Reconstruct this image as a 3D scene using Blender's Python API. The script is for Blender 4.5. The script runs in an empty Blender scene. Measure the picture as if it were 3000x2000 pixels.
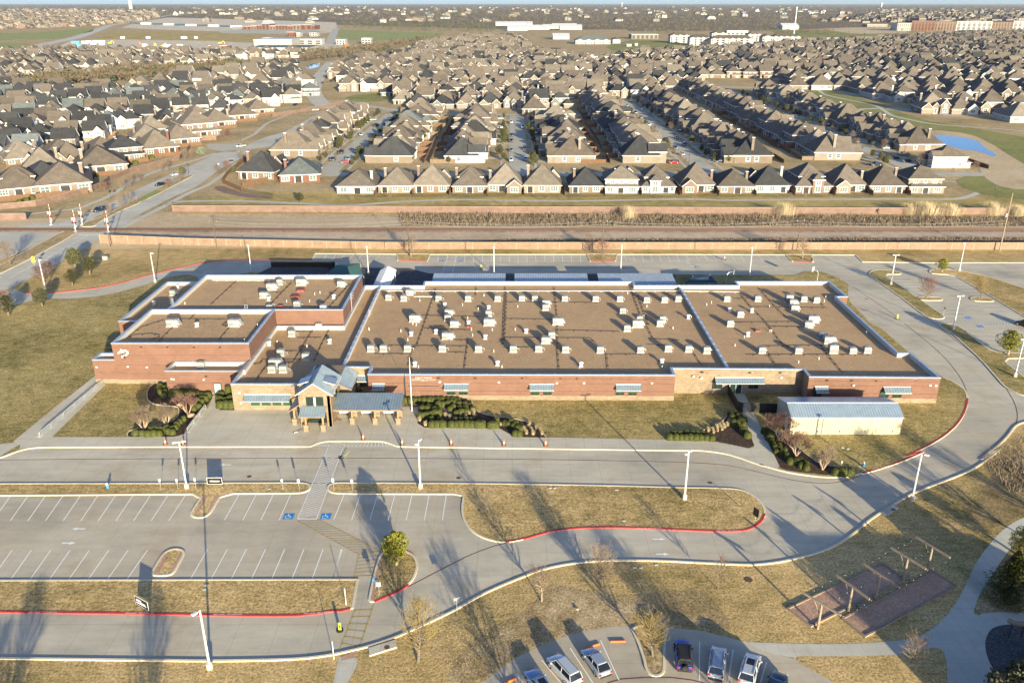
import bpy, math, random
from mathutils import Vector, Matrix, noise as mnoise
R_ = math.radians
PI = math.pi
sc = bpy.context.scene
col = sc.collection
# ------------------------------------------------------------------ camera, sky, sun, exposure
H, F, CX, CY, YH = 68.0, 2430.0, 1500.0, 1000.0, 10.0
PITCH = math.atan((CY - YH) / F)
CP, SP = math.cos(PITCH), math.sin(PITCH)
cd = bpy.data.cameras.new("camera")
cam = bpy.data.objects.new("camera", cd)
col.objects.link(cam)
cd.sensor_width = 36.0
cd.lens = 36.0 * F / 3000.0
cd.clip_start = 1.0
cd.clip_end = 90000.0
cam.location = (0, 0, H)
cam.rotation_euler = (PI / 2 - PITCH, 0, 0)
sc.camera = cam
SUN_EL, SUN_AZ = R_(11.0), R_(180.0 - 20.0)          # azimuth clockwise from +Y (the viewing direction)
wd = bpy.data.worlds.new("World")
sc.world = wd
wd.use_nodes = True
wn = wd.node_tree
wn.nodes.clear()
sky = wn.nodes.new("ShaderNodeTexSky")
sky.sky_type = 'NISHITA'
sky.sun_disc = False
sky.sun_elevation = SUN_EL
sky.sun_rotation = SUN_AZ
sky.altitude = 0
sky.air_density = 0.5
sky.dust_density = 1.0
sky.ozone_density = 2.5
bg = wn.nodes.new("ShaderNodeBackground")
bg.inputs[1].default_value = 0.128
wo = wn.nodes.new("ShaderNodeOutputWorld")
wn.links.new(sky.outputs[0], bg.inputs[0])
wn.links.new(bg.outputs[0], wo.inputs[0])
sl = bpy.data.lights.new("sun", 'SUN')
sl.energy = 5.0
sl.angle = R_(0.5)
sl.color = (1.0, 0.875, 0.58)
so = bpy.data.objects.new("sun", sl)
col.objects.link(so)
sdir = Vector((math.sin(SUN_AZ) * math.cos(SUN_EL), math.cos(SUN_AZ) * math.cos(SUN_EL), math.sin(SUN_EL)))
so.rotation_euler = sdir.to_track_quat('Z', 'Y').to_euler()
sc.view_settings.view_transform = 'Standard'
sc.view_settings.look = 'None'
sc.view_settings.exposure = 1.27
sc.view_settings.gamma = 1.0
sc.cycles.max_bounces = 5
sc.cycles.diffuse_bounces = 3
sc.cycles.glossy_bounces = 2
sc.cycles.transmission_bounces = 2
sc.cycles.transparent_max_bounces = 6
sc.cycles.volume_bounces = 0
# ------------------------------------------------------------------ helpers
def G(x, y, z=0.0):
 """photo pixel (3000 wide) on the level z -> world x, y"""
 xc = x - CX
 yc = y - CY
 dy = F * CP - yc * SP
 dz = -(yc * CP + F * SP)
 t = (z - H) / dz
 return (xc * t, dy * t)
def reg(x0, y0, s):
 def f(x, y, z=0.0):
  return G(x0 + x / s, y0 + y / s, z)
 def many(*pts, z=0.0):
  return [f(a, b, z) for a, b in pts]
 f.m = many
 return f
S1 = reg(200, 700, 2.352); S2 = reg(1000, 700, 2.352); S3 = reg(2000, 700, 2.352)
F1 = reg(0, 1300, 2.24); F2 = reg(1000, 1300, 2.24); F3 = reg(2000, 1300, 2.24)
M1 = reg(0, 350, 2.352); M2 = reg(1000, 350, 2.352); M3 = reg(2000, 350, 2.352)
T1 = reg(0, 0, 2.352); T2 = reg(1000, 0, 2.352); T3 = reg(2000, 0, 2.352)
Q1 = reg(0, 100, 3.136); Q2 = reg(750, 100, 3.136); Q3 = reg(1500, 100, 3.136); Q4 = reg(2250, 100, 3.136)
L1 = reg(0, 550, 4.704); L2 = reg(200, 380, 3.92); RT = reg(2400, 720, 3.92); TW = reg(650, 1100, 3.92)
B1 = reg(200, 1080, 4.704); B2 = reg(1150, 1130, 4.704); B3 = reg(1900, 1130, 3.92); PG = reg(2500, 1500, 3.136)
K1 = reg(900, 1480, 2.1325); PX = reg(0, 0, 1.0); CR = reg(1400, 1800, 2.6133); H1 = reg(1000, 450, 3.36); H2 = reg(2300, 420, 3.36)
def ordn(i):
 w = ("zeroth first second third fourth fifth sixth seventh eighth ninth tenth eleventh twelfth thirteenth fourteenth fifteenth "
         "sixteenth seventeenth eighteenth nineteenth twentieth").split()
 if i < len(w):
  return w[i]
 t = {2: "twenty", 3: "thirty", 4: "forty", 5: "fifty", 6: "sixty", 7: "seventy"}[i // 10]
 if i % 10 == 0:
  return {2: "twentieth", 3: "thirtieth", 4: "fortieth", 5: "fiftieth", 6: "sixtieth", 7: "seventieth"}[i // 10]
 return t + "-" + w[i % 10]
class MB:
 def __init__(s):
  s.v = []; s.f = []; s.m = []
  s.mi = 0
 def face(s, pts, mi=None):
  b = len(s.v)
  s.v += [tuple(p) for p in pts]
  s.f.append(tuple(range(b, b + len(pts))))
  s.m.append(s.mi if mi is None else mi)
 def ring(s, rings, cap0=True, cap1=True, mi=None):
  """loft closed rings of equal count"""
  b = len(s.v); n = len(rings[0]); mi = s.mi if mi is None else mi
  for r in rings:
   s.v += [tuple(p) for p in r]
  for k in range(len(rings) - 1):
   for i in range(n):
    j = (i + 1) % n
    s.f.append((b + k * n + i, b + k * n + j, b + (k + 1) * n + j, b + (k + 1) * n + i)); s.m.append(mi)
  if cap0:
   s.f.append(tuple(b + i for i in reversed(range(n)))); s.m.append(mi)
  if cap1:
   s.f.append(tuple(b + (len(rings) - 1) * n + i for i in range(n))); s.m.append(mi)
 def prism(s, poly, z0, z1, mi=None, bottom=True, top=True):
  poly = ccw(poly)
  s.ring([[(x, y, z0) for x, y in poly], [(x, y, z1) for x, y in poly]], bottom, top, mi)
 def box(s, x0, x1, y0, y1, z0, z1, mi=None, bottom=True):
  s.prism([(x0, y0), (x1, y0), (x1, y1), (x0, y1)], z0, z1, mi, bottom)
 def rbox(s, cx, cy, z0, sx, sy, sz, rz=0.0, mi=None):
  c, q = math.cos(rz), math.sin(rz)
  p = [(-sx / 2, -sy / 2), (sx / 2, -sy / 2), (sx / 2, sy / 2), (-sx / 2, sy / 2)]
  s.prism([(cx + a * c - b * q, cy + a * q + b * c) for a, b in p], z0, z0 + sz, mi)
 def bbox(s, x0, x1, y0, y1, z0, z1, b=.04, mi=None):
  """bevelled box: chamfered vertical edges and a chamfered top"""
  def oc(i):
   return [(x0 + b + i, y0 + i), (x1 - b - i, y0 + i), (x1 - i, y0 + b + i), (x1 - i, y1 - b - i), (x1 - b - i, y1 - i),
     (x0 + b + i, y1 - i), (x0 + i, y1 - b - i), (x0 + i, y0 + b + i)]
  s.ring([[(x, y, z0) for x, y in oc(0)], [(x, y, z1 - b) for x, y in oc(0)], [(x, y, z1) for x, y in oc(b)]], True, True, mi)
 def tube(s, p, q, r0, r1=None, n=6, mi=None, caps=True):
  p = Vector(p); q = Vector(q)
  r1 = r0 if r1 is None else r1
  d = q - p
  if d.length < 1e-6:
   return
  d.normalize()
  a = d.orthogonal().normalized(); b = d.cross(a)
  rr = []
  for c, r in ((p, r0), (q, r1)):
   rr.append([c + (a * math.cos(2 * PI * i / n) + b * math.sin(2 * PI * i / n)) * r for i in range(n)])
  s.ring(rr, caps, caps, mi)
 def path(s, pts, r, n=4, mi=None):
  for a, b in zip(pts, pts[1:]):
   s.tube(a, b, r, r, n, mi)
 def lathe(s, prof, n=12, c=(0, 0), mi=None):
  s.ring([[(c[0] + r * math.cos(2 * PI * i / n), c[1] + r * math.sin(2 * PI * i / n), z) for i in range(n)] for r, z in prof], True, True, mi)
 def build(s, name, mats, parent=None, smooth=False, loc=None):
  me = bpy.data.meshes.new(name)
  me.from_pydata(s.v, [], s.f)
  mats = mats if isinstance(mats, (list, tuple)) else [mats]
  for m in mats:
   me.materials.append(m)
  if len(mats) > 1:
   me.polygons.foreach_set("material_index", s.m)
  if smooth:
   me.polygons.foreach_set("use_smooth", [True] * len(me.polygons))
  me.update()
  o = bpy.data.objects.new(name, me)
  col.objects.link(o)
  if parent is not None:
   o.parent = parent
  if loc is not None:
   o.location = loc
  return o
def area2(p):
 return sum(p[i][0] * p[(i + 1) % len(p)][1] - p[(i + 1) % len(p)][0] * p[i][1] for i in range(len(p)))
def ccw(p):
 return list(p) if area2(p) > 0 else list(reversed(p))
def smooth_poly(p, it=2, closed=True, r=1.6):
 """corner cutting with a capped cut, so traced outlines turn into curves and long straights stay straight"""
 for _ in range(it):
  q = []
  n = len(p)
  if not closed:
   q.append(p[0])
  for i in range(n if closed else n - 1):
   a, b = p[i], p[(i + 1) % n]
   L = math.hypot(b[0] - a[0], b[1] - a[1])
   if L < .02:
    q.append(a); continue
   t = min(.25, r / L)
   q.append((a[0] + (b[0] - a[0]) * t, a[1] + (b[1] - a[1]) * t))
   q.append((b[0] + (a[0] - b[0]) * t, b[1] + (a[1] - b[1]) * t))
  if not closed:
   q.append(p[-1])
  p = q
  r *= .5
 return p
def offset(p, d, closed=True):
 """shift a polyline sideways by d (to the left of travel)"""
 out = []
 n = len(p)
 for i in range(n):
  a = p[(i - 1) % n] if (closed or i > 0) else p[i]
  c = p[(i + 1) % n] if (closed or i < n - 1) else p[i]
  b = p[i]
  d1 = Vector((b[0] - a[0], b[1] - a[1])); d2 = Vector((c[0] - b[0], c[1] - b[1]))
  if d1.length < 1e-6: d1 = d2.copy()
  if d2.length < 1e-6: d2 = d1.copy()
  d1.normalize(); d2.normalize()
  t = d1 + d2
  if t.length < 1e-4: t = d1.copy()
  t.normalize()
  n_ = Vector((-t.y, t.x))
  k = max(.45, n_.dot(Vector((-d1.y, d1.x))))
  out.append((b[0] + n_.x * d / k, b[1] + n_.y * d / k))
 return out
def tag(o, label=None, cat=None, group=None, kind=None):
 if label: o["label"] = label
 if cat: o["category"] = cat
 if group: o["group"] = group
 if kind: o["kind"] = kind
 return o
def thing(name, label, cat, loc=(0, 0, 0), rz=0.0, group=None):
 o = bpy.data.objects.new(name, None)
 col.objects.link(o)
 o.location = loc; o.rotation_euler = (0, 0, rz)
 return tag(o, label, cat, group)
KIDS = {}
def kids(o):
 return list(o.children)
def dup(root, loc, rz=0.0, label=None, scale=None, group=None, cat=None):
 r = root.copy(); col.objects.link(r)
 r.location = loc; r.rotation_euler = (0, 0, rz)
 if scale is not None:
  r.scale = scale if isinstance(scale, (tuple, list)) else (scale,) * 3
 if label: r["label"] = label
 if group: r["group"] = group
 for ch in kids(root):
  c = ch.copy(); col.objects.link(c); c.parent = r
  for g in kids(ch):
   d = g.copy(); col.objects.link(d); d.parent = c
 return r
class Kind:
 """first call moves the prototype itself, later calls copy it"""
 def __init__(s, root):
  s.root = root; s.used = False
 def put(s, loc, rz=0.0, label=None, scale=None, group=None):
  if not s.used:
   s.used = True
   s.root.location = loc; s.root.rotation_euler = (0, 0, rz)
   if scale is not None:
    s.root.scale = scale if isinstance(scale, (tuple, list)) else (scale,) * 3
   if label: s.root["label"] = label
   if group: s.root["group"] = group
   return s.root
  r = dup(s.root, loc, rz, label, scale or (1, 1, 1), group)
  return r
def sheet(name, poly, z, m, kind="structure", label=None):
 b = MB(); b.face([(x, y, z) for x, y in ccw(poly)])
 return tag(b.build(name, m), kind=kind, label=label)
def strip(b, path, w, z0, z1, closed=False, mi=None, shift=0.0):
 """a kerb or wall: a band of width w and height z1-z0 along a path"""
 a = offset(path, w / 2 + shift, closed); c = offset(path, -w / 2 + shift, closed)
 n = len(path)
 for i in range(n if closed else n - 1):
  j = (i + 1) % n
  A, B, C, D = a[i], a[j], c[j], c[i]
  b.face([(A[0], A[1], z1), (D[0], D[1], z1), (C[0], C[1], z1), (B[0], B[1], z1)], mi)
  if z1 - z0 > .02:
   b.face([(A[0], A[1], z0), (A[0], A[1], z1), (B[0], B[1], z1), (B[0], B[1], z0)], mi)
   b.face([(D[0], D[1], z0), (C[0], C[1], z0), (C[0], C[1], z1), (D[0], D[1], z1)], mi)
# ------------------------------------------------------------------ materials
class NT:
 def __init__(s, name, rough=.85, metal=0.0, spec=.3):
  s.m = bpy.data.materials.new(name); s.m.use_nodes = True
  s.t = s.m.node_tree
  s.b = s.t.nodes["Principled BSDF"]
  s.b.inputs["Roughness"].default_value = rough
  s.b.inputs["Metallic"].default_value = metal
  s.b.inputs["Specular IOR Level"].default_value = spec
 def n(s, typ, **kw):
  o = s.t.nodes.new(typ)
  for k, v in kw.items():
   setattr(o, k, v)
  return o
 def l(s, a, b):
  s.t.links.new(a, b)
 def pos(s, scale=(1, 1, 1), obj=False, rot=0.0):
  mp = s.n("ShaderNodeMapping")
  mp.inputs["Scale"].default_value = scale
  mp.inputs["Rotation"].default_value = (0, 0, rot)
  if obj:
   tc = s.n("ShaderNodeTexCoord"); s.l(tc.outputs["Object"], mp.inputs[0])
  else:
   ge = s.n("ShaderNodeNewGeometry"); s.l(ge.outputs["Position"], mp.inputs[0])
  return mp.outputs[0]
 def noise(s, vec, scale, detail=4, rough=.6, out="Fac"):
  o = s.n("ShaderNodeTexNoise")
  s.l(vec, o.inputs["Vector"])
  o.inputs["Scale"].default_value = scale; o.inputs["Detail"].default_value = detail; o.inputs["Roughness"].default_value = rough
  return o.outputs[out]
 def ramp(s, fac, stops):
  o = s.n("ShaderNodeValToRGB")
  e = o.color_ramp.elements
  while len(e) < len(stops):
   e.new(.5)
  for i, (p, c) in enumerate(stops):
   e[i].position = p
   e[i].color = (c, c, c, 1) if not isinstance(c, (tuple, list)) else (*c, 1)
  s.l(fac, o.inputs[0])
  return o.outputs[0]
 def mix(s, fac, a, b, mode='MIX'):
  o = s.n("ShaderNodeMixRGB", blend_type=mode)
  for i, v in enumerate((fac, a, b)):
   if hasattr(v, "is_linked"):
    s.l(v, o.inputs[i])
   elif isinstance(v, (tuple, list)):
    o.inputs[i].default_value = (*v, 1)
   else:
    o.inputs[i].default_value = v if i == 0 else (v, v, v, 1)
  return o.outputs[0]
 def math(s, op, a, b=None):
  o = s.n("ShaderNodeMath", operation=op)
  for i, v in enumerate((a, b)):
   if v is None: continue
   if hasattr(v, "is_linked"): s.l(v, o.inputs[i])
   else: o.inputs[i].default_value = v
  return o.outputs[0]
 def color(s, c):
  if hasattr(c, "is_linked"): s.l(c, s.b.inputs["Base Color"])
  else: s.b.inputs["Base Color"].default_value = (*c, 1)
  return s
 def bump(s, h, strength=.4, dist=.05):
  o = s.n("ShaderNodeBump")
  o.inputs["Strength"].default_value = strength; o.inputs["Distance"].default_value = dist
  s.l(h, o.inputs["Height"]); s.l(o.outputs[0], s.b.inputs["Normal"])
  return s
def plain(name, c, rough=.7, metal=0.0, var=.12, scale=3.0, spec=.3, obj=True):
 k = NT(name, rough, metal, spec)
 p = k.pos(obj=obj)
 n = k.noise(p, scale, 5, .65)
 v = k.ramp(n, [(.25, 1 - var), (.75, 1 + var)])
 k.color(k.mix(1.0, v, c, 'MULTIPLY'))
 return k.m
def grass_mat(name, straw, tan, olive, bias=0.0, streak=True, con=1.0):
 k = NT(name, .95, spec=.1)
 p = k.pos()
 big = k.noise(p, .035, 5, .6)
 mid = k.noise(p, .35, 6, .7)
 fine = k.noise(p, 3.2, 6, .75)
 ps = k.pos((.55, 2.6, 1)) if streak else p
 stv = k.noise(ps, .55, 6, .75)
 f = k.math('ADD', k.math('MULTIPLY', big, .9), k.math('MULTIPLY', mid, .7))
 f = k.math('ADD', f, k.math('MULTIPLY', stv, .7))
 f = k.math('ADD', k.math('MULTIPLY', f, .434), bias)
 base = k.ramp(f, [(.36, olive), (.48, tan), (.62, straw)])
 worn = k.ramp(k.noise(k.pos((1, 1.5, 1)), .085, 7, .72), [(.57, 0.0), (.7, .6)])
 base = k.mix(worn, base, tuple(.55 * a + .45 * c * .8 for a, c in zip(straw, (.5, .36, .24))))
 sp = k.ramp(fine, [(.3, 1 - .78 * con), (.5, 1 - .05 * con), (.72, 1 + .75 * con)])
 sp2 = k.ramp(k.noise(p, 11.0, 3, .8), [(.3, 1 - .55 * con), (.7, 1 + .5 * con)])
 k.color(k.mix(1.0, k.mix(1.0, base, sp, 'MULTIPLY'), sp2, 'MULTIPLY'))
 k.bump(fine, .5, .12)
 return k.m
def concrete_mat(name, c, joint=0.0, jx=4.6, jy=4.6, dirt=.35, rot=0.0):
 k = NT(name, .88, spec=.2)
 p = k.pos(rot=rot)
 big = k.noise(p, .055, 6, .62)
 mid = k.noise(k.pos((.35, 1.4, 1), rot=rot), .35, 5, .65)
 fine = k.noise(p, 9.0, 4, .75)
 v = k.mix(1.0, k.ramp(big, [(.3, 1 - dirt), (.52, 1.0), (.75, 1.1)]), k.ramp(mid, [(.25, 1 - dirt * .55), (.6, 1.05)]), 'MULTIPLY')
 v = k.mix(1.0, v, k.ramp(fine, [(.25, .82), (.75, 1.14)]), 'MULTIPLY')
 cc = k.mix(1.0, v, c, 'MULTIPLY')
 brown = k.ramp(k.noise(p, .11, 6, .7), [(.5, 0.0), (.7, .7)])
 cc = k.mix(brown, cc, (c[0] * .72, c[1] * .62, c[2] * .52))
 spots = k.ramp(k.noise(p, .8, 5, .75), [(.66, 0.0), (.76, .35)])
 cc = k.mix(spots, cc, (c[0] * .5, c[1] * .48, c[2] * .46))
 if joint:
  sx = k.n("ShaderNodeSeparateXYZ"); k.l(p, sx.inputs[0])
  lines = None
  for ax, st in ((0, jx), (1, jy)):
   fr = k.math('FRACT', k.math('DIVIDE', sx.outputs[ax], st))
   d = k.math('LESS_THAN', fr, .055 / st)
   lines = d if lines is None else k.math('MAXIMUM', lines, d)
  cc = k.mix(k.math('MULTIPLY', lines, joint), cc, (c[0] * .38, c[1] * .36, c[2] * .34))
 k.color(cc)
 k.bump(fine, .15, .02)
 return k.m
def brick_mat(name, c1, c2, mortar, sx, sy, obj=False, msize=.012, var=.3, wallaxis=True):
 """courses run along the wall on x- and y-facing walls alike"""
 k = NT(name, .85, spec=.2)
 if obj:
  tc = k.n("ShaderNodeTexCoord"); src = tc.outputs["Object"]
 else:
  ge = k.n("ShaderNodeNewGeometry"); src = ge.outputs["Position"]
 s = k.n("ShaderNodeSeparateXYZ"); k.l(src, s.inputs[0])
 cm = k.n("ShaderNodeCombineXYZ")
 k.l(k.math('ADD', s.outputs[0], s.outputs[1]), cm.inputs[0]); k.l(s.outputs[2], cm.inputs[1])
 b = k.n("ShaderNodeTexBrick")
 k.l(cm.outputs[0], b.inputs["Vector"])
 b.inputs["Color1"].default_value = (*c1, 1); b.inputs["Color2"].default_value = (*c2, 1); b.inputs["Mortar"].default_value = (*mortar, 1)
 b.inputs["Scale"].default_value = 1.0; b.inputs["Mortar Size"].default_value = msize
 b.inputs["Brick Width"].default_value = sx; b.inputs["Row Height"].default_value = sy
 b.inputs["Bias"].default_value = -.1
 n = k.noise(src, .45, 6, .7)
 st = k.n("ShaderNodeMapping"); k.l(src, st.inputs[0]); st.inputs["Scale"].default_value = (.4, .4, 3.0)
 n2 = k.noise(st.outputs[0], .8, 5, .7)
 v = k.mix(1.0, k.ramp(n, [(.25, 1 - var), (.75, 1 + var * .6)]), k.ramp(n2, [(.25, 1 - var * .25), (.75, 1 + var * .22)]), 'MULTIPLY')
 k.color(k.mix(1.0, b.outputs["Color"], v, 'MULTIPLY'))
 k.bump(b.outputs["Fac"], -.25, .01)
 return k.m
def seam_mat(name, c, pitch=.45, axis=0, rough=.35, metal=.35):
 """standing seam metal: thin darker rib lines"""
 k = NT(name, rough, metal, .4)
 ge = k.n("ShaderNodeNewGeometry")
 s = k.n("ShaderNodeSeparateXYZ"); k.l(ge.outputs["Position"], s.inputs[0])
 fr = k.math('FRACT', k.math('DIVIDE', s.outputs[axis], pitch))
 ln = k.math('LESS_THAN', fr, .16)
 n = k.noise(k.pos(), .8, 5, .6)
 cc = k.mix(1.0, k.ramp(n, [(.3, .86), (.7, 1.1)]), c, 'MULTIPLY')
 k.color(k.mix(k.math('MULTIPLY', ln, .55), cc, tuple(x * .35 for x in c)))
 return k.m
def shingle_mat(name, c):
 k = NT(name, .92, spec=.15)
 p = k.pos(obj=True)
 oi = k.n("ShaderNodeObjectInfo")
 wv = k.noise(k.pos((1.6, 1.6, 4.0), obj=True), 1.8, 4, .8)
 n = k.noise(p, .5, 5, .6)
 v = k.mix(1.0, k.ramp(wv, [(.25, .55), (.5, .95), (.75, 1.45)]), k.ramp(n, [(.3, .8), (.7, 1.15)]), 'MULTIPLY')
 r = k.ramp(oi.outputs["Random"], [(0.0, .78), (1.0, 1.22)])
 v = k.mix(1.0, v, r, 'MULTIPLY')
 k.color(k.mix(1.0, v, c, 'MULTIPLY'))
 k.bump(wv, .35, .04)
 return k.m
M = {}
M['lawn'] = grass_mat('dormant_lawn', (.76, .53, .255), (.48, .34, .146), (.18, .15, .05), -.012)
M['lawn2'] = grass_mat('greener_lawn', (.60, .46, .205), (.375, .288, .115), (.135, .13, .04), -.025)
M['ground'] = grass_mat('dry_ground', (0.567, 0.429, 0.250), (0.378, 0.280, 0.144), (0.142, 0.114, 0.053), .02, False)
M['trailgrass'] = grass_mat('trail_grass', (0.680, 0.498, 0.214), (0.400, 0.303, 0.116), (0.144, 0.142, 0.043), -.01)
M['rough'] = grass_mat('rough_grass', (0.648, 0.493, 0.303), (0.341, 0.247, 0.123), (0.130, 0.101, 0.041), 0.0, False)
M['field'] = grass_mat('green_field', (.36, .37, .15), (.29, .31, .115), (.21, .245, .08), 0, True)
M['dirt'] = grass_mat('bare_dirt', (0.644, 0.515, 0.347), (0.529, 0.403, 0.252), (0.380, 0.280, 0.168), .02, True)
M['pale'] = grass_mat('pale_dirt', (.68, .59, .46), (.58, .49, .37), (.42, .34, .24), .03, True)
M['brushground'] = grass_mat('brush_ground', (.23, .17, .12), (.15, .11, .075), (.075, .055, .035), 0, False)
M['conc'] = concrete_mat('drive_concrete', (.535, .485, .385), .45, 4.6, 4.6, .32)
M['conc2'] = concrete_mat('parking_concrete', (.515, .452, .352), .35, 5.5, 9.0, .30)
M['walk'] = concrete_mat('walk_concrete', (0.552, 0.506, 0.408), .5, 3.0, 3.0, .22)
M['path'] = concrete_mat('path_concrete', (0.528, 0.504, 0.430), .35, 1.6, 3.0, .16)
M['kerb'] = concrete_mat('kerb_concrete', (0.672, 0.598, 0.448), 0, dirt=.15)
M['road'] = concrete_mat('road_concrete', (0.517, 0.493, 0.420), .25, 3.6, 6.0, .2)
M['street'] = concrete_mat('street_concrete', (0.462, 0.437, 0.367), .25, 4.0, 4.0, .18)
M['white'] = plain('white_paint', (.80, .79, .75), .6, var=.14, scale=6)
M['wornwhite'] = plain('worn_white_paint', (.62, .60, .55), .7, var=.25, scale=9)
M['yellow'] = plain('worn_yellow_paint', (.46, .345, .14), .75, var=.25, scale=9)
M['red'] = plain('red_paint', (.42, .05, .048), .65, var=.35, scale=2.5)
M['dred'] = plain('faded_red_paint', (.17, .045, .045), .7, var=.3, scale=6)
M['blue'] = plain('blue_paint', (.02, .22, .55), .6, var=.1)
M['mulch'] = grass_mat('mulch', (.115, .08, .06), (.07, .048, .036), (.035, .024, .018), 0, False)
M['gravelbed'] = grass_mat('bed_gravel', (.32, .24, .2), (.22, .16, .13), (.12, .08, .06), 0, False)
M['rubber'] = grass_mat('play_surface', (.13, .13, .135), (.095, .095, .1), (.06, .06, .065), 0, False)
M['court'] = grass_mat('court_grit', (.52, .33, .235), (.44, .275, .195), (.34, .21, .145), 0.03, False, .5)
M['ballast'] = grass_mat('ballast', (.72, .55, .40), (.52, .405, .29), (.30, .23, .16), 0, True, .8)
M['roof'] = grass_mat('gravel_roof', (.53, .36, .205), (.46, .305, .175), (.38, .245, .14), 0, False, .45)
M['brick'] = brick_mat('red_brick', (.19, .096, .068), (.152, .074, .053), (.19, .128, .1), .42, .1, var=.2)
M['stone'] = brick_mat('tan_stone', (.275, .212, .15), (.205, .145, .094), (.24, .19, .142), .62, .24, msize=.02)
M['screen'] = brick_mat('screen_wall_brick', (.27, .185, .135), (.225, .15, .105), (.255, .18, .13), .55, .2)
M['fencewall'] = brick_mat('far_wall_panels', (.215, .142, .118), (.185, .12, .10), (.16, .11, .09), 2.4, .3)
M['cap'] = plain('cast_stone', (0.357, 0.281, 0.187), .8)
M['membrane'] = plain('parapet_membrane', (0.496, 0.488, 0.464), .6, var=.08)
M['coping'] = plain('metal_coping', (.42, .48, .55), .35, .45, var=.08)
M['whitetrim'] = plain('white_trim', (.72, .72, .7), .5)
M['seam'] = seam_mat('standing_seam', (.25, .32, .38), .48, 0)
M['seamy'] = seam_mat('standing_seam_side', (.29, .35, .40), .48, 1)
M['shedroof'] = seam_mat('shed_roof_metal', (.33, .42, .52), .45, 0)
M['shedwall'] = seam_mat('shed_wall_metal', (0.425, 0.391, 0.297), .5, 0, .5, .0)
M['canopyroof'] = seam_mat('playground_canopy_metal', (.45, .50, .53), .6, 0)
M['glass'] = NT('dark_glass', .08, 0, .6).color((.018, .03, .028)).m
M['glassg'] = plain('green_blind_glass', (.035, .085, .05), .15, var=.2)
M['glassl'] = plain('pale_blind_glass', (.26, .30, .28), .2, var=.3, scale=1.2)
M['frame'] = plain('dark_frame', (.05, .055, .05), .5)
M['wood'] = plain('cedar_timber', (.34, .20, .10), .7, var=.2)
M['oldwood'] = plain('weathered_timber', (.27, .215, .16), .85, var=.25, scale=2)
M['polewood'] = plain('pole_timber', (.12, .085, .06), .85, var=.25, scale=2)
M['acmetal'] = plain('unit_casing', (.31, .315, .315), .5, .1, var=.1)
M['acdark'] = plain('unit_grille', (.12, .12, .115), .6)
M['galv'] = plain('galvanised_steel', (.55, .57, .58), .4, .5)
M['dark'] = plain('dark_metal', (.035, .034, .034), .5)
M['pipe'] = plain('roof_pipe', (.05, .042, .036), .7)
M['redbox'] = plain('red_vent_paint', (.28, .075, .06), .7)
M['door'] = plain('mint_door', (.30, .42, .38), .5)
M['orange'] = plain('cone_orange', (.75, .17, .03), .6)
M['hyblue'] = plain('hydrant_blue', (.09, .38, .72), .5)
M['hyred'] = plain('hydrant_red', (.55, .02, .02), .5)
M['sign'] = plain('sign_white', (.72, .72, .72), .5)
M['signblack'] = plain('sign_black', (.02, .02, .02), .5)
M['signyellow'] = plain('sign_yellow', (.75, .55, .02), .5)
M['siggreen'] = plain('sign_lime', (.55, .65, .06), .5)
M['lamp'] = plain('lamp_white', (0.561, 0.561, 0.576), .4, var=.05)
M['rail'] = plain('rail_steel', (.16, .09, .06), .5, .3)
M['tie'] = plain('timber_sleeper', (.06, .042, .032), .9)
M['bark'] = plain('pale_bark', (.27, .21, .155), .95, var=.3, scale=4)
M['bark2'] = plain('grey_bark', (.16, .125, .095), .95, var=.3, scale=4)
M['twig'] = plain('twigs', (.20, .15, .11), .95, var=.25)
M['twigred'] = plain('reddish_twigs', (.19, .105, .085), .95, var=.25)
M['twiggold'] = plain('budding_twigs', (.24, .18, .075), .95, var=.25)
M['myrtle'] = plain('smooth_tan_bark', (.46, .33, .22), .9, var=.2)
def leaf_mat(name, c, var=.45):
 k = NT(name, .7, spec=.25)
 p = k.pos(obj=True)
 n = k.noise(p, 1.3, 5, .7)
 n2 = k.noise(p, 9.0, 3, .7)
 v = k.mix(1.0, k.ramp(n, [(.25, 1 - var), (.75, 1 + var)]), k.ramp(n2, [(.25, .65), (.75, 1.4)]), 'MULTIPLY')
 k.color(k.mix(1.0, v, c, 'MULTIPLY'))
 return k.m
M['leaf'] = leaf_mat('evergreen_leaves', (.062, .07, .02))
M['leafoak'] = leaf_mat('oak_leaves', (.075, .075, .035))
M['leaflime'] = leaf_mat('spring_leaves', (.17, .165, .022))
M['leafcedar'] = leaf_mat('cedar_sprays', (.075, .085, .018))
M['leafshrub'] = leaf_mat('clipped_leaves', (.058, .066, .015), .3)
M['leafsage'] = leaf_mat('sage_leaves', (.2, .23, .16))
M['straw'] = plain('straw_blades', (.47, .38, .24), .9, var=.3)
M['deadbrush'] = plain('dead_brush', (.24, .185, .13), .95, var=.35)
M['farwood'] = leaf_mat('bare_wood_crowns', (.11, .083, .06), .35)
M['farwood2'] = leaf_mat('olive_wood_crowns', (.092, .08, .042), .35)
M['farever'] = leaf_mat('dark_wood_crowns', (.055, .068, .035), .35)
# ================================================================== GROUND, PAVING, MARKINGS
sheet("ground", [(-40000, -300), (40000, -300), (40000, 42000), (-40000, 42000)], 0.0, M['ground'])
# lawns of the school site and the planted strip towards the railway
sheet("lawn", PX.m((-900, 728), (3900, 728), (3900, 1700), (3900, 2400), (-900, 2400), (-900, 900)), .010, M['lawn'])
KZ = .15
def island(pts, grass='lawn', name="lawn", sm=2, kw=.28, kerb=True):
 p = smooth_poly(ccw(pts), sm)
 b = MB(); b.face([(x, y, KZ - .03) for x, y in p])
 tag(b.build(name, M[grass]), kind="structure")
 if kerb:
  k = MB(); strip(k, p, kw, 0.0, KZ, True)
  tag(k.build("kerb", M['kerb']), kind="structure")
 return p
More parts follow.
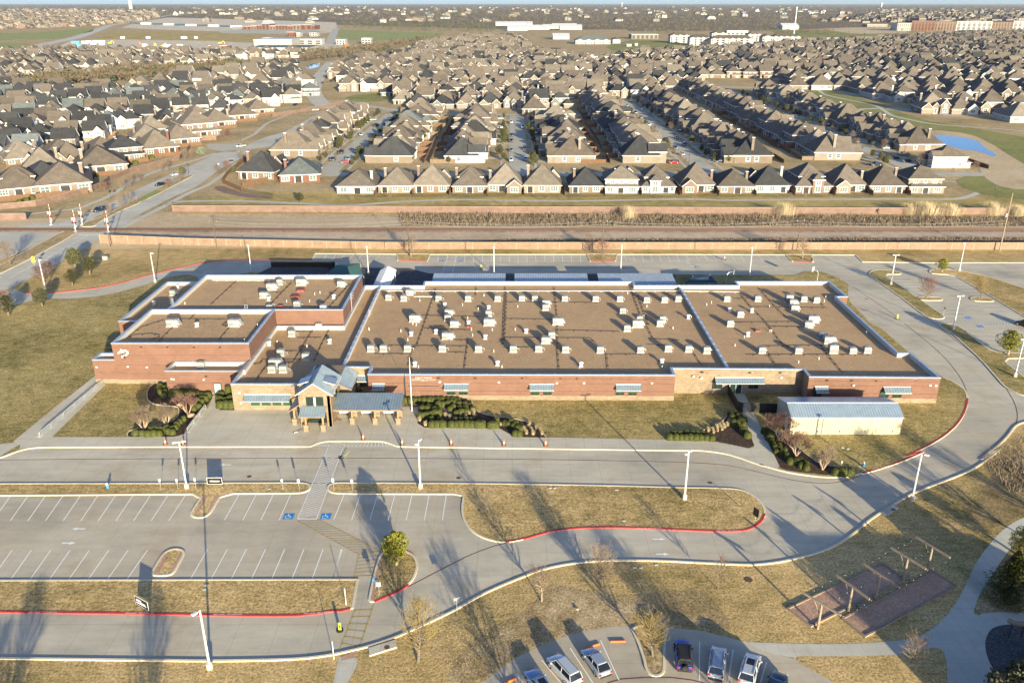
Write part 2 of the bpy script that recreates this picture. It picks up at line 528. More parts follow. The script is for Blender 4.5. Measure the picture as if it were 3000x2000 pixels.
# --- the school's own drive and car parks: one concrete sheet under everything
outer = (F1.m((-1500, 1395), (-300, 1405), (0, 1408), (1000, 1420), (1400, 1425), (1800, 1418), (2000, 1408), (2130, 1392), (2225, 1375))
         + F2.m((90, 1350), (180, 1330), (360, 1270), (590, 1165), (740, 1095), (900, 1000), (1050, 930), (1200, 870), (1300, 830), (1450, 795), (1600, 775), (1750, 765), (1900, 765), (2100, 768))
         + F3.m((0, 775), (200, 785), (400, 795), (500, 793), (650, 775), (800, 740), (950, 695), (1100, 610), (1200, 520), (1300, 450), (1400, 390), (1500, 330), (1650, 270), (1800, 215), (1920, 160), (2020, 90), (2100, 20))
         + S3.m((2040, 1530), (2080, 1500), (2180, 1420), (2240, 1360), (2275, 1310), (2300, 1282), (2352, 1262), (2700, 1180), (3600, 1000), (3600, 165), (2352, 165), (1640, 165), (1240, 160), (1190, 112), (0, 108))
         + S2.m((1690, 108), (600, 108), (0, 104)) + S1.m((1700, 102), (1680, 145), (1500, 143), (1250, 145), (1050, 150), (900, 170), (750, 205), (620, 235), (480, 270), (350, 310), (200, 340), (0, 362))
         + L1.m((820, 1440), (500, 1462), (330, 1445), (240, 1420), (180, 1380), (0, 1500), (-900, 1700)) + PX.m((-900, 930)))
sheet("driveway", outer, .020, M['conc'])
okerb = smooth_poly(outer[:48], 2, False)
k = MB(); strip(k, okerb, .28, 0.0, KZ)
tag(k.build("kerb", M['kerb']), kind="structure")
k = MB(); strip(k, S3.m((3600, 165), (2352, 165), (1640, 165), (1240, 160), (1190, 112), (0, 108)) + S2.m((1690, 108), (600, 108), (0, 104)) + S1.m((1700, 102), (1680, 145)), .28, 0.0, KZ)
strip(k, smooth_poly(S1.m((1680, 145), (1500, 143), (1250, 145), (1050, 150), (900, 170), (750, 205), (620, 235), (480, 270), (350, 310), (200, 340), (0, 362)) + L1.m((820, 1440), (500, 1462), (330, 1445)), 1, False), .28, 0.0, KZ, mi=1)
tag(k.build("kerb", [M['kerb'], M['red']]), kind="structure")
sheet("parking_lot", smooth_poly(F1.m((-700, 345), (1330, 335), (2240, 335)) + F2.m((0, 335), (800, 335), (800, 430), (850, 570), (500, 750), (280, 710), (110, 890), (0, 890)) + F1.m((2240, 890), (-700, 900)), 1), .026, M['conc2'])
# --- the block the school stands on: lawn all round, raised to kerb height
front = (F1.m((-1500, 160), (0, 95), (60, 70), (130, 45), (200, 28), (300, 22), (1000, 20), (2020, 19)) + S1.m((1672, 1430), (1720, 1405), (1790, 1393), (2150, 1393), (2210, 1405), (2260, 1428))
         + S2.m((420, 1431), (1000, 1440), (2352, 1458)) + S3.m((100, 1455), (200, 1465), (300, 1480), (400, 1510), (480, 1540), (560, 1566))
         + F3.m((500, 135), (600, 165), (700, 190), (800, 205), (900, 217), (1000, 222), (1100, 215), (1180, 195), (1260, 175), (1400, 130), (1500, 90), (1600, 45))
         + S3.m((1500, 1510), (1600, 1470), (1700, 1420), (1800, 1360), (1880, 1290), (1930, 1220), (1955, 1150), (1962, 1090), (1950, 1050), (1920, 1020), (1870, 990), (1830, 970), (1790, 955)))
block = (front + S3.m((1640, 855), (1510, 745), (1360, 610), (1300, 590), (1160, 445), (1136, 400), (1140, 340), (1145, 318), (1120, 300), (1060, 262), (960, 227), (850, 222), (790, 250), (215, 250))
         + S2.m((1750, 240), (600, 240), (100, 235)) + S1.m((1250, 232), (900, 300), (895, 275), (880, 258), (820, 248), (750, 255), (680, 270), (600, 295), (500, 330), (350, 370), (200, 400), (0, 418)) + L1.m((700, 1530), (480, 1552), (-900, 1900)))
bs = smooth_poly(block, 1, True, 1.0)
b = MB(); b.face([(x, y, .12) for x, y in ccw(bs)])
tag(b.build("lawn", M['lawn2']), kind="structure")
k = MB(); fk = smooth_poly(front, 2, False, 1.0); strip(k, fk, .34, 0.0, KZ)
tag(k.build("kerb", M['kerb']), kind="structure")
# back yard surface and walks
WZ = .135
def walk(pts, m='walk', z=WZ, sm=0, name="sidewalk"):
 p = smooth_poly(ccw(pts), sm) if sm else pts
 return sheet(name, p, z, M[m])
walk(F1.m((-1500, 150), (0, 88)) + S1.m((-470, 1500), (-380, 1445), (-330, 1418)) + F1.m((130, 42), (200, 25), (300, 19), (2040, 16)) + S1.m((1672, 1427), (1720, 1402), (1790, 1390), (2150, 1390), (2210, 1402), (2260, 1425))
     + S2.m((420, 1428), (1000, 1437), (2352, 1455)) + S3.m((100, 1452), (200, 1462), (300, 1477), (400, 1507), (480, 1537), (560, 1563), (650, 1590), (665, 1566), (560, 1350), (490, 1205), (410, 1205), (440, 1310), (490, 1437), (450, 1445), (400, 1435), (300, 1415), (200, 1400), (100, 1392))
     + S2.m((2352, 1388), (1410, 1370), (1190, 1365), (1090, 1308), (570, 1303), (525, 1270), (530, 1160), (415, 1160), (415, 1090), (180, 1070), (-100, 1070), (-350, 1060)) + S1.m((1500, 1160), (1140, 1182), (1045, 1182), (1018, 1150), (1060, 1080), (1000, 1080), (960, 1175), (780, 1340), (650, 1365), (400, 1368), (0, 1368), (-120, 1368), (-300, 1400)))
walk(S1.m((195, 940), (210, 1000), (262, 1003), (0, 1262), (-110, 1368), (-330, 1418), (-380, 1400), (-100, 1170)), z=WZ + .006)
walk(S3.m((330, 1045), (425, 1070), (490, 1205), (410, 1205)), z=WZ + .008)
sheet("play_yard", S1.m((1400, 195), (1990, 200), (2352, 205)) + S2.m((600, 240), (2300, 250), (2300, 330), (100, 330)) + S1.m((1950, 330), (1270, 260)), .14, M['rubber'])
# planting beds with mulch
bedL = smooth_poly(B1.m((820, 944), (815, 900), (850, 860), (1000, 820), (1250, 795), (1450, 725), (1520, 660), (1530, 560), (1500, 530), (1300, 515), (1160, 490), (1090, 430), (1085, 340), (1120, 260), (1180, 212), (1350, 208), (1385, 330), (2000, 385), (1960, 450), (1900, 530), (1640, 890), (1480, 945)), 1, True, .5)
bedM = B2.m((130, 170), (1090, 205), (1110, 290), (1160, 350), (1250, 400), (1420, 430), (1560, 445), (1720, 470), (1870, 510), (1980, 570), (2070, 650), (2115, 720), (1690, 715), (1470, 590), (440, 580), (345, 525), (365, 400), (390, 295), (180, 290))
bedR = B3.m((205, 622), (200, 580), (240, 560), (480, 535), (640, 515), (800, 460), (880, 380), (930, 310), (1070, 310), (1215, 695), (1145, 725), (1000, 690), (750, 640))
bedS = smooth_poly(B3.m((1300, 490), (1440, 520), (1560, 600), (1700, 700), (1820, 800), (1960, 900), (2150, 935), (2340, 960), (2345, 1020), (2250, 1040), (2060, 1030), (1800, 1005), (1530, 970), (1420, 760)), 1, True, .6)
bedT = B1.m((2060, 385), (2170, 345), (2165, 300), (2250, 300), (2295, 575), (2100, 575), (2030, 520))
bedC = TW.m((1380, 200), (1690, 190), (1700, 240), (1330, 240))
for p, n in ((bedL, 1), (bedM, 0), (bedR, 0), (bedS, 1), (bedT, 0), (bedC, 0)):
 sheet("planting_bed", p, WZ + .012, M['mulch'])
sheet("planting_bed", B2.m((180, 250), (330, 250), (390, 290), (180, 290)), WZ + .02, M['gravelbed'])
sheet("planting_bed", smooth_poly(B2.m((640, 290), (720, 300), (860, 420), (860, 450), (760, 400)), 1), WZ + .02, M['gravelbed'])
k = MB()
strip(k, smooth_poly(B1.m((820, 944), (815, 900), (850, 860), (1000, 820), (1250, 795), (1450, 725), (1520, 660), (1530, 560), (1500, 530), (1300, 515), (1160, 490), (1090, 430), (1085, 340), (1120, 260), (1180, 212)), 1, False, .5), .13, .12, .21)
strip(k, smooth_poly(B2.m((1090, 205), (1110, 290), (1160, 350), (1250, 400), (1420, 430), (1560, 445), (1720, 470), (1870, 510), (1980, 570), (2070, 650), (2115, 720)), 1, False, .5), .13, .12, .21)
strip(k, smooth_poly(B3.m((205, 622), (200, 580), (240, 560), (480, 535), (640, 515), (800, 460), (880, 380), (930, 310)), 1, False, .5), .13, .12, .21)
strip(k, smooth_poly(B3.m((1440, 520), (1560, 600), (1700, 700), (1820, 800), (1960, 900), (2150, 935), (2340, 960)), 1, False, .5), .13, .12, .21)
tag(k.build("kerb", M['kerb']), kind="structure")
# --- islands of the front car park
I1 = island(F1.m((-700, 268), (0, 264), (1000, 262), (1940, 258), (1990, 259), (2020, 265), (2035, 282), (2030, 300), (2000, 318), (1950, 325), (1455, 328), (1395, 430), (1370, 465), (1330, 485), (1285, 485), (1258, 470), (1256, 450), (1336, 330), (-700, 345)), sm=1)
I2 = island(F1.m((2240, 258), (2185, 260), (2158, 275), (2150, 292), (2160, 310), (2185, 322)) + F2.m((0, 328), (805, 330), (798, 380), (792, 430), (800, 490), (830, 545), (880, 590), (950, 625), (1040, 645), (1100, 645), (1200, 625), (1300, 595), (1400, 570), (1520, 555), (1700, 548), (1900, 550))
   + F3.m((0, 565), (150, 572), (300, 575), (400, 570), (470, 545), (520, 505), (540, 460), (530, 410), (500, 370), (450, 335), (400, 310), (340, 298), (200, 292), (0, 290)) + F2.m((1800, 278), (1400, 270), (800, 262)), sm=1)
I3 = island(F1.m((1000, 840), (1060, 740), (1090, 710), (1130, 693), (1180, 693), (1205, 710), (1205, 730), (1150, 830), (1130, 855), (1090, 865), (1020, 865), (1000, 855)), sm=1)
I4 = island(F1.m((-700, 900), (0, 899), (2180, 893)) + F2.m((106, 893), (72, 1078), (0, 1097)) + F1.m((2200, 1095), (2100, 1110), (1950, 1127), (1700, 1128), (1500, 1125), (1000, 1115), (0, 1103), (-700, 1095)), sm=0)
I5 = island(F2.m((270, 716), (330, 702), (400, 702), (450, 718), (480, 745), (497, 785), (493, 830), (470, 890), (420, 940), (350, 980), (280, 1010), (220, 1035), (185, 1035), (187, 1000), (240, 770)), sm=1)
for a, c in ((F1.m((1275, 462), (1300, 462), (1365, 345), (1340, 340)), 0), (F1.m((1352, 462), (1385, 425), (1440, 335), (1415, 335)), 0), (F1.m((1018, 845), (1048, 850), (1110, 715), (1080, 725)), 0), (F1.m((1105, 855), (1130, 850), (1195, 735), (1185, 715)), 0), (F2.m((190, 1020), (215, 1030), (275, 730), (255, 745)), 0)):
 sheet("gravel_strip", a, KZ - .02, M['court'])
# --- islands of the side car park
R1i = island(RT.m((572, 330), (580, 308), (620, 285), (690, 277), (780, 280), (870, 292), (925, 308), (938, 322), (910, 332), (735, 328), (1430, 808), (1436, 828), (1395, 843), (1320, 840), (1230, 818), (1140, 750), (950, 603), (760, 470), (650, 392), (590, 350)), 'lawn2', sm=1)
R2i = island(RT.m((1368, 915), (1390, 900), (1450, 897), (1560, 903), (1640, 950), (1800, 1080), (1995, 1232), (2400, 1232), (2400, 1292), (2085, 1297), (2352, 1510), (2700, 1800)) + S3.m((2500, 1120), (2352, 1082), (2280, 1055), (2220, 1022), (2150, 940), (2060, 838), (1950, 735), (1850, 648)), 'lawn2', sm=1)
R3i = island(RT.m((1110, 590), (1350, 590), (1400, 600), (1415, 618), (1395, 632), (1172, 630)), 'lawn', sm=1)
R4i = island(RT.m((1738, 605), (1760, 594), (1940, 600), (2003, 632), (1990, 644), (1800, 640), (1748, 622)), 'lawn', sm=1)
R5i = island(RT.m((1265, 292), (1300, 275), (1400, 272), (1550, 280), (1700, 308), (1900, 345), (2352, 490), (3000, 720), (3000, 1150), (2352, 815), (2200, 720), (1900, 540), (1540, 336), (1310, 326), (1270, 308)), 'lawn', sm=1)
# tree bays at the back row
for q in (S2.m((384, 104), (388, 150), (592, 155), (612, 104)), S2.m((1690, 104), (1715, 155), (1890, 153), (1900, 104)), S3.m((708, 108), (755, 156), (900, 160), (885, 108))):
 island(q, 'lawn', sm=0)
# --- railway corridor, trail, lawns beyond
sheet("railway_ground", PX.m((-900, 728), (-900, 640), (330, 640), (500, 622), (3900, 640), (3900, 728)), .012, M['dirt'])
sheet("ballast", PX.m((390, 672), (3900, 672), (3900, 700), (390, 695)), .018, M['ballast'])
sheet("brush_ground", PX.m((1175, 624), (3900, 640), (3900, 662), (1175, 662)), .02, M['brushground'])
sheet("brush_ground", PX.m((1480, 700), (3900, 694), (3900, 712), (1330, 712)), .024, M['brushground'])
sheet("trail_lawn", PX.m((520, 625), (500, 600), (700, 560), (880, 562), (2990, 575), (3900, 590), (3900, 640)), .014, M['trailgrass'])
trail = smooth_poly(L2.m((1240, 830), (1500, 818), (1900, 818), (2352, 832)) + H1.m((0, 514), (250, 500), (500, 480), (800, 462), (1200, 453), (1700, 463), (2352, 468)) + M3.m((0, 548), (300, 558), (800, 553), (1500, 548), (1850, 552), (1950, 540), (2050, 500), (2120, 480), (2250, 500), (2352, 520), (2900, 600)), 1, False, 3)
def road(path, w, z, m, name="path", kerb=0.0):
 b = MB(); strip(b, path, w, z, z)
 tag(b.build(name, M[m]), kind="structure")
 if kerb:
  k = MB(); strip(k, path, .3, 0, .14, shift=w / 2 + .15); strip(k, path, .3, 0, .14, shift=-w / 2 - .15)
  tag(k.build("kerb", M['kerb']), kind="structure")
road(trail, 2.6, .03, 'path')
road(smooth_poly(M3.m((1500, 390), (1800, 420), (2050, 462), (2120, 478)), 1, False, 3), 1.8, .034, 'path')
road(smooth_poly(H2.m((2000, 450), (2150, 470), (2352, 405), (2700, 320)), 1, False, 3), 2.4, .036, 'path')
# --- the divided arterial road on the left
sheet("road", smooth_poly(L1.m((-2500, 1580), (0, 1190), (440, 975), (1080, 640), (1380, 480), (1660, 330), (1900, 215), (2352, 20)) + L2.m((1000, 700), (1440, 520), (1560, 430), (1740, 330), (1950, 240), (2150, 130), (2352, 60)) + PX.m((832, 388), (905, 348), (960, 322), (1010, 308), (1040, 292), (1075, 300), (1020, 318), (960, 340), (905, 372), (850, 400)) + L2.m((2352, 200), (2100, 220), (1980, 330), (1900, 380), (1760, 440), (1560, 590), (1480, 650), (1330, 720), (1150, 800), (960, 900), (800, 985)) + L1.m((1830, 420), (1650, 570), (1380, 650), (900, 960), (640, 1130), (400, 1200), (200, 1360), (-300, 1560), (-2500, 2100)), 1, True, 3), .028, M['road'])
sheet("road", smooth_poly(L1.m((-1500, 760), (0, 690), (520, 580), (830, 490), (1150, 380), (1320, 310), (1560, 200), (1760, 80), (2000, -30)) + L2.m((850, 660), (1200, 500), (1500, 370), (1740, 255), (1960, 255), (1440, 520), (1250, 545), (1100, 640), (760, 790)) + L1.m((1640, 260), (1330, 400), (1130, 500), (850, 600), (420, 820), (100, 970), (-1500, 1500)), 1, True, 3), .032, M['road'])
sheet("road", L1.m((-1500, 760), (520, 500), (900, 480), (1830, 560), (1700, 600), (1100, 640), (420, 640), (-1500, 850)), .024, M['road'])
# cross street, kerbs and medians of the arterial
sheet("street", L2.m((1590, 165), (1830, 170), (1960, 150), (2060, 230), (1760, 250), (1700, 240), (1600, 215)), .036, M['street'])
med = [L1.m((-900, 1480), (0, 1075), (200, 960), (500, 800), (850, 610), (1000, 600), (1080, 605), (880, 730), (440, 970), (200, 1090), (-900, 1620)),
       L1.m((1110, 540), (1300, 540), (1360, 480), (1640, 330), (1940, 205), (1900, 140), (1720, 240), (1460, 380), (1150, 490)),
       L2.m((800, 790), (830, 835), (1080, 715), (1440, 525), (1420, 515), (1280, 560), (1020, 680))]
island(med[0], 'ground', 'median', sm=1)
island(med[1], 'ground', 'median', sm=1)
island(med[2], 'ground', 'median', sm=1)
sheet("median", L2.m((800, 795), (845, 833), (1080, 712), (1010, 690)), .14, M['field'])
road(smooth_poly(L1.m((-600, 500), (420, 360), (900, 310), (1080, 290), (1440, 150), (1600, 60), (1700, 0)) + L2.m((700, 610), (1000, 480), (1400, 370), (1700, 270)), 1, False, 2), 2.2, .04, 'path', 'sidewalk')
road(smooth_poly(L1.m((-100, 1470), (400, 1230), (800, 1010), (1350, 690), (1650, 570), (1900, 440), (2352, 210)) + L2.m((1150, 850), (1400, 720), (1600, 640), (1850, 470), (1940, 380)), 1, False, 2), 2.4, .044, 'path', 'sidewalk')
road(smooth_poly(Q1.m((2352, 915), (2200, 985)) [::-1] + Q2.m((0, 905), (100, 820), (300, 740), (520, 735), (700, 690)), 1, False, 2), 2.0, .04, 'path', 'sidewalk')
b = MB()
for q in (L1.m((820, 508), (1100, 508)), L1.m((1080, 650), (1380, 650)), L1.m((400, 1000), (740, 1000)), L1.m((0, 1238), (20, 1238)), L1.m((1700, 142), (1890, 142)), L1.m((1560, 252), (1640, 252))):
 strip(b, q, .5, .05, .05)
for q in (L1.m((130, 1242), (640, 975), (1220, 655)), L2.m((240, 975), (560, 810)), L1.m((1060, 460), (1340, 335))):
 strip(b, q, .16, .05, .05)
tag(b.build("road_marking", M['white']), kind="structure")
# far continuation of the arterial, up to the horizon
road(smooth_poly(PX.m((968, 318), (935, 300), (915, 270), (925, 240), (950, 205), (972, 182)), 2, False, 30), 13.0, .05, 'road', 'road')
road(smooth_poly(PX.m((-200, 230), (40, 155), (130, 130), (220, 112), (270, 95), (320, 75), (420, 60), (480, 48), (560, 38)), 2, False, 60), 26.0, .06, 'road', 'road')
road(PX.m((1000, 300), (1085, 312), (1200, 330), (1290, 322)), 9, .05, 'street', 'street')
# red fire lane paint on kerbs and the faded red line on the drive
def paint(paths, w, z, m, name="painted_line"):
 b = MB()
 for p in paths:
  strip(b, p, w, z, z)
 return tag(b.build(name, M[m]), kind="structure")
redk = [F1.m((-700, 1095), (0, 1103), (1000, 1115), (1500, 1125), (1700, 1128), (1950, 1127), (2100, 1110), (2200, 1095)) + F2.m((0, 1097), (60, 1082)),
  smooth_poly(F2.m((215, 1038), (280, 1010), (350, 980), (420, 940), (440, 925)), 1, False),
  smooth_poly(F2.m((1080, 646), (1200, 625), (1300, 595), (1400, 570), (1520, 555), (1700, 548), (1900, 550)) + F3.m((0, 565), (150, 572), (300, 575), (400, 570), (470, 545), (520, 505), (538, 460)), 1, False),
  smooth_poly(F3.m((1180, 195), (1260, 175), (1400, 130), (1500, 90), (1600, 45)) + S3.m((1500, 1510), (1600, 1470), (1700, 1420), (1800, 1360), (1880, 1290), (1930, 1220), (1955, 1150), (1962, 1100)), 1, False),
  S2.m((395, 153), (590, 157)), S2.m((1722, 157), (1885, 155)), S3.m((765, 158), (890, 162))]
b = MB()
for p in redk:
 strip(b, p, .32, 0.0, KZ + .006)
tag(b.build("fire_lane_kerb", M['red']), kind="structure")
paint([smooth_poly(F1.m((-700, 112), (0, 106), (600, 100), (2240, 93)) + F2.m((500, 95), (1500, 105), (2240, 120)) + F3.m((200, 130), (330, 145), (500, 185), (700, 235), (850, 257), (980, 258), (1080, 240), (1180, 200)), 1, False),
       smooth_poly(F2.m((430, 940), (500, 905), (700, 800), (850, 725), (1000, 670), (1090, 646)), 1, False), F1.m((2030, 258), (2165, 258)),
       smooth_poly(S3.m((1180, 335), (1420, 495), (1700, 720), (1820, 830), (1920, 960), (1965, 1070)), 1, False),
       smooth_poly(RT.m((590, 345), (650, 390), (760, 470), (950, 602), (1140, 750), (1240, 822), (1368, 918), (1500, 1035), (1800, 1262), (1950, 1390), (2050, 1490)) + S3.m((2230, 1030), (2290, 1130), (2310, 1220), (2295, 1275)), 1, False),
       S2.m((150, 195), (2352, 205)), CR.m((990, 522), (1100, 492), (1270, 480), (1480, 480), (1640, 500), (1800, 540))], .13, .032, 'dred')
def text(s, loc, size, rz, m, name, parent=None, rx=0.0, kind="structure"):
 cu = bpy.data.curves.new(name, 'FONT')
 cu.body = s; cu.size = size; cu.align_x = 'CENTER'; cu.align_y = 'CENTER'
 tmp = bpy.data.objects.new(name, cu); col.objects.link(tmp)
 dg = bpy.context.evaluated_depsgraph_get()
 me = bpy.data.meshes.new_from_object(tmp.evaluated_get(dg))
 bpy.data.objects.remove(tmp)
 me.materials.clear(); me.materials.append(M[m])
 o = bpy.data.objects.new(name, me); col.objects.link(o)
 o.location = loc; o.rotation_euler = (rx, 0, rz)
 if parent is not None: o.parent = parent
 elif kind: tag(o, kind=kind)
 return o
for q, r in (((283, 1108), 0), ((917, 1115), 0), ((1495, 1122), 0), ((2088, 1112), .1)):
 x, y = F1(*q); text("FIRE LANE   NO PARKING", (x, y, KZ + .012), .3, r, 'white', "kerb_lettering")
for q, r, RG in (((1430, 577), .14, F2), ((2020, 558), 0, F2), ((300, 575), 0, F3), ((1300, 158), .35, F3), ((1620, 35), .5, F3)):
 x, y = RG(*q); text("FIRE LANE   NO PARKING", (x, y, KZ + .012), .3, r, 'white', "kerb_lettering")
# --- white stall lines
wl = []
for i in range(13):                       # upper row of the front car park, left of the planted tongue
 a = 1215 - i * 114.5; wl.append(F1.m((a, 340), (a - 108 - i * 1.0, 505)))
for a, c in ((1567, 1473), (1679, 1593), (1792, 1712), (1906, 1832)):
 wl.append(F1.m((a, 335), (c, 500)))
for a, c in ((2257, 2190),):
 wl.append(F1.m((a, 335), (c, 497)))
for a, c in ((123, 67), (236, 187), (350, 306), (463, 425), (575, 544), (688, 663)):
 wl.append(F2.m((a, 337), (c, 501)))
for i in range(11):                       # lower row
 a = 968 - i * 127; wl.append(F1.m((a, 697), (a - 138, 893)))
for a, c in ((1363, 1250), (1492, 1385), (1617, 1517), (1743, 1650), (1868, 1783), (1994, 1916), (2120, 2048), (2240, 2182)):
 wl.append(F1.m((a, 690), (c, 887)))
wl.append(K1.m((219, 274), (158, 463)))
for i in range(7): wl.append(S1.m((1780 + i * 62, 108), (1760 + i * 59, 145)))
for i in range(17): wl.append(S2.m((668 + i * 61, 112), (664 + i * 61.6, 160)))
for i in range(8): wl.append(S2.m((1950 + i * 60, 112), (1962 + i * 61, 158)))
for i in range(11): wl.append(S3.m((26 + i * 61.5, 112), (48 + i * 63, 155)))
for i in range(4): wl.append(RT.m((5 + i * 102, 120), (80 + i * 107, 190)))
for i in range(7): wl.append(RT.m((770 + i * 55, 370 + i * 34), (1015 + i * 50, 370 + i * 34)))
for i in range(6): wl.append(RT.m((1345 + i * 62, 372 + i * 37), (1600 + i * 62, 372 + i * 37)))
for i in range(4): wl.append(RT.m((1260 + i * 62, 675 + i * 44), (1505 + i * 62, 676 + i * 44)))
for i in range(4): wl.append(RT.m((1830 + i * 70, 688 + i * 44), (2080 + i * 70, 688 + i * 44)))
for i in range(5): wl.append(RT.m((1640 + i * 74, 950 + i * 55), (1890 + i * 70, 955 + i * 55)))
for i in range(4): wl.append(RT.m((2190 + i * 75, 1362 + i * 66), (2500 + i * 70, 1364 + i * 66)))
for a, c in (((705, 253), (880, 522)), ((938, 195), (1080, 500)), ((487, 345), (635, 522)), ((290, 457), (350, 522)), ((1698, 205), (1694, 505)), ((1955, 268), (1915, 522)), ((2210, 362), (2160, 530))):
 wl.append(CR.m(a, c))
paint(wl, .13, .040, 'white', 'parking_marking')
# --- zebra hatching between two edge lines
def hatch(a0, a1, b0, b1, n, w, m, lean=.35, z=.042, name="crossing_marking"):
 """a ladder between the line a0-a1 and the line b0-b1"""
 ps = [[a0, a1], [b0, b1]]
 for i in range(n):
  t = (i + .2) / n; u = min(1.0, t + lean / n)
  ps.append([(a0[0] + (a1[0] - a0[0]) * t, a0[1] + (a1[1] - a0[1]) * t), (b0[0] + (b1[0] - b0[0]) * u, b0[1] + (b1[1] - b0[1]) * u)])
 paint(ps, w, z, m, name)
a0, a1, b0, b1 = S1(1805, 1400), F1(1952, 492), S1(1907, 1400), F1(2078, 492)
hatch(a1, a0, b1, b0, 40, .13, 'white', 2.2)
paint([[a1, b1]], .2, .044, 'white')
hatch(S1(1690, 1428), S1(1800, 1428), S1(1745, 1402), S1(1805, 1400), 6, .12, 'white', .8)
hatch(S1(1890, 1430), S1(2245, 1430), S1(1907, 1400), S1(2190, 1400), 13, .12, 'white', 1.4)
hatch(F1(1952, 505), K1(320, 305), F1(2085, 492), K1(468, 290), 15, .13, 'yellow', .5)
hatch(K1(320, 305), K1(290, 462), K1(468, 290), K1(410, 470), 7, .13, 'yellow', -.4)
hatch(K1(300, 650), K1(205, 896), K1(418, 614), K1(325, 896), 6, .17, 'yellow', .6)
hatch(S2(735, 118), S2(697, 235), S2(793, 118), S2(767, 235), 13, .12, 'white', .5)
hatch(RT(540, 690), RT(720, 885), RT(545, 690), RT(790, 885), 10, .12, 'wornwhite', .2)
hatch(RT(640, 838), RT(2320, 865), RT(720, 885), RT(2352, 925), 48, .12, 'wornwhite', -.6)
# wheelchair bays: a blue square with the white pictogram
def wheelchair(c, s, rz=0.0):
 x, y = c
 b = MB(); b.rbox(0, 0, 0, s, s, .004)
 o = tag(b.build("parking_symbol", M['blue']), kind="structure"); o.location = (x, y, .040); o.rotation_euler = (0, 0, rz)
 b = MB()
 z = .01
 arc = [(-.08 * s + .24 * s * math.cos(t), -.14 * s + .24 * s * math.sin(t)) for t in [R_(110 + i * 20) for i in range(12)]]
 strip(b, arc, .055 * s, z, z)
 strip(b, [(-.1 * s, .26 * s), (-.06 * s, .02 * s), (.14 * s, .0), (.22 * s, -.22 * s), (.32 * s, -.2 * s)], .06 * s, z, z)
 strip(b, [(-.08 * s, .14 * s), (.1 * s, .12 * s)], .05 * s, z, z)
 b.face([(-.1 * s + .065 * s * math.cos(i * PI / 4), .36 * s + .065 * s * math.sin(i * PI / 4), z) for i in range(8)])
 q = b.build("pictogram", M['white'], o)
for RG, q in ((F1, (1895, 475)), (F1, (2139, 475)), (RT, (1712, 828)), (RT, (1850, 928)), (S2, (690, 152)), (S2, (820, 152))):
 wheelchair(RG(*q), 1.45 if RG is F1 else 1.3)
def arrow(c, L, d, m='white', rz=0.0):
 x, y = c
 p = [(-.5, .09), (-.5, -.09), (.08, -.09), (.08, -.24), (.5, 0), (.08, .24), (.08, .09)]
 b = MB(); b.face([(a * L * d * math.cos(rz) - k * L * .8 * d * math.sin(rz), a * L * d * math.sin(rz) + k * L * .8 * d * math.cos(rz), 0) for a, k in p])
 o = tag(b.build("arrow_marking", M[m]), kind="structure"); o.location = (x, y, .042)
for RG, q, L, d in ((F1, (1478, 137), 1.9, -1), (F1, (1430, 219), 1.9, -1), (F1, (516, 557), 1.9, -1), (F1, (452, 650), 1.9, 1), (F2, (2085, 624), 1.8, 1), (F2, (2108, 722), 1.8, 1), (S1, (1565, 161), 1.8, -1), (S1, (1553, 181), 1.8, -1), (S2, (935, 197), 2, -1), (S3, (45, 166), 2, -1), (S3, (65, 190), 2, 1)):
 arrow(RG(*q), L, d)
# manhole covers and concrete inlet slabs
for RG, q, r in ((F1, (1636, 214), .36), (F2, (770, 223), .36), (F3, (180, 255), .36), (RT, (545, 610), .3), (F3, (430, 890), .55)):
 x, y = RG(*q); b = MB(); b.lathe([(r, 0), (r, .02), (r * .85, .026)], 16)
 tag(b.build("manhole_cover", M['rail'], loc=(x, y, .02)), "round rusty manhole cover " + {(1636, 214): "in the drive left of the crosswalk", (770, 223): "in the drive right of the crosswalk", (180, 255): "in the drive by the rounded end of the large island", (545, 610): "in the side drive by the east wall", (430, 890): "in the grass above the parked white cars"}[q], "manhole cover")
for RG, pts, lab in ((F2, ((178, 1345), (355, 1290), (365, 1338), (185, 1395)), "concrete drain inlet slab beside the bottom crosswalk"), (F3, ((1290, 455), (1390, 400), (1415, 425), (1335, 475)), "concrete drain inlet slab at the bend by the string light posts")):
 b = MB(); b.prism(RG.m(*pts), 0, .2); c = [sum(v) / 4 for v in zip(*RG.m(*pts))]
 o = tag(b.build("drain_inlet", M['walk']), lab, "drain inlet")
 q = MB(); q.lathe([(.32, .2), (.32, .215)], 14, (c[0] + .5, c[1])); q.build("manhole_lid", M['rail'], o)
# --- the park corner: lot, paths, play pad
lot = (F2.m((920, 1568), (1050, 1470), (1150, 1400), (1300, 1325), (1450, 1265), (1600, 1225), (1750, 1200), (1890, 1190), (2040, 1196), (2240, 1212)) + F3.m((0, 1211), (150, 1230), (280, 1265), (420, 1300), (560, 1370), (740, 1410), (760, 1430), (850, 1480), (1000, 1568), (1200, 1750)) + F2.m((700, 1750)))
sheet("parking_lot", lot, .016, M['conc2'])
pathp = (F3.m((400, 1297), (500, 1302), (700, 1308), (900, 1312), (1100, 1310), (1300, 1300), (1450, 1285), (1550, 1260), (1640, 1215), (1700, 1160), (1780, 1070), (1820, 1000), (1860, 920), (1900, 830), (1950, 740), (2020, 650), (2080, 580), (2160, 520), (2240, 480), (2500, 400), (2600, 1700), (1740, 1700), (1735, 1450), (1720, 1370), (1690, 1340), (1650, 1333), (1600, 1345), (1450, 1380), (1200, 1390), (900, 1392), (760, 1390), (740, 1405), (560, 1372)))
sheet("path", smooth_poly(pathp, 1, True, .8), .022, M['path'])
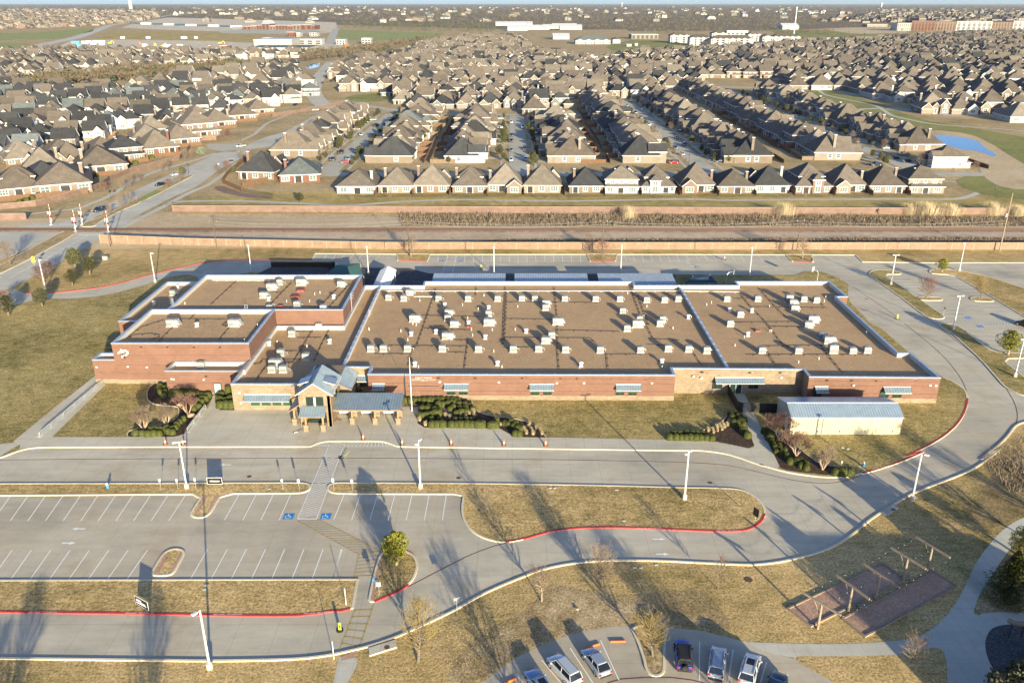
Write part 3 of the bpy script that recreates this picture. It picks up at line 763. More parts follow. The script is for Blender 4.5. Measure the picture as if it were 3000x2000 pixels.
sheet("dirt_bed", smooth_poly(F3.m((2500, 480), (2240, 600), (2150, 690), (2060, 810), (1995, 920), (1950, 980), (1905, 1095), (1925, 1128), (2000, 1107), (2100, 1102), (2500, 1120)), 1), .035, M['rough'])
pad = smooth_poly(F3.m((2500, 1180), (2240, 1180), (2100, 1185), (2020, 1210), (1985, 1280), (1985, 1350), (2010, 1430), (2060, 1510), (2100, 1568), (2200, 1700), (2500, 1700)), 2)
sheet("play_pad", pad, .035, M['rubber'])
ti = island(F2.m((1895, 1195), (1945, 1290), (1990, 1420), (2000, 1480), (2030, 1515), (2070, 1525), (2105, 1510), (2118, 1480), (2118, 1330), (2140, 1200)), 'rough', sm=1)
sheet("worn_grass", smooth_poly(F2.m((640, 1568), (860, 1250), (1250, 1080), (1350, 900), (1600, 960), (1850, 1000), (2240, 950)) + F3.m((150, 960), (250, 1080), (330, 1200), (250, 1225), (0, 1190)) + F2.m((2240, 1190), (1890, 1170), (1450, 1240), (1150, 1380), (900, 1568)), 2, True, 4), .0125, M['rough'])
sheet("worn_grass", smooth_poly(F3.m((1800, 420), (1950, 330), (2100, 100), (2400, -20), (2500, 380), (2240, 450), (2100, 540), (1950, 560)), 2, True, 4), .0125, M['rough'])
walk(F2.m((0, 1400), (95, 1385), (102, 1440), (75, 1510), (20, 1600), (-60, 1600)) + F1.m((2225, 1395)), 'path', .03, name="path")
walk(F2.m((0, 1395), (95, 1355), (100, 1400), (0, 1420)), 'court', .034, name="tactile_pad")
# ================================================================== THE SCHOOL
school = thing("school_building", "long low red brick school with brown gravel roofs and a stone entrance tower", "school", (0, 0, 0))
def wall_faces(b, poly, z0, z1, mi=0, skip=()):
 poly = ccw(poly); n = len(poly)
 for i in range(n):
  if i in skip: continue
  p, q = poly[i], poly[(i + 1) % n]
  b.face([(p[0], p[1], z0), (q[0], q[1], z0), (q[0], q[1], z1), (p[0], p[1], z1)], mi)
def inset(poly, d):
 return offset(ccw(poly), d, True)
def block_parts(poly, h, rz, stone_base=0.0, th=.38, base_edges=None, brick='brick', stone_edges=()):
 """brick or stone walls, a gravel roof inside a parapet and a metal coping; returns nothing, all are parts of the school"""
 poly = ccw(poly); n = len(poly)
 w = MB()
 for i in range(n):
  p, q = poly[i], poly[(i + 1) % n]
  mi = 1 if i in stone_edges else 0
  zb = stone_base if (mi == 0 and stone_base and (base_edges is None or i in base_edges)) else 0.0
  w.face([(p[0], p[1], zb), (q[0], q[1], zb), (q[0], q[1], h), (p[0], p[1], h)], mi)
 w.build("wall", [M[brick], M['stone']], school)
 if stone_base:
  s = MB(); o_ = offset(poly, -.06, True)
  for i in range(n):
   if (base_edges is None or i in base_edges) and i not in stone_edges:
    p, q = o_[i], o_[(i + 1) % n]; a, c = poly[i], poly[(i + 1) % n]
    s.face([(p[0], p[1], 0), (q[0], q[1], 0), (q[0], q[1], stone_base), (p[0], p[1], stone_base)])
    s.face([(p[0], p[1], stone_base), (q[0], q[1], stone_base), (c[0], c[1], stone_base), (a[0], a[1], stone_base)], 1)
  s.build("stone_base", [M['stone'], M['cap']], school)
 ins = inset(poly, th)
 r = MB()
 r.face([(x, y, rz) for x, y in ins])
 r.build("roof", M['roof'], school)
 m = MB()
 for i in range(n):
  p, q = ins[i], ins[(i + 1) % n]
  m.face([(q[0], q[1], rz), (p[0], p[1], rz), (p[0], p[1], h), (q[0], q[1], h)])
 m.build("parapet", M['membrane'], school)
 c = MB(); oo = offset(poly, -.06, True); ii = offset(poly, th + .05, True)
 for i in range(n):
  j = (i + 1) % n
  A, B_, C, D = oo[i], oo[j], ii[j], ii[i]
  t, u = h + .07, h - .1
  c.face([(A[0], A[1], t), (B_[0], B_[1], t), (C[0], C[1], t), (D[0], D[1], t)])
  c.face([(A[0], A[1], u), (B_[0], B_[1], u), (B_[0], B_[1], t), (A[0], A[1], t)])
  c.face([(C[0], C[1], u), (D[0], D[1], u), (D[0], D[1], t), (C[0], C[1], t)])
  # joint covers of the coping, every three metres
  L = math.hypot(B_[0] - A[0], B_[1] - A[1]); k = int(L // 3.1)
  for s_ in range(1, k):
   f = s_ / k
   x0, y0 = A[0] + (B_[0] - A[0]) * f, A[1] + (B_[1] - A[1]) * f
   x1, y1 = D[0] + (C[0] - D[0]) * f, D[1] + (C[1] - D[1]) * f
   dx, dy = (B_[0] - A[0]) / L * .07, (B_[1] - A[1]) / L * .07
   c.face([(x0 - dx, y0 - dy, t + .012), (x0 + dx, y0 + dy, t + .012), (x1 + dx, y1 + dy, t + .012), (x1 - dx, y1 - dy, t + .012)], 1)
 c.build("coping", [M['coping'], M['whitetrim']], school)
ZR = 4.35
main = [(-50.1, 134.0), (-36.5, 133.9), (-36.5, 141.6), (-26.4, 141.4), (-26.4, 138.2), (29.8, 137.8), (29.8, 140.9), (54.0, 140.4), (54.0, 137.1), (77.7, 136.7), (77.5, 148.4), (75.1, 148.4),
  (75.1, 181.5), (77.6, 181.5), (77.5, 193.0), (54.3, 193.0), (54.3, 190.0), (29.7, 190.0), (29.7, 192.9), (-21.4, 192.9), (-21.4, 189.8), (-35.5, 189.8), (-35.6, 163.0), (-49.75, 163.0), (-49.8, 140.4), (-50.1, 140.35)]
block_parts(main, 5.2, ZR, 1.0, base_edges={4, 8, 9}, stone_edges={0, 1, 2, 3, 5, 6, 7, 25})
block_parts([(-64.5, 140.6), (-50.14, 140.5), (-50.14, 145.05), (-64.5, 145.05)], 4.8, 4.0, .45, base_edges={0})
block_parts([(-75.8, 145.1), (-49.78, 145.12), (-49.78, 163.95), (-75.8, 163.95)], 8.5, 7.6, 1.0, base_edges={0})
block_parts([(-80.2, 145.35), (-75.84, 145.35), (-75.84, 148.8), (-80.2, 148.8)], 5.0, 4.2, 1.0, base_edges={0})
block_parts([(-72.6, 164.02), (-35.55, 164.02), (-35.55, 188.2), (-72.6, 188.2)], 8.35, 7.5)
block_parts([(-83.9, 165.3), (-72.65, 165.3), (-72.65, 192.3), (-83.9, 192.3)], 5.3, 4.5)
# divider parapets across the low roof
for x, y0, y1, h in ((-31.6, 142.0, 189.3, 5.15), (40.35, 141.2, 189.6, 4.95)):
 b = MB(); b.box(x - .18, x + .18, y0, y1, ZR - .1, h); b.build("parapet", M['membrane'], school)
 b = MB(); b.box(x - .25, x + .25, y0, y1, h, h + .08)
 for i in range(1, 16):
  yy = y0 + (y1 - y0) * i / 16; b.box(x - .26, x + .26, yy - .07, yy + .07, h + .08, h + .095, 1)
 b.build("coping", [M['coping'], M['whitetrim']], school)
# white flashing where the tall walls meet the low roof
b = MB()
b.box(-49.72, -49.6, 145.2, 163.0, ZR, ZR + .35); b.box(-49.7, -35.6, 162.78, 162.95, ZR, ZR + .35); b.box(-35.5, -35.38, 163.0, 188.4, ZR, ZR + .35); b.box(-64.0, -50.5, 144.5, 144.64, 4.0, 4.3)
b.build("flashing", M['whitetrim'], school)
b = MB()                                    # string courses on the brick
for poly, zs in (([(-64.53, 140.55), (-50.16, 140.45)], (3.9, 2.3)), ([(-80.22, 145.3), (-75.83, 145.3)], (4.3, 2.4)), ([(-26.4, 138.12), (29.8, 137.72)], (4.35, 3.4, 1.85)), ([(54.05, 137.02), (77.7, 136.62)], (4.35, 3.4, 1.85)), ([(-75.8, 145.04), (-49.8, 145.06)], (7.6, 6.0, 4.0, 2.2))):
 for z in zs:
  (xa, ya), (xb, yb) = poly
  b.face([(xa, ya - .02, z), (xb, yb - .02, z), (xb, yb - .02, z + .09), (xa, ya - .02, z + .09)])
  b.face([(xa, ya - .02, z + .09), (xb, yb - .02, z + .09), (xb, yb + .09, z + .09), (xa, ya + .09, z + .09)])
b.build("string_course", M['brick'], school)
def win(cx, y, z0, w, h, panes=2, g='glassg', up=0.0, parent=school):
 """a window facing -y: dark frame, panes, sill"""
 f = MB()
 t = .07
 f.box(cx - w / 2, cx + w / 2, y - .05, y + .05, z0, z0 + t); f.box(cx - w / 2, cx + w / 2, y - .05, y + .05, z0 + h - t, z0 + h)
 for i in range(panes + 1):
  x = cx - w / 2 + (w - t) * i / panes
  f.box(x, x + t, y - .052, y + .05, z0 + t, z0 + h - t)
 o = f.build("window", M['frame'], parent)
 p = MB()
 zc = z0 + h * up
 p.face([(cx - w / 2 + .03, y - .02, zc), (cx + w / 2 - .03, y - .02, zc), (cx + w / 2 - .03, y - .02, z0 + h - .03), (cx - w / 2 + .03, y - .02, z0 + h - .03)], 0)
 if up:
  p.face([(cx - w / 2 + .03, y - .02, z0 + .03), (cx + w / 2 - .03, y - .02, z0 + .03), (cx + w / 2 - .03, y - .02, zc), (cx - w / 2 + .03, y - .02, zc)], 1)
 p.build("pane", [M[g], M['glass']], o)
 s = MB(); s.box(cx - w / 2 - .06, cx + w / 2 + .06, y - .12, y + .02, z0 - .09, z0 - .005); s.build("sill", M['cap'], o)
 return o
def awning(x0, x1, y, zt, drop=.75, out=1.15, seam='seam'):
 b = MB()
 a = .07
 top = [(x0, y, zt), (x1, y, zt), (x1, y - out, zt - drop), (x0, y - out, zt - drop)]
 b.face([top[3], top[2], top[1], top[0]])
 lo = [(x, yy, z - a) for x, yy, z in top]
 b.face(lo)
 b.face([top[3], lo[3], lo[2], top[2]], 1); b.face([top[0], lo[0], lo[3], top[3]], 1); b.face([top[2], lo[2], lo[1], top[1]], 1)
 n = int((x1 - x0) / .48)
 for i in range(n + 1):
  x = x0 + (x1 - x0) * i / n
  b.ring([[(x - .02, y, zt), (x + .02, y, zt), (x + .02, y, zt + .05), (x - .02, y, zt + .05)], [(x - .02, y - out, zt - drop), (x + .02, y - out, zt - drop), (x + .02, y - out, zt - drop + .05), (x - .02, y - out, zt - drop + .05)]])
 b.box(x0 - .04, x1 + .04, y - .1, y + .02, zt, zt + .1, 1)
 for x in (x0 + .1, x1 - .1):
  b.tube((x, y, zt - .95), (x, y - out + .1, zt - drop - .06), .035, n=5, mi=2)
 return b.build("awning", [M[seam], M['whitetrim'], M['dark']], school)
def fy(x):                                   # the front wall plane
 return 138.2 - (x + 26.4) * .0071
# windows under awnings on the red front wall  (S2 pixels -> x on the wall)
def wx(RG, px, py, z):
 return RG(px, py, z)[0]
for cx, (a0, a1) in ((((270,),), (220, 303)), (((755,), (839,)), (711, 878)), (((1335,), (1421,)), (1297, 1463)), (((1921,), (2008,)), (1887, 2057))):
 for (c,) in cx:
  x = wx(S2, c, 1053, 1.9); win(x, fy(x) - .02, 1.15, 1.62, 1.22, 2, 'glassg', .35 if c > 500 else .0)
 x0, x1 = wx(S2, a0, 990, 3.2), wx(S2, a1, 990, 3.2)
 awning(x0, x1, fy(x0) - .05, 3.35)
for c in (1398, 1487):
 x = wx(S3, c, 1075, 1.9); win(x, 136.75, 1.15, 1.62, 1.22, 2, 'glassg', .5)
x0, x1 = wx(S3, 1370, 1010, 3.2), wx(S3, 1553, 1010, 3.2); awning(x0, x1, 136.75, 3.35)
x = wx(S3, 930, 1070, 1.9); win(x, 136.9, .95, 1.6, 1.4, 2, 'glass')
x0, x1 = wx(S3, 898, 1005, 3.2), wx(S3, 986, 1005, 3.2); awning(x0, x1, 136.9, 3.35)
for c in (249, 497):
 x = wx(S3, c, 1018, 2.0); win(x, 140.5, 1.2, 1.75, 1.3, 2, 'glass')
x0, x1 = wx(S3, 220, 952, 3.4), wx(S3, 553, 952, 3.4); awning(x0, x1, 140.5, 3.5)
x = wx(S3, 358, 1020, 1.2)
b = MB(); b.box(x - 1.2, x + 1.2, 140.45, 140.6, .14, 2.35); o = b.build("door", M['door'], school)
b = MB(); b.box(x - 1.05, x - .06, 140.40, 140.44, .3, 2.2); b.box(x + .06, x + 1.05, 140.40, 140.44, .3, 2.2); b.build("glass", M['glass'], o)
# stone office front left of the tower
for c in (1286, 1361, 1436, 1509):
 x = wx(S1, c, 1125, 1.7); win(x, 133.9, 1.05, 1.55, 1.25, 2, 'glassg')
x0, x1 = wx(S1, 1228, 1062, 3.0), wx(S1, 1541, 1062, 3.0); awning(x0, x1, 133.9, 3.2, .8, 1.3)
x = wx(S1, 2045, 1003, 2.2); win(x - .4, 141.4, 1.2, 1.7, 1.4, 2, 'glass'); awning(x - 1.5, -26.5, 141.35, 3.5)
# service door in the small brick wing
x = wx(S1, 1022, 1045, 1.2)
b = MB(); b.box(x - .62, x + .62, 140.36, 140.5, .16, 2.3); o = b.build("door", M['door'], school)
b = MB(); b.box(x - .72, x - .62, 140.3, 140.5, .16, 2.4); b.box(x + .62, x + .72, 140.3, 140.5, .16, 2.4); b.box(x - .62, x + .62, 140.3, 140.5, 2.3, 2.4); b.build("door_frame", M['frame'], o)
# wall lamps, scuppers, downpipes
def wallbox(RG, px, py, y, w=.35, h=.22, m='whitetrim', name="wall_light"):
 # find x, z of the pixel on the plane y
 lo, hi = 0.0, 9.0
 for _ in range(40):
  mid = (lo + hi) / 2
  if RG(px, py, mid)[1] > y: lo = mid
  else: hi = mid
 x = RG(px, py, lo)[0]
 b = MB(); b.bbox(x - w / 2, x + w / 2, y - .2, y + .02, lo - h / 2, lo + h / 2, .03); b.build(name, M[m], school)
for q in ((412, 878), (543, 882), (197, 880)): wallbox(S1, *q, 145.1)
for q in ((503, 743), (683, 743), (866, 745), (1047, 744)): wallbox(S1, *q, 145.1, .4, .2, 'dark', "scupper")
for q in ((712, 962), (728, 964), (935, 967)): wallbox(S1, *q, 140.5)
wallbox(S1, 950, 945, 140.5, .4, .2, 'dark', "scupper")
for q in ((670, 956), (923, 957), (1246, 957), (1510, 959), (1623, 960), (1857, 961), (2093, 964)): wallbox(S2, *q, fy(0), .42, .22, 'dark', "scupper")
for q in ((679, 982), (1086, 985), (1485, 990), (1672, 990), (2140, 990)): wallbox(S2, *q, fy(0), .4, .25)
for q in ((997, 973), (1165, 975), (1334, 976), (1602, 978)): wallbox(S3, *q, 136.9, .42, .22, 'dark', "scupper")
for q in ((1177, 1006), (1705, 1006), (1743, 1008)): wallbox(S3, *q, 136.8, .4, .28)
for q in ((135, 917), (463, 919), (672, 919)): wallbox(S3, *q, 140.45, .42, .22, 'dark', "scupper")
for q in ((75, 945), (130, 955), (680, 952)): wallbox(S3, *q, 140.45, .4, .28)
for q in ((1180, 1057), (1192, 1127)): wallbox(S1, *q, 133.9, .35, .35)
wallbox(S1, 1955, 937, 141.4, .5, .25)
x = wx(S2, 437, 1000, 3); b = MB(); b.box(x - .07, x + .07, fy(x) - .14, fy(x) - .01, .2, 4.6); b.build("downpipe", M['frame'], school)
b = MB(); b.tube((wx(S2, 465, 994, 3), fy(0) - .12, 3.0), (wx(S2, 677, 997, 3), fy(0) - .12, 2.97), .04, n=5); b.build("conduit", M['frame'], school)
# raised lettering on the front wall, white and weathered, three lines
def on_wall(RG, px, py, y):
 lo, hi = 0.0, 9.0
 for _ in range(40):
  mid = (lo + hi) / 2
  if RG(px, py, mid)[1] > y: lo = mid
  else: hi = mid
 return RG(px, py, lo)[0], lo
for px, py, s, t in ((566, 955, .5, "LIGHT FARMS"), (568, 968, .42, "ELEMENTARY SCHOOL"), (568, 978, .2, "PROSPER I S D")):
 xx, zz = on_wall(S2, px, py, fy(-15))
 text(t, (xx, fy(xx) - .07, zz), s, 0, 'membrane', "lettering", school, PI / 2)
# swirl emblem on the tall gable wall
xx, zz = on_wall(S1, 378, 785, 145.1)
def flat(pts, y, mi, b):
 p = [(xx + u, y, zz + w) for u, w in pts]
 b.ring([p, [(u, y - .06, w) for u, _, w in p]], mi=mi)
b = MB()
sw = [(-.95, -.1), (-.6, .28), (-.2, .47), (.3, .55), (.75, .5), (.98, .25), (.9, -.08), (.55, -.35), (.1, -.48)]
for i, (p, q) in enumerate(zip(sw, sw[1:])):
 r0 = .1 + .06 * math.sin(PI * i / 8); r1 = .1 + .06 * math.sin(PI * (i + 1) / 8)
 d = Vector((q[0] - p[0], q[1] - p[1])).normalized(); n_ = (-d.y, d.x)
 flat([(p[0] - n_[0] * r0, p[1] - n_[1] * r0), (q[0] - n_[0] * r1, q[1] - n_[1] * r1), (q[0] + n_[0] * r1, q[1] + n_[1] * r1), (p[0] + n_[0] * r0, p[1] + n_[1] * r0)], 145.02 - .003 * i, 0, b)
flat([(-.32, .45), (-.12, .5), (-.1, .7), (-.2, .95), (-.3, .75)], 144.94, 0, b)
flat([(-.35, .3), (-.1, .42), (.3, .1), (.2, -.05), (-.3, .02)], 144.95, 0, b)
flat([(-.22, -.45), (.02, -.42), (-.1, -.85), (-.42, -.9)], 144.96, 0, b)
flat([(-.28, -.02), (0, .1), (.36, -.05), (.1, -.2), (-.15, -.18)], 144.93, 1, b)
flat([(-.02, -.48), (.32, -.42), (.3, -1.15), (.18, -1.15)], 144.94, 1, b)
b.build("emblem", [M['white'], M['signblack']], school)
# ---- entrance tower: stone shaft, crossing metal gables, porch and side lean-tos
TX0, TX1, TY0, TY1, TE, TP = -36.55, -31.0, 127.75, 135.2, 6.4, 8.3
tw = MB()
xm = (TX0 + TX1) / 2
op0, op1, oz = -35.6, -32.0, 2.9                    # archway through the front
for (a, c, z0) in ((TX0, op0, 0), (op0, op1, oz), (op1, TX1, 0)):
 tw.face([(a, TY0, z0), (c, TY0, z0), (c, TY0, TE), (a, TY0, TE)])
tw.face([(TX0, TY0, TE), (TX1, TY0, TE), (xm, TY0, TP)])
tw.face([(TX1, TY0, 0), (TX1, TY1, 0), (TX1, TY1, TE), (TX1, TY0, TE)])
tw.face([(TX0, TY1, 0), (TX0, TY0, 0), (TX0, TY0, TE), (TX0, TY1, TE)])
tw.face([(TX1, TY1, 0), (TX0, TY1, 0), (TX0, TY1, TE), (TX1, TY1, TE)])
tw.face([(TX1, TY1, TE), (TX0, TY1, TE), (xm, TY1, TP)])
for x in (op0, op1):
 tw.face([(x, TY0, 0), (x, TY0 + 1.2, 0), (x, TY0 + 1.2, oz), (x, TY0, oz)])
tw.face([(op0, TY0 + 1.2, 0), (op1, TY0 + 1.2, 0), (op1, TY0 + 1.2, oz), (op0, TY0 + 1.2, oz)], 1)
tw.face([(op0, TY0, oz), (op1, TY0, oz), (op1, TY0 + 1.2, oz), (op0, TY0 + 1.2, oz)])
for x in (TX0 + .02, -35.72, -31.75, TX1 - .64):          # shallow buttresses
 tw.box(x, x + .62, TY0 - .14, TY0 - .003, 0, 1.0 if -36 < x < -32 else TE - .5)
tw.build("tower_wall", [M['stone'], M['glass']], school)
def slab(b, quad, t=.12, mi=0, mj=1):
 lo = [(x, y, z - t) for x, y, z in quad]
 b.face(quad, mi); b.face(list(reversed(lo)), mj)
 for i in range(4):
  j = (i + 1) % 4
  b.face([quad[i], lo[i], lo[j], quad[j]], mj)
def ribs(b, p0, p1, q0, q1, n, mi=0, h=.05):
 """seams from p (top edge) to q (bottom edge)"""
 for i in range(n + 1):
  f = i / n
  a = Vector(p0).lerp(Vector(p1), f); c = Vector(q0).lerp(Vector(q1), f)
  b.tube(a + Vector((0, 0, h * .6)), c + Vector((0, 0, h * .6)), .026, n=4, mi=mi)
tr = MB()
ov, sl_ = .45, (TP - TE) / (xm - TX0)
ya, yb = TY0 - .5, TY1 + .1
for sx, xe in ((-1, TX0 - ov), (1, TX1 + ov)):
 ze = TE - ov * sl_ + .1
 quad = [(xe, ya, ze), (xm, ya, TP + .12), (xm, yb, TP + .12), (xe, yb, ze)]
 if sx > 0: quad = list(reversed(quad))
 slab(tr, quad)
 ribs(tr, (xm, ya + .1, TP + .12), (xm, yb - .1, TP + .12), (xe, ya + .1, ze), (xe, yb - .1, ze), 15)
# low cross dormers
for sx in (-1, 1):
 x0 = xm + sx * 1.2; x1 = (TX0 - .5) if sx < 0 else (TX1 + .5)
 q = [(x0, TY0 + 2.0, 7.75), (x1, TY0 + 2.0, 7.05), (x1, TY0 + 4.6, 7.05), (x0, TY0 + 4.6, 7.75)]
 slab(tr, q if sx > 0 else list(reversed(q)))
tr.build("tower_roof", [M['seamy'], M['whitetrim']], school)
dw = MB()
for sx in (-1, 1):
 x1 = (TX0 - .3) if sx < 0 else (TX1 + .3)
 dw.box(min(xm, x1), max(xm, x1), TY0 + 2.2, TY0 + 4.4, 5.2, 7.0)
dw.build("dormer_wall", M['stone'], school)
win(-33.8, TY0 - .02, 4.05, 3.0, 1.7, 2, 'glass')
b = MB(); b.box(-33.98, -33.62, TY0 - .12, TY0 - .08, 4.12, 5.7); b.build("mullion", M['membrane'], school)
b = MB(); b.box(TX1, TX1 + .33, TY0 + 2.6, TY0 + 4.0, 4.4, 6.0); b.build("side_window", M['glass'], school)
pr_ = MB()                                           # porch roof
slab(pr_, [(-36.25, 125.55, 2.95), (-31.8, 125.55, 2.95), (-31.8, TY0 - .15, 4.05), (-36.25, TY0 - .15, 4.05)])
ribs(pr_, (-36.2, TY0 - .15, 4.05), (-31.85, TY0 - .15, 4.05), (-36.2, 125.55, 2.95), (-31.85, 125.55, 2.95), 9)
pr_.build("porch_roof", [M['seam'], M['wood']], school)
ll = MB()                                            # lean-tos at either side
slab(ll, [(-38.6, 127.6, 2.9), (TX0 - .02, 127.6, 4.2), (TX0 - .02, 133.6, 4.2), (-38.6, 133.6, 2.9)])
ribs(ll, (TX0 - .02, 127.7, 4.2), (TX0 - .02, 133.5, 4.2), (-38.6, 127.7, 2.9), (-38.6, 133.5, 2.9), 12)
ll.build("lean_to_roof", [M['seamy'], M['wood']], school)
ll = MB()
slab(ll, [(TX1 + .02, 133.4, 5.5), (-28.6, 133.4, 4.3), (-28.6, 141.0, 4.3), (TX1 + .02, 141.0, 5.5)])
ribs(ll, (TX1 + .02, 133.5, 5.5), (TX1 + .02, 140.9, 5.5), (-28.6, 133.5, 4.3), (-28.6, 140.9, 4.3), 15)
ll.build("lean_to_roof", [M['seamy'], M['wood']], school)
b = MB(); b.box(TX1 + .05, -29.2, 135.3, 141.3, .13, 4.3); b.build("vestibule_wall", M['stone'], school)
b = MB(); b.box(-36.4, TX1, 135.25, 141.5, .13, 5.6); b.build("lobby_wall", M['stone'], school)
def post(x, y, z1, name="column"):
 b = MB(); b.bbox(x - .42, x + .42, y - .42, y + .42, .13, 1.15, .03); b.box(x - .47, x + .47, y - .47, y + .47, 1.15, 1.25, 1)
 b.box(x - .15, x + .15, y - .15, y + .15, 1.25, z1, 2)
 b.build(name, [M['stone'], M['cap'], M['wood']], school)
for x, y, z in ((-35.25, 126.15, 2.85), (-32.3, 126.15, 2.85), (-37.75, 128.5, 3.2), (-37.75, 132.6, 3.2)):
 post(x, y, z)
for x in (-31.4, -27.8, -23.8, -19.8):
 post(x, 131.6, 3.55)
 if x > -31: post(x, 128.7, 2.85)
cn = MB()
slab(cn, [(-30.95, 128.2, 2.95), (-19.2, 128.2, 2.95), (-19.2, 133.1, 3.95), (-30.95, 133.1, 3.95)])
ribs(cn, (-30.9, 133.1, 3.95), (-19.25, 133.1, 3.95), (-30.9, 128.2, 2.95), (-19.25, 128.2, 2.95), 26)
cn.build("canopy_roof", [M['seam'], M['wood']], school)
cb = MB()
for y, z in ((128.7, 2.75), (131.6, 3.35)):
 cb.box(-30.9, -19.4, y - .12, y + .12, z - .18, z + .06)
cb.box(-36.1, -31.9, 126.05, 126.27, 2.62, 2.85)
cb.build("beam", M['wood'], school)
# ---- rooftop conduits, gas lines and supports (they belong to the roof)
def roofpath(RG, pts, z, r=.05, name="roof_pipe", m='pipe', feet=True):
 q = [(*RG(x, y, z), z) for x, y in pts]
 b = MB()
 b.path([(x, y, zz + .14) for x, y, zz in q], r, 4)
 if feet:
  for p, n_ in zip(q, q[1:]):
   L = math.hypot(n_[0] - p[0], n_[1] - p[1]); k = max(1, int(L / 2.4))
   for i in range(k):
    f = (i + .5) / k
    b.rbox(p[0] + (n_[0] - p[0]) * f, p[1] + (n_[1] - p[1]) * f, z, .42, .2, .1, math.atan2(n_[1] - p[1], n_[0] - p[0]) + PI / 2, 0)
 b.build(name, M[m], school)
for RG, z, L in ((S2, ZR, [[(1130, 330), (1118, 560), (1112, 735)], [(1140, 365), (1125, 700)], [(650, 340), (640, 385), (520, 735), (490, 760), (460, 880)], [(1465, 330), (1490, 560), (1488, 735), (1500, 900)], [(1990, 330), (2060, 520), (2150, 690)], [(2040, 380), (2120, 600)], [(873, 700), (860, 800), (848, 895)], [(1715, 683), (1830, 800), (1838, 900)], [(930, 330), (925, 395)],
                          [(1130, 437), (1500, 438), (1790, 442)], [(550, 530), (960, 537)], [(1130, 552), (1455, 557)], [(1120, 682), (1400, 684), (1720, 686)], [(560, 617), (890, 630)], [(210, 733), (480, 738), (870, 742)], [(230, 795), (480, 795)], [(1120, 752), (1330, 748)], [(730, 782), (850, 785)], [(1810, 798), (2110, 798)], [(2110, 730), (2250, 735)], [(700, 698), (870, 700)], [(940, 585), (1060, 590)], [(1470, 630), (1920, 640)], [(2150, 690), (2330, 700)]]),
                 (S3, ZR, [[(400, 385), (470, 470), (570, 570), (690, 730), (760, 762)], [(520, 335), (560, 380), (640, 470), (720, 545)], [(480, 470), (1000, 477)], [(350, 577), (770, 573)], [(550, 742), (1000, 733)], [(330, 412), (540, 415)], [(590, 605), (840, 608)], [(440, 800), (1320, 800)], [(950, 740), (1100, 920)], [(560, 740), (640, 870)], [(70, 780), (130, 870)], [(940, 430), (975, 470)]]),
                 (S1, ZR, [[(1700, 600), (1550, 850), (1490, 850)], [(1800, 620), (1740, 740), (1690, 850)], [(1560, 640), (1690, 642)], [(1580, 685), (1745, 682)], [(1490, 775), (1580, 775)], [(1260, 862), (1320, 862), (1340, 832), (1610, 833)], [(1370, 870), (1290, 980)], [(1480, 855), (1560, 858)]]),
                 (S1, 7.5, [[(1160, 290), (980, 455)], [(1540, 300), (1400, 445)], [(1900, 300), (1700, 500)], [(1940, 310), (1790, 480)], [(1400, 367), (1480, 372)], [(1580, 463), (1740, 470)]]),
                 (S1, 7.6, [[(780, 553), (1090, 556)], [(910, 478), (840, 552)], [(730, 600), (625, 705)], [(1115, 605), (1035, 700)], [(1110, 560), (1060, 598), (1110, 602)], [(660, 560), (500, 610), (400, 690), (450, 665), (570, 655), (628, 665), (620, 685), (560, 692)]]),
                 (S1, 4.0, [[(960, 868), (1160, 870)]])):
 for pts in L:
  roofpath(RG, pts, z, .045)
for RG, z, L in ((S2, ZR, [[(290, 361), (900, 362), (1600, 361), (2352, 362)], [(500, 400), (660, 400)]]), (S3, ZR, [[(0, 363), (400, 368)]]), (S1, 7.5, [[(990, 287), (1420, 289)]])):
 for pts in L:
  roofpath(RG, pts, z, .075, "roof_pipe", 'whitetrim')
# plumbing vents
for RG, z, L in ((S2, ZR, [(541, 430), (835, 460), (943, 487), (1215, 472), (193, 630), (411, 640), (493, 590), (517, 597), (1040, 632), (1198, 630), (904, 670), (870, 550), (897, 630), (532, 888), (1107, 888), (1640, 890), (1973, 380), (2105, 470), (2285, 620), (458, 700), (1050, 780), (983, 395), (2210, 890)]),
                 (S3, ZR, [(198, 444), (165, 458), (92, 553), (60, 545), (598, 470), (985, 405), (1265, 652), (938, 830), (798, 855), (360, 740), (600, 640), (612, 640), (425, 680), (975, 435)]),
                 (S1, ZR, [(1440, 715), (1645, 745), (1660, 590), (2070, 625)]), (S1, 7.5, [(1698, 385), (1505, 435), (1663, 435), (805, 450), (1735, 375)]), (S1, 7.6, [(1305, 600), (1215, 705)])):
 for px, py in L:
  x, y = RG(px, py, z); b = MB(); b.tube((x, y, z), (x, y, z + .55), .07, n=6); b.build("vent_pipe", M['whitetrim'], school)
for px, py, z, RG in ((1605, 360, 7.5, S1), (1568, 405, 7.5, S1)):
 x, y = RG(px, py, z); b = MB(); b.bbox(x - .9, x + .9, y - .75, y + .75, z, z + .5, .12); b.build("roof_hatch", M['redbox'], school)
for px, py, z, RG in ((1465, 465, 7.5, S1), (880, 608, ZR, S2), (515, 635, ZR, S3)):
 x, y = RG(px, py, z); b = MB(); b.bbox(x - .55, x + .55, y - .4, y + .4, z, z + .35, .08); b.build("roof_hatch", M['redbox'], school)
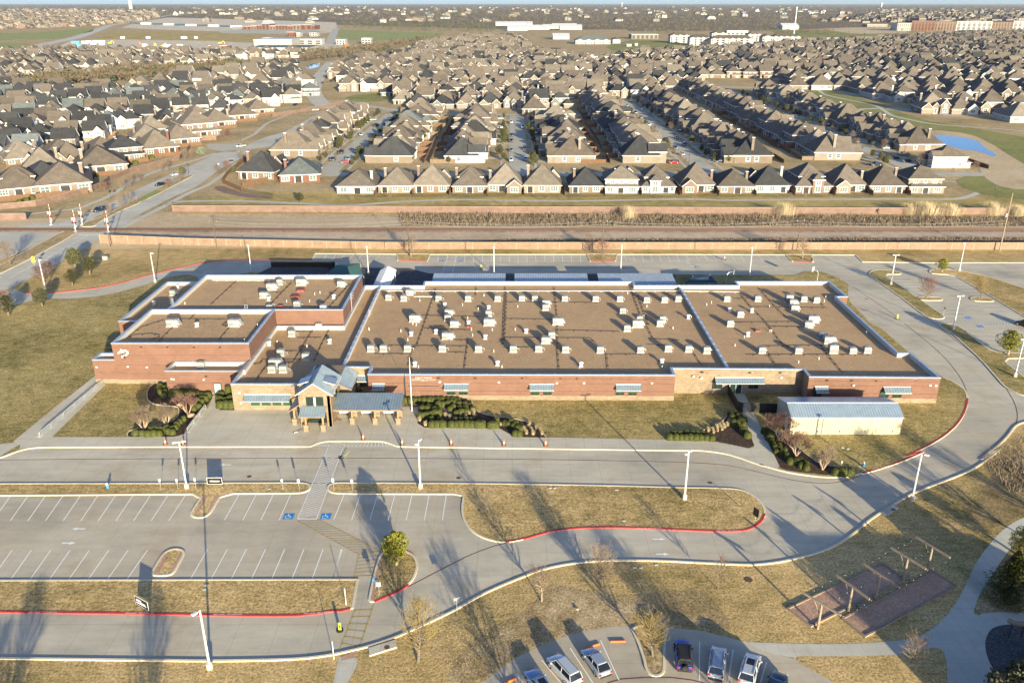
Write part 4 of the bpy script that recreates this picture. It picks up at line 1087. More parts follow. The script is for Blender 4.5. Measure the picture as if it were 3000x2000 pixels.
# caged roof ladders
def ladder(x, y, z0, z1, rz):
 b = MB(); c, s = math.cos(rz), math.sin(rz)
 P = lambda a, d, z: (x + a * c - d * s, y + a * s + d * c, z)
 for a in (-.25, .25):
  b.tube(P(a, 0, z0), P(a, 0, z1 + .9), .035, n=5)
 n = int((z1 - z0) / .3)
 for i in range(n):
  b.tube(P(-.25, 0, z0 + .3 * i + .15), P(.25, 0, z0 + .3 * i + .15), .02, n=4)
 for z in (z1 - .2, z1 + .35, z1 + .9):
  pts = [P(.36 * math.cos(t), .62 * math.sin(t), z) for t in [R_(i * 30) for i in range(7)]]
  b.path(pts, .025, 4)
 b.build("roof_ladder", M['galv'], school)
ladder(-35.3, 172.0, 4.4, 8.4, -PI / 2); ladder(-31.3, 170.5, 4.4, 5.2, -PI / 2); ladder(-73.0, 168.5, 4.6, 8.4, PI / 2); ladder(-56.0, 164.5, 7.6, 8.5, PI)
# ---- white metal shed with a blue-grey roof
shed = thing("storage_shed", "white ribbed metal shed with a blue grey gable roof on the right lawn", "shed", (0, 0, 0))
sx0, sx1, sy0, sy1, se, sp = 47.2, 65.9, 124.7, 132.3, 3.45, 4.75
ym = 127.5
b = MB()
b.face([(sx0, sy0, .1), (sx1, sy0, .1), (sx1, sy0, se), (sx0, sy0, se)]); b.face([(sx1, sy1, .1), (sx0, sy1, .1), (sx0, sy1, se), (sx1, sy1, se)])
for x, f in ((sx0, 1), (sx1, 0)):
 q = [(x, sy0, .1), (x, sy0, se), (x, ym, sp - .05), (x, sy1, se), (x, sy1, .1)]
 b.face(q if f else list(reversed(q)))
n = int((sx1 - sx0) / .5)
for i in range(n + 1):
 x = sx0 + (sx1 - sx0) * i / n
 b.box(x - .03, x + .03, sy0 - .05, sy0 - .003, .12, se - .05)
b.build("wall", M['shedwall'], shed)
b = MB()
slab(b, [(sx0 - .15, sy0 - .2, se - .02), (sx1 + .15, sy0 - .2, se - .02), (sx1 + .15, ym, sp), (sx0 - .15, ym, sp)]); slab(b, [(sx0 - .15, ym, sp), (sx1 + .15, ym, sp), (sx1 + .15, sy1 + .2, se - .02), (sx0 - .15, sy1 + .2, se - .02)])
ribs(b, (sx0, ym, sp), (sx1, ym, sp), (sx0, sy0 - .2, se - .02), (sx1, sy0 - .2, se - .02), 40, h=.03); ribs(b, (sx0, ym, sp), (sx1, ym, sp), (sx0, sy1 + .2, se - .02), (sx1, sy1 + .2, se - .02), 40, h=.03)
b.build("roof", [M['shedroof'], M['whitetrim']], shed)
b = MB(); b.box(sx0 - .15, sx1 + .15, ym - .12, ym + .12, sp + .01, sp + .06); b.build("ridge_cap", M['whitetrim'], shed)
b = MB(); b.box(sx0 + 5.35, sx0 + 5.47, sy0 - .14, sy0 - .06, .15, se); b.build("downpipe", M['shedwall'], shed)
b = MB(); b.box(sx0 - .06, sx0, 126.2, 127.3, .15, 2.3); b.build("door", M['whitetrim'], shed)
b = MB(); b.bbox(sx0 - .7, sx0 - .05, 127.9, 128.9, 1.2, 2.0, .05); b.build("wall_air_conditioner", M['acmetal'], shed)
for f in (.25, .45, .68, .93):
 x = sx0 + (sx1 - sx0) * f; b = MB(); b.box(x - .05, x + .05, sy0 - .1, sy0 - .06, .6, .9); b.build("vent", M['dark'], shed)
# ================================================================== ROOFTOP UNITS
def unit(kind):
 names = {'s': "small square rooftop air conditioner with a fan on top", 'L': "large rooftop air conditioner with an angled hood", 'M': "rooftop air conditioner with a side hood", 'T': "tall rooftop air conditioner", 'F': "flat rooftop cooler"}
 w, d, h = {'s': (1.35, 1.15, 1.3), 'L': (2.25, 1.35, 1.5), 'M': (1.75, 1.25, 1.3), 'T': (1.7, 1.4, 1.85), 'F': (1.2, .9, .5)}[kind]
 t = thing("rooftop_air_conditioner", names[kind], "air conditioner")
 b = MB(); b.bbox(-w / 2, w / 2, -d / 2, d / 2, .16, h, .05)
 b.box(-w / 2 - .1, w / 2 + .1, -d / 2 - .1, d / 2 + .1, 0, .16, 1)
 b.box(-w / 2 - .01, w / 2 + .01, -d / 2 - .01, d / 2 + .01, h * .62, h * .64, 1)
 if kind in 'LM':                    # sloping intake hood at the right
  b.ring([[(w / 2, -d / 2 + .12, .45), (w / 2 + .5, -d / 2 + .12, .4), (w / 2, -d / 2 + .12, h - .15)], [(w / 2, d / 2 - .12, .45), (w / 2 + .5, d / 2 - .12, .4), (w / 2, d / 2 - .12, h - .15)]], mi=0)
 b.build("casing", [M['acmetal'], M['galv']], t)
 g = MB()
 gx0, gx1 = (-w / 2 + .12, (w / 2 - .12) if kind in 'sT' else -.08)
 g.box(gx0, gx1, -d / 2 - .012, -d / 2 + .02, .32, h * .6)
 g.box(-w / 2 - .012, -w / 2 + .02, -d / 2 + .12, d / 2 - .12, .3, h * .6)
 g.build("grille", M['acdark'], t)
 lv = MB()
 z = .36
 while z < h * .58:
  lv.box(gx0, gx1, -d / 2 - .035, -d / 2 - .014, z, z + .045); z += .1
 lv.build("louvre", M['acmetal'], t)
 for fx in ((0,) if kind in 'sTF' else (-w * .22, w * .25)[:(2 if kind == 'L' else 1)]):
  f = MB(); r = min(.46, d * .38) if kind != 'F' else .3
  f.lathe([(r, h), (r, h + .09), (r * .86, h + .09)], 14, (fx, 0)); o = f.build("fan", M['acdark'], t)
  q = MB()
  for k_ in range(6):
   a = k_ * PI / 6; q.tube((fx - r * math.cos(a), -r * math.sin(a), h + .11), (fx + r * math.cos(a), r * math.sin(a), h + .11), .012, n=3)
  q.build("fan_guard", M['galv'], o)
 p = MB(); p.tube((w / 2, d * .3, .5), (w / 2 + .45, d * .3, .5), .05, n=5); p.tube((w / 2 + .45, d * .3, .5), (w / 2 + .45, d * .3, .05), .05, n=5); p.build("service_pipe", M['galv'], t)
 return Kind(t)
UN = {k: unit(k) for k in 'sLMTF'}
def units(RG, z, rowname, items):
 cnt = {}
 seq = {}
 for it in items: seq[it[2]] = seq.get(it[2], 0) + 1
 for px, py, k in items:
  cnt[k] = cnt.get(k, 0) + 1
  x, y = RG(px, py, z)
  desc = {'s': "small boxy air conditioner", 'L': "large hooded air conditioner", 'M': "mid-sized hooded unit", 'T': "tall air conditioner", 'F': "flat low cooler"}[k]
  lab = "%s, %s%s" % (desc, (ordn(cnt[k]) + " from left " if seq[k] > 1 else ""), rowname)
  UN[k].put((x, y + .5, z), RND.uniform(-.02, .02), lab, None, "rooftop air conditioners")
RND = random.Random(5)
units(S1, 7.5, "on the rear tall roof's back edge", [(1457, 318, 's'), (1605, 320, 'L'), (1880, 330, 'M')])
units(S1, 7.5, "left of the red hatches on the rear tall roof", [(1400, 352, 'L'), (1347, 408, 'M')])
units(S1, 7.5, "on the front edge of the rear tall roof", [(1383, 472, 'F'), (1575, 472, 's'), (1757, 497, 's')])
units(S1, 4.5, "on the narrow low roof at the far left", [(720, 393, 's'), (722, 448, 'F')])
units(S1, 7.6, "on the front tall roof", [(717, 605, 'L'), (1143, 605, 'L')])
units(S1, 4.0, "on the small brick wing's roof", [(912, 893, 's')])
units(S1, ZR, "below the tall brick walls on the connecting roof", [(1540, 673, 's'), (1727, 624, 's')])
units(S1, ZR, "in the cluster behind the office front", [(1402, 922, 's'), (1425, 882, 'L'), (1480, 922, 's'), (1463, 807, 's'), (1635, 834, 's')])
units(S2, ZR, "in the front row of the main roof", [(203, 778, 's'), (290, 778, 's'), (456, 778, 's'), (696, 778, 's'), (945, 780, 's'), (1185, 781, 's'), (1360, 779, 's'), (1545, 783, 's'), (1785, 786, 's'), (2062, 787, 's'), (2252, 777, 's'), (2393, 780, 's'), (2519, 789, 's')])
units(S2, ZR, "in the back row of the main roof", [(325, 422, 's'), (430, 429, 's'), (470, 388, 'M'), (670, 429, 's'), (873, 430, 's'), (1077, 430, 's'), (1244, 430, 's'), (1334, 430, 's'), (1540, 431, 's'), (1752, 431, 's'), (1920, 431, 's'), (2105, 438, 's'), (2227, 438, 's'), (2322, 431, 's')])
units(S2, ZR, "left in the main roof's middle", [(505, 572, 'L'), (740, 527, 'M'), (733, 565, 's'), (778, 607, 'M'), (732, 694, 'L')])
units(S2, ZR, "by the cluster left of the roof's centre", [(1015, 535, 's'), (1018, 597, 'L')])
units(S2, ZR, "right of the roof's central pipe run", [(1410, 462, 'M'), (1407, 492, 's'), (1492, 592, 'L'), (1450, 684, 's'), (1408, 720, 'M')])
units(S2, ZR, "in the cluster left of the divider", [(1940, 516, 's'), (2058, 550, 'F'), (2042, 608, 'L'), (1970, 637, 's'), (2195, 602, 's'), (2215, 574, 's')])
units(S3, ZR, "in the right roof's back row", [(305, 431, 's'), (518, 431, 's'), (735, 440, 'T'), (835, 433, 's'), (922, 439, 's'), (763, 458, 'M'), (772, 497, 'M')])
units(S3, ZR, "in the middle of the right roof", [(327, 603, 's'), (397, 539, 's'), (868, 612, 'M'), (900, 576, 'L'), (965, 690, 'M'), (1011, 722, 'L')])
units(S3, ZR, "in the right roof's front row", [(548, 791, 's'), (797, 793, 's'), (1037, 792, 'T'), (1172, 794, 's'), (1273, 789, 's')])
# mushroom exhaust fans
t = thing("exhaust_fan", "small round white exhaust fan on the roof", "exhaust fan")
b = MB(); b.box(-.38, .38, -.38, .38, 0, .25); b.build("kerb_base", M['galv'], t)
b = MB(); b.lathe([(.26, .25), (.3, .6), (.44, .64), (.46, .78), (.34, .92), (.1, .98)], 12); b.build("hood", M['whitetrim'], t)
KX = Kind(t)
def fans(RG, z, rowname, pts):
 for i, (px, py) in enumerate(pts):
  x, y = RG(px, py, z); KX.put((x, y + .3, z), 0, "round white exhaust fan%s %s" % (", " + ordn(i + 1) + " from left" if len(pts) > 1 else "", rowname), None, "exhaust fans on the roofs")
fans(S2, ZR, "near the front edge of the main roof", [(506, 880), (1076, 874), (1652, 882), (2210, 859)])
fans(S2, ZR, "across the middle of the main roof", [(481, 670), (652, 654), (712, 468), (876, 592), (992, 692), (1015, 487), (1273, 650)])
fans(S3, ZR, "on the left of the right roof", [(40, 552), (325, 502), (450, 672), (478, 507)])
fans(S1, ZR, "on the connecting roof", [(1383, 737), (1800, 722)])
fans(S1, 7.6, "between the two big units on the front tall roof", [(885, 608)])
fans(S1, 4.5, "on the narrow left roof", [(590, 455), (752, 340)])
fans(S1, 7.5, "on the rear tall roof", [(1380, 428), (1828, 412)])
# ================================================================== THE SUBURB
WALLC = {'white': ((.42, .412, .405), "white"), 'cream': ((.245, .212, .18), "cream brick"), 'tan': ((.19, .15, .118), "tan brick"), 'pink': ((.205, .138, .112), "pinkish brick"), 'red': ((.175, .085, .066), "red brick"), 'grey': ((.165, .16, .158), "grey stone"), 'beige': ((.215, .172, .138), "beige brick")}
ROOFC = {'brown': ((.152, .127, .105), "brown"), 'umber': ((.122, .103, .088), "dark brown"), 'taupe': ((.18, .155, .13), "taupe"), 'charcoal': ((.05, .051, .055), "charcoal"), 'slate': ((.12, .135, .138), "slate grey")}
for k_, (c, _) in WALLC.items():
 M['w_' + k_] = brick_mat('house_wall_' + k_, c, tuple(x * .86 for x in c), tuple(x * .95 for x in c), .6, .16, True, .02, .2)
for k_, (c, _) in ROOFC.items():
 M['r_' + k_] = shingle_mat('house_roof_' + k_, c)
M['hglass'] = plain('house_glass', (.10, .13, .13), .15, var=.35, scale=.9)
M['hdark'] = plain('painted_patio_shade', (.02, .02, .02), .6)  # black colour puts the shade of covered patios onto flat panels
M['gdoor'] = plain('garage_door_paint', (.16, .125, .095), .6)
M['fence'] = plain('cedar_fence', (.15, .085, .052), .9, var=.3, scale=1.5)
M['fencegrey'] = plain('grey_cedar_fence', (.19, .14, .10), .9, var=.3, scale=1.5)
def hip(b, x0, x1, y0, y1, ze, pitch, o=.45, mi=1):
 x0 -= o; x1 += o; y0 -= o; y1 += o; ze = ze - o * pitch * .5
 w, d = x1 - x0, y1 - y0; h = min(w, d) / 2; zr = ze + h * pitch
 if w <= d:
  A, B_ = ((x0 + x1) / 2, y0 + h, zr), ((x0 + x1) / 2, y1 - h + .001, zr)
  b.face([(x0, y0, ze), (x1, y0, ze), A], mi); b.face([(x1, y1, ze), (x0, y1, ze), B_], mi)
  b.face([(x1, y0, ze), (x1, y1, ze), B_, A], mi); b.face([(x0, y1, ze), (x0, y0, ze), A, B_], mi)
 else:
  A, B_ = (x0 + h, (y0 + y1) / 2, zr), (x1 - h, (y0 + y1) / 2, zr)
  b.face([(x0, y1, ze), (x0, y0, ze), A], mi); b.face([(x1, y0, ze), (x1, y1, ze), B_], mi)
  b.face([(x0, y0, ze), (x1, y0, ze), B_, A], mi); b.face([(x1, y1, ze), (x0, y1, ze), A, B_], mi)
 q = [(x0, y0), (x1, y0), (x1, y1), (x0, y1)]
 for i in range(4):
  p, r = q[i], q[(i + 1) % 4]; b.face([(*p, ze - .2), (*r, ze - .2), (*r, ze), (*p, ze)], 3)
 b.face([(x, y, ze - .2) for x, y in reversed(q)], 3)
def gable(b, wb, x0, x1, y0, y1, ze, pitch, ax, o=.35, mi=1):
 """ax 'y': ridge along y with a gable wall at y0 (and y1)"""
 sw = ax == 'x'
 P = (lambda u, v, z: (v, u, z)) if sw else (lambda u, v, z: (u, v, z))
 if sw: x0, x1, y0, y1 = y0, y1, x0, x1
 h = (x1 - x0) / 2; xm_ = (x0 + x1) / 2; zr = ze + h * pitch
 def F_(bb, pts, m):
  pts = [P(*p) for p in pts]
  bb.face(list(reversed(pts)) if sw else pts, m)
 F_(wb, [(x0, y0, ze), (x1, y0, ze), (xm_, y0, zr)], 0); F_(wb, [(x1, y1, ze), (x0, y1, ze), (xm_, y1, zr)], 0)
 ya, yb = y0 - .3, y1 + .3
 for s_ in (-1, 1):
  xe = xm_ + s_ * (h + o); z0 = ze - o * pitch + .1
  q = [(xe, ya, z0), (xe, yb, z0), (xm_, yb, zr + .1), (xm_, ya, zr + .1)]
  lo = [(x, y, z - .2) for x, y, z in q]
  if s_ < 0: q = q[::-1]; lo = lo[::-1]
  F_(b, q, mi); F_(b, lo[::-1], 3)
  for i in range(4): F_(b, [q[i], lo[i], lo[(i + 1) % 4], q[(i + 1) % 4]], 3)
# (x0,x1,y0,y1,eave,type,pitch); the street front looks to -y.  windows: (x, y, z, width, height, side)
VAR = [
 dict(v=[(-6.6, 6.6, -6, 9, 3.0, 'h', .86), (-6.3, -1.4, -8.6, -2, 3.05, 'y', .95), (1.2, 6.4, -8.2, -2, 2.85, 'y', .85)],
         w=[(-3.8, -8.6, .9, 1.9, 1.5, 0), (0, -6, .2, 1.2, 2.2, 0), (-4, 9, .8, 2.6, 1.7, 2), (.3, 9, .8, 1.7, 1.7, 2), (4.2, 9, .15, 2.4, 2.1, 3), (-6.6, 3, .9, 1.5, 1.4, 1), (6.6, 3, .9, 1.5, 1.4, -1), (6.6, -2, .9, 1.2, 1.4, -1)], g=(3.8, -8.2), c=(4.4, 3.5, 8.4)),
 dict(v=[(-6.2, 6.2, -5, 7, 5.5, 'h', .72), (.6, 6.3, -8.8, -4, 2.9, 'y', .8), (-6.0, -1.0, -6.4, -1, 5.6, 'y', .95), (-6.1, 2.0, 6.5, 9.4, 2.8, 'h', .6)],
         w=[(-3.5, -6.4, .9, 2.2, 1.6, 0), (-3.5, -6.4, 3.6, 1.7, 1.4, 0), (3, -5, 3.7, 1.7, 1.3, 0), (-3, 9.4, .8, 2.6, 1.6, 2), (4, 7, .8, 2.0, 1.7, 2), (-3.5, 7, 3.6, 1.8, 1.3, 2), (2.5, 7, 3.6, 1.8, 1.3, 2), (-6.2, 2, 3.6, 1.3, 1.3, 1), (-6.2, 1, .9, 1.3, 1.4, 1), (6.2, 2, 3.6, 1.3, 1.3, -1), (6.2, 3, .9, 1.3, 1.4, -1)], g=(3.5, -8.8), c=None),
 dict(v=[(-7, 7, -7, 10, 3.0, 'h', .66), (-5.8, -.6, -9.6, -4, 3.0, 'y', .9), (2.2, 7.2, -9.0, -3, 2.9, 'h', .75)],
         w=[(-3.2, -9.6, .9, 2.2, 1.6, 0), (.8, -7, .2, 1.2, 2.2, 0), (-5, 10, .8, 2.6, 1.6, 2), (-.5, 10, .15, 2.8, 2.1, 3), (4.5, 10, .8, 2.2, 1.6, 2), (-7, 4, .9, 1.5, 1.3, 1), (-7, -2, .9, 1.5, 1.3, 1), (7, 4, .9, 1.5, 1.3, -1), (7, -1, .9, 1.2, 1.3, -1)], g=(4.7, -9.0), c=(-5, 4, 7.2)),
 dict(v=[(-6.6, 6.6, -3, 9, 2.95, 'h', .8), (-4.6, 5.0, -3.6, 4.5, 5.6, 'h', .7), (1.3, 6.8, -9.4, -2, 2.85, 'h', .8), (-5.8, -1.2, -6, -2, 3.6, 'y', 1.0)],
         w=[(-3.5, -6, .9, 2.0, 1.7, 0), (0, -3.6, 3.7, 1.7, 1.3, 0), (0, -3, .2, 1.1, 2.1, 0), (-4.2, 9, .8, 2.4, 1.7, 2), (0, 9, .15, 2.6, 2.1, 3), (4.4, 9, .8, 2.0, 1.6, 2), (0, 4.5, 4.0, 1.7, 1.1, 2), (-6.6, 3, .9, 1.4, 1.4, 1), (6.6, 3, .9, 1.4, 1.4, -1)], g=(4.0, -9.4), c=(-5.2, 2, 8.4)),
 dict(v=[(-5.6, 5.6, -6, 6.5, 5.7, 'x', .78), (-5.2, -.4, -8.2, -3, 5.75, 'y', 1.0), (1.2, 5.4, -7.6, -4, 3.0, 'y', .9), (-5.5, 3, 6, 9, 2.8, 'h', .6)],
         w=[(-2.8, -8.2, .9, 2.0, 1.7, 0), (-2.8, -8.2, 3.7, 1.7, 1.5, 0), (2.8, -6, 3.8, 1.7, 1.3, 0), (-2.5, 9, .8, 2.4, 1.7, 2), (3.5, 6.5, .2, 2.2, 2.1, 2), (-2.6, 6.5, 3.8, 1.7, 1.3, 2), (2.4, 6.5, 3.8, 1.7, 1.3, 2), (-5.6, 2, 3.8, 1.2, 1.4, 1), (-5.6, -1, .9, 1.2, 1.5, 1), (5.6, 2, 3.8, 1.2, 1.4, -1), (5.6, -2, 3.8, 1.2, 1.4, -1), (5.6, 1, .9, 1.2, 1.5, -1)], g=(3.3, -7.6), c=None),
 dict(v=[(-6.8, 6.8, -5, 8.5, 3.1, 'h', .92), (-6.4, -2.2, -7.4, -1, 4.4, 'y', 1.15), (-2.0, 1.2, -6.4, -1, 3.4, 'y', 1.2), (1.6, 6.6, -8.4, -1, 2.9, 'y', .95)],
         w=[(-4.3, -7.4, .9, 2.0, 1.7, 0), (-4.3, -7.4, 3.5, 1.1, 1.2, 0), (-.4, -6.4, .2, 1.2, 2.3, 0), (-4.4, 8.5, .8, 2.6, 1.8, 2), (.2, 8.5, .8, 1.9, 1.8, 2), (4.4, 8.5, .15, 2.4, 2.2, 3), (-6.8, 3, .9, 1.4, 1.4, 1), (6.8, 3, .9, 1.4, 1.4, -1), (6.8, 0, .9, 1.4, 1.4, -1)], g=(4.1, -8.4), c=(5.2, 1.5, 8.8)),
 dict(v=[(-6.4, 6.4, -6, 8, 5.4, 'h', .62), (-6.2, -1.5, -8, -3, 5.5, 'y', .9), (1.4, 6.5, -9, -3, 2.95, 'y', .8), (-6.6, 6.6, 7.5, 10, 2.85, 'h', .55)],
         w=[(-3.8, -8, .9, 2.0, 1.6, 0), (-3.8, -8, 3.5, 1.7, 1.4, 0), (3.6, -6, 3.9, 1.7, 1.1, 0), (-4, 10, .8, 2.6, 1.6, 2), (.5, 10, .15, 2.6, 2.0, 3), (4.6, 10, .8, 2.0, 1.6, 2), (-3.6, 8, 3.6, 1.8, 1.2, 2), (0, 8, 3.6, 1.2, 1.2, 2), (3.6, 8, 3.6, 1.8, 1.2, 2), (-6.4, 0, 3.6, 1.3, 1.3, 1), (-6.4, 5, .9, 1.3, 1.4, 1), (6.4, 4, 3.6, 1.3, 1.3, -1), (6.4, 1, .9, 1.3, 1.4, -1), (6.4, -2, 3.6, 1.3, 1.3, -1)], g=(4.0, -9), c=(2.0, 2, 8.2)),
 dict(v=[(-6.5, 6.5, -8, 7, 3.0, 'h', 1.0), (-6.3, -.8, 5, 10.2, 2.95, 'y', .8), (1, 6.4, -10, -4, 2.9, 'y', .9)],
         w=[(-3.6, 10.2, .8, 2.8, 1.7, 2), (-3.6, -8, .9, 2.0, 1.6, 0), (1.2, 7, .15, 2.6, 2.2, 3), (4.6, 7, .8, 2.2, 1.7, 2), (-6.5, 1, .9, 1.4, 1.4, 1), (6.5, 2, .9, 1.4, 1.4, -1), (6.5, -3, .9, 1.4, 1.4, -1)], g=(3.7, -10), c=(5.6, 3, 7.4)),
 dict(v=[(-6.6, 6.6, -6, 9.4, 2.9, 'h', .72), (-5.0, 4.4, -6.2, 5.0, 5.7, 'h', .78), (-3.4, .6, 4.5, 9.9, 5.3, 'h', .7), (1.2, 6.5, -9.5, -3, 2.9, 'y', .85)],
         w=[(-1.4, 9.9, .7, 1.9, 1.9, 2), (-1.4, 9.9, 3.2, 1.9, 1.5, 2), (-5, 9.4, .8, 1.7, 1.7, 2), (2.8, 9.4, .15, 2.5, 2.1, 3), (5.4, 9.4, .8, 1.4, 1.7, 2), (-2.5, -6.2, .9, 2.0, 1.6, 0), (-2.5, -6.2, 3.7, 1.7, 1.3, 0), (-5, 0, 3.8, 1.4, 1.3, 1), (4.4, 0, 3.8, 1.4, 1.3, -1), (6.6, 2, .9, 1.4, 1.4, -1)], g=(3.9, -9.5), c=None),
]
def house_geo(var, parts=True):
 """wall, roof, details (all as MBs); material slots 0 wall 1 roof 2 glass 3 trim 4 garage"""
 V = VAR[var]
 wb, rb = MB(), MB()
 for (x0, x1, y0, y1, ze, ty, pi_) in V['v']:
  q = [(x0, y0), (x1, y0), (x1, y1), (x0, y1)]
  for i in range(4):
   p, r = q[i], q[(i + 1) % 4]
   wb.face([(*p, -.1), (*r, -.1), (*r, ze), (*p, ze)], 0)
  if ty == 'h': hip(rb, x0, x1, y0, y1, ze, pi_)
  else: gable(rb, wb, x0, x1, y0, y1, ze, pi_, ty)
 return wb, rb
def win_mb(b, x, y, z, w, h, side, big=True):
 """side 0: front, 2: back, 1/-1: the side walls, 3: dark covered patio with posts"""
 def P(u, d, v):                       # u along wall, d outward
  if side == 0: return (x + u, y - d, v)
  if side in (2, 3): return (x - u, y + d, v)
  if side == 1: return (x - d, y - u, v)
  return (x + d, y + u, v)
 def quad(u0, u1, v0, v1, d, mi): b.face([P(u0, d, v0), P(u1, d, v0), P(u1, d, v1), P(u0, d, v1)], mi)
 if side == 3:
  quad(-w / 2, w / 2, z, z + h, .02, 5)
  for u in (-w / 2, w / 2 - .25):
   c = [P(u, .02, z - .1), P(u + .25, .02, z - .1), P(u + .25, .3, z - .1), P(u, .3, z - .1)]
   b.ring([c, [(p[0], p[1], z + h + .1) for p in c]], False, True, 3)
  return
 quad(-w / 2 - .1, w / 2 + .1, z - .1, z + h + .1, .03, 3)
 n = max(1, round(w / .95))
 for i in range(n):
  a = -w / 2 + w * i / n + .05; c = -w / 2 + w * (i + 1) / n - .05
  quad(a, c, z + .05, z + h / 2 - .03, .05, 2); quad(a, c, z + h / 2 + .03, z + h - .05, .05, 2)
 s = [P(-w / 2 - .15, 0, z - .2), P(w / 2 + .15, 0, z - .2), P(w / 2 + .15, .14, z - .2), P(-w / 2 - .15, .14, z - .2)]
 b.ring([s, [(p[0], p[1], z - .1) for p in s]], False, True, 3)
def garage_mb(b, g):
 x, y = g
 b.box(x - 2.5, x + 2.5, y - .04, y - .005, 0, 2.25, 4)
 for i in range(1, 4): b.box(x - 2.45, x + 2.45, y - .06, y - .042, i * .56 - .02, i * .56 + .02, 3)
 b.box(x - 2.62, x + 2.62, y - .07, y - .008, 2.26, 2.4, 3)
def chimney_mb(b, c):
 x, y, z = c
 b.box(x - .45, x + .45, y - .45, y + .45, 0, z, 0); b.box(x - .55, x + .55, y - .55, y + .55, z + .002, z + .16, 3)
def slots(me):
 return [M['w_tan'], M['r_brown'], M['hglass'], M['whitetrim'], M['gdoor'], M['hdark']]
def mk(b, name):
 me = bpy.data.meshes.new(name); me.from_pydata(b.v, [], b.f)
 for m in slots(me): me.materials.append(m)
 me.polygons.foreach_set("material_index", b.m); me.update()
 return me
HM = []
for i in range(len(VAR)):
 wb, rb = house_geo(i)
 d = {'wall': mk(wb, "wall"), 'roof': mk(rb, "roof"), 'win': []}
 full = MB()
 for w_ in VAR[i]['w']:
  x, y, z, w, h, side = w_
  q = MB(); win_mb(q, 0, 0, z, w, h, side); d['win'].append((mk(q, "window"), (x, y, 0), side))
  win_mb(full, *w_)
 q = MB(); garage_mb(q, VAR[i]['g']); d['garage'] = mk(q, "garage_door"); garage_mb(full, VAR[i]['g'])
 if VAR[i]['c']:
  q = MB(); chimney_mb(q, VAR[i]['c']); d['chimney'] = mk(q, "chimney"); chimney_mb(full, VAR[i]['c'])
 for s_ in (wb, rb):
  for f, m in zip(s_.f, s_.m): full.face([s_.v[k] for k in f], m)
 d['full'] = mk(full, "house")
 HM.append(d)
def setm(o, wall, roof):
 for i, k in ((0, 'w_' + wall), (1, 'r_' + roof)):
  o.material_slots[i].link = 'OBJECT'; o.material_slots[i].material = M[k]
HOUSES = []                                # (x, y, rz, var, wall, roof, label, group, mirror)
def hsz(v): return 8.0
def add_house(x, y, rz, var, wall, roof, label, group, mirror=False, sc_=1.0, mind=12.5):
 for h in HOUSES:
  if abs(h[0] - x) < mind and abs(h[1] - y) < mind and math.hypot(h[0] - x, h[1] - y) < mind: return False
 HOUSES.append((x, y, rz, var, wall, roof, label, group, mirror, sc_)); return True
rh = random.Random(11)
def pick(ws, rs):
 return rh.choice(ws), rh.choice(rs)
WS = ['tan', 'tan', 'cream', 'beige', 'pink', 'cream', 'beige', 'white', 'grey']
RS = ['brown', 'brown', 'umber', 'taupe', 'taupe', 'brown', 'umber', 'charcoal']
# --- the front row along the trail: each house by hand (x of the house in the photo, kind, wall, roof, back-garden extra)
ROW1 = [(1045, 2, 'white', 'umber'), (1160, 0, 'cream', 'taupe'), (1263, 5, 'pink', 'taupe'), (1375, 3, 'tan', 'umber'), (1480, 7, 'beige', 'taupe'), (1590, 5, 'cream', 'taupe'), (1717, 0, 'tan', 'charcoal'), (1823, 6, 'white', 'taupe'), (1930, 8, 'white', 'umber'),
  (2047, 7, 'pink', 'umber'), (2155, 2, 'tan', 'umber'), (2262, 5, 'white', 'charcoal'), (2380, 8, 'pink', 'umber'), (2495, 7, 'cream', 'umber'), (2600, 0, 'beige', 'umber'), (2712, 6, 'cream', 'brown')]
for i, (px, v, w, r) in enumerate(ROW1):
 x, y = PX(px, 567)
 add_house(x, y + 9.8, PI + rh.uniform(-.02, .02), v, w, r, "%s, %s roofed house, %s from left along the park trail" % (WALLC[w][1], ROOFC[r][1], ordn(i + 1)), "houses along the park trail", rh.random() < .5, rh.uniform(.98, 1.06), 9)
x, y = L2(2050, 560); add_house(x + 6, y + 7, PI * .96, 5, 'pink', 'charcoal', "brick house with charcoal roof beside the curved wooden fence and arterial", "houses along the park trail", False, 1.15)
x, y = PX(870, 530); add_house(x, y + 8, PI * 1.06, 2, 'red', 'slate', "red brick house with blue grey roof left of the trail row", "houses along the park trail", True, 1.15)
# --- four streets running away from the camera
def column(nm, X, y0, y1, step, rz, ws=WS, rs=RS, grp="houses along the streets running away"):
 k = 0; y = y0
 while y < y1:
  k += 1
  w, r = pick(ws, rs)
  add_house(X + rh.uniform(-.8, .8), y, rz + rh.uniform(-.03, .03), rh.choice((0, 2, 3, 5, 7, 8, 3, 5, 6, 1)) if k > 1 else rh.choice((0, 2, 5)), w, r, "%s, %s roofed house, %s from near end, %s" % (WALLC[w][1], ROOFC[r][1], ordn(k), nm), grp, rh.random() < .5, rh.uniform(1.15, 1.3), 13.5)
  y += step * rh.uniform(.95, 1.06)
ST = (-80.0, 3.0, 85.5, 178.0)
column("left side of leftmost street", -103, 408, 560, 17.5, PI / 2)
column("right side of leftmost street", -57, 392, 560, 17.5, -PI / 2, WS, RS + ['charcoal', 'slate'])
column("left side of second street", -21, 392, 545, 17.5, PI / 2, WS, RS + ['charcoal'])
column("right side of second street", 26, 392, 548, 17.5, -PI / 2, WS + ['pink'], RS + ['charcoal'])
column("left side of third street", 62, 392, 640, 17.5, PI / 2)
column("right side of third street", 109, 392, 690, 17.5, -PI / 2)
column("left side of fourth street", 152, 400, 735, 17.5, PI / 2, ['tan', 'beige', 'cream', 'grey'], ['umber', 'brown', 'taupe'])
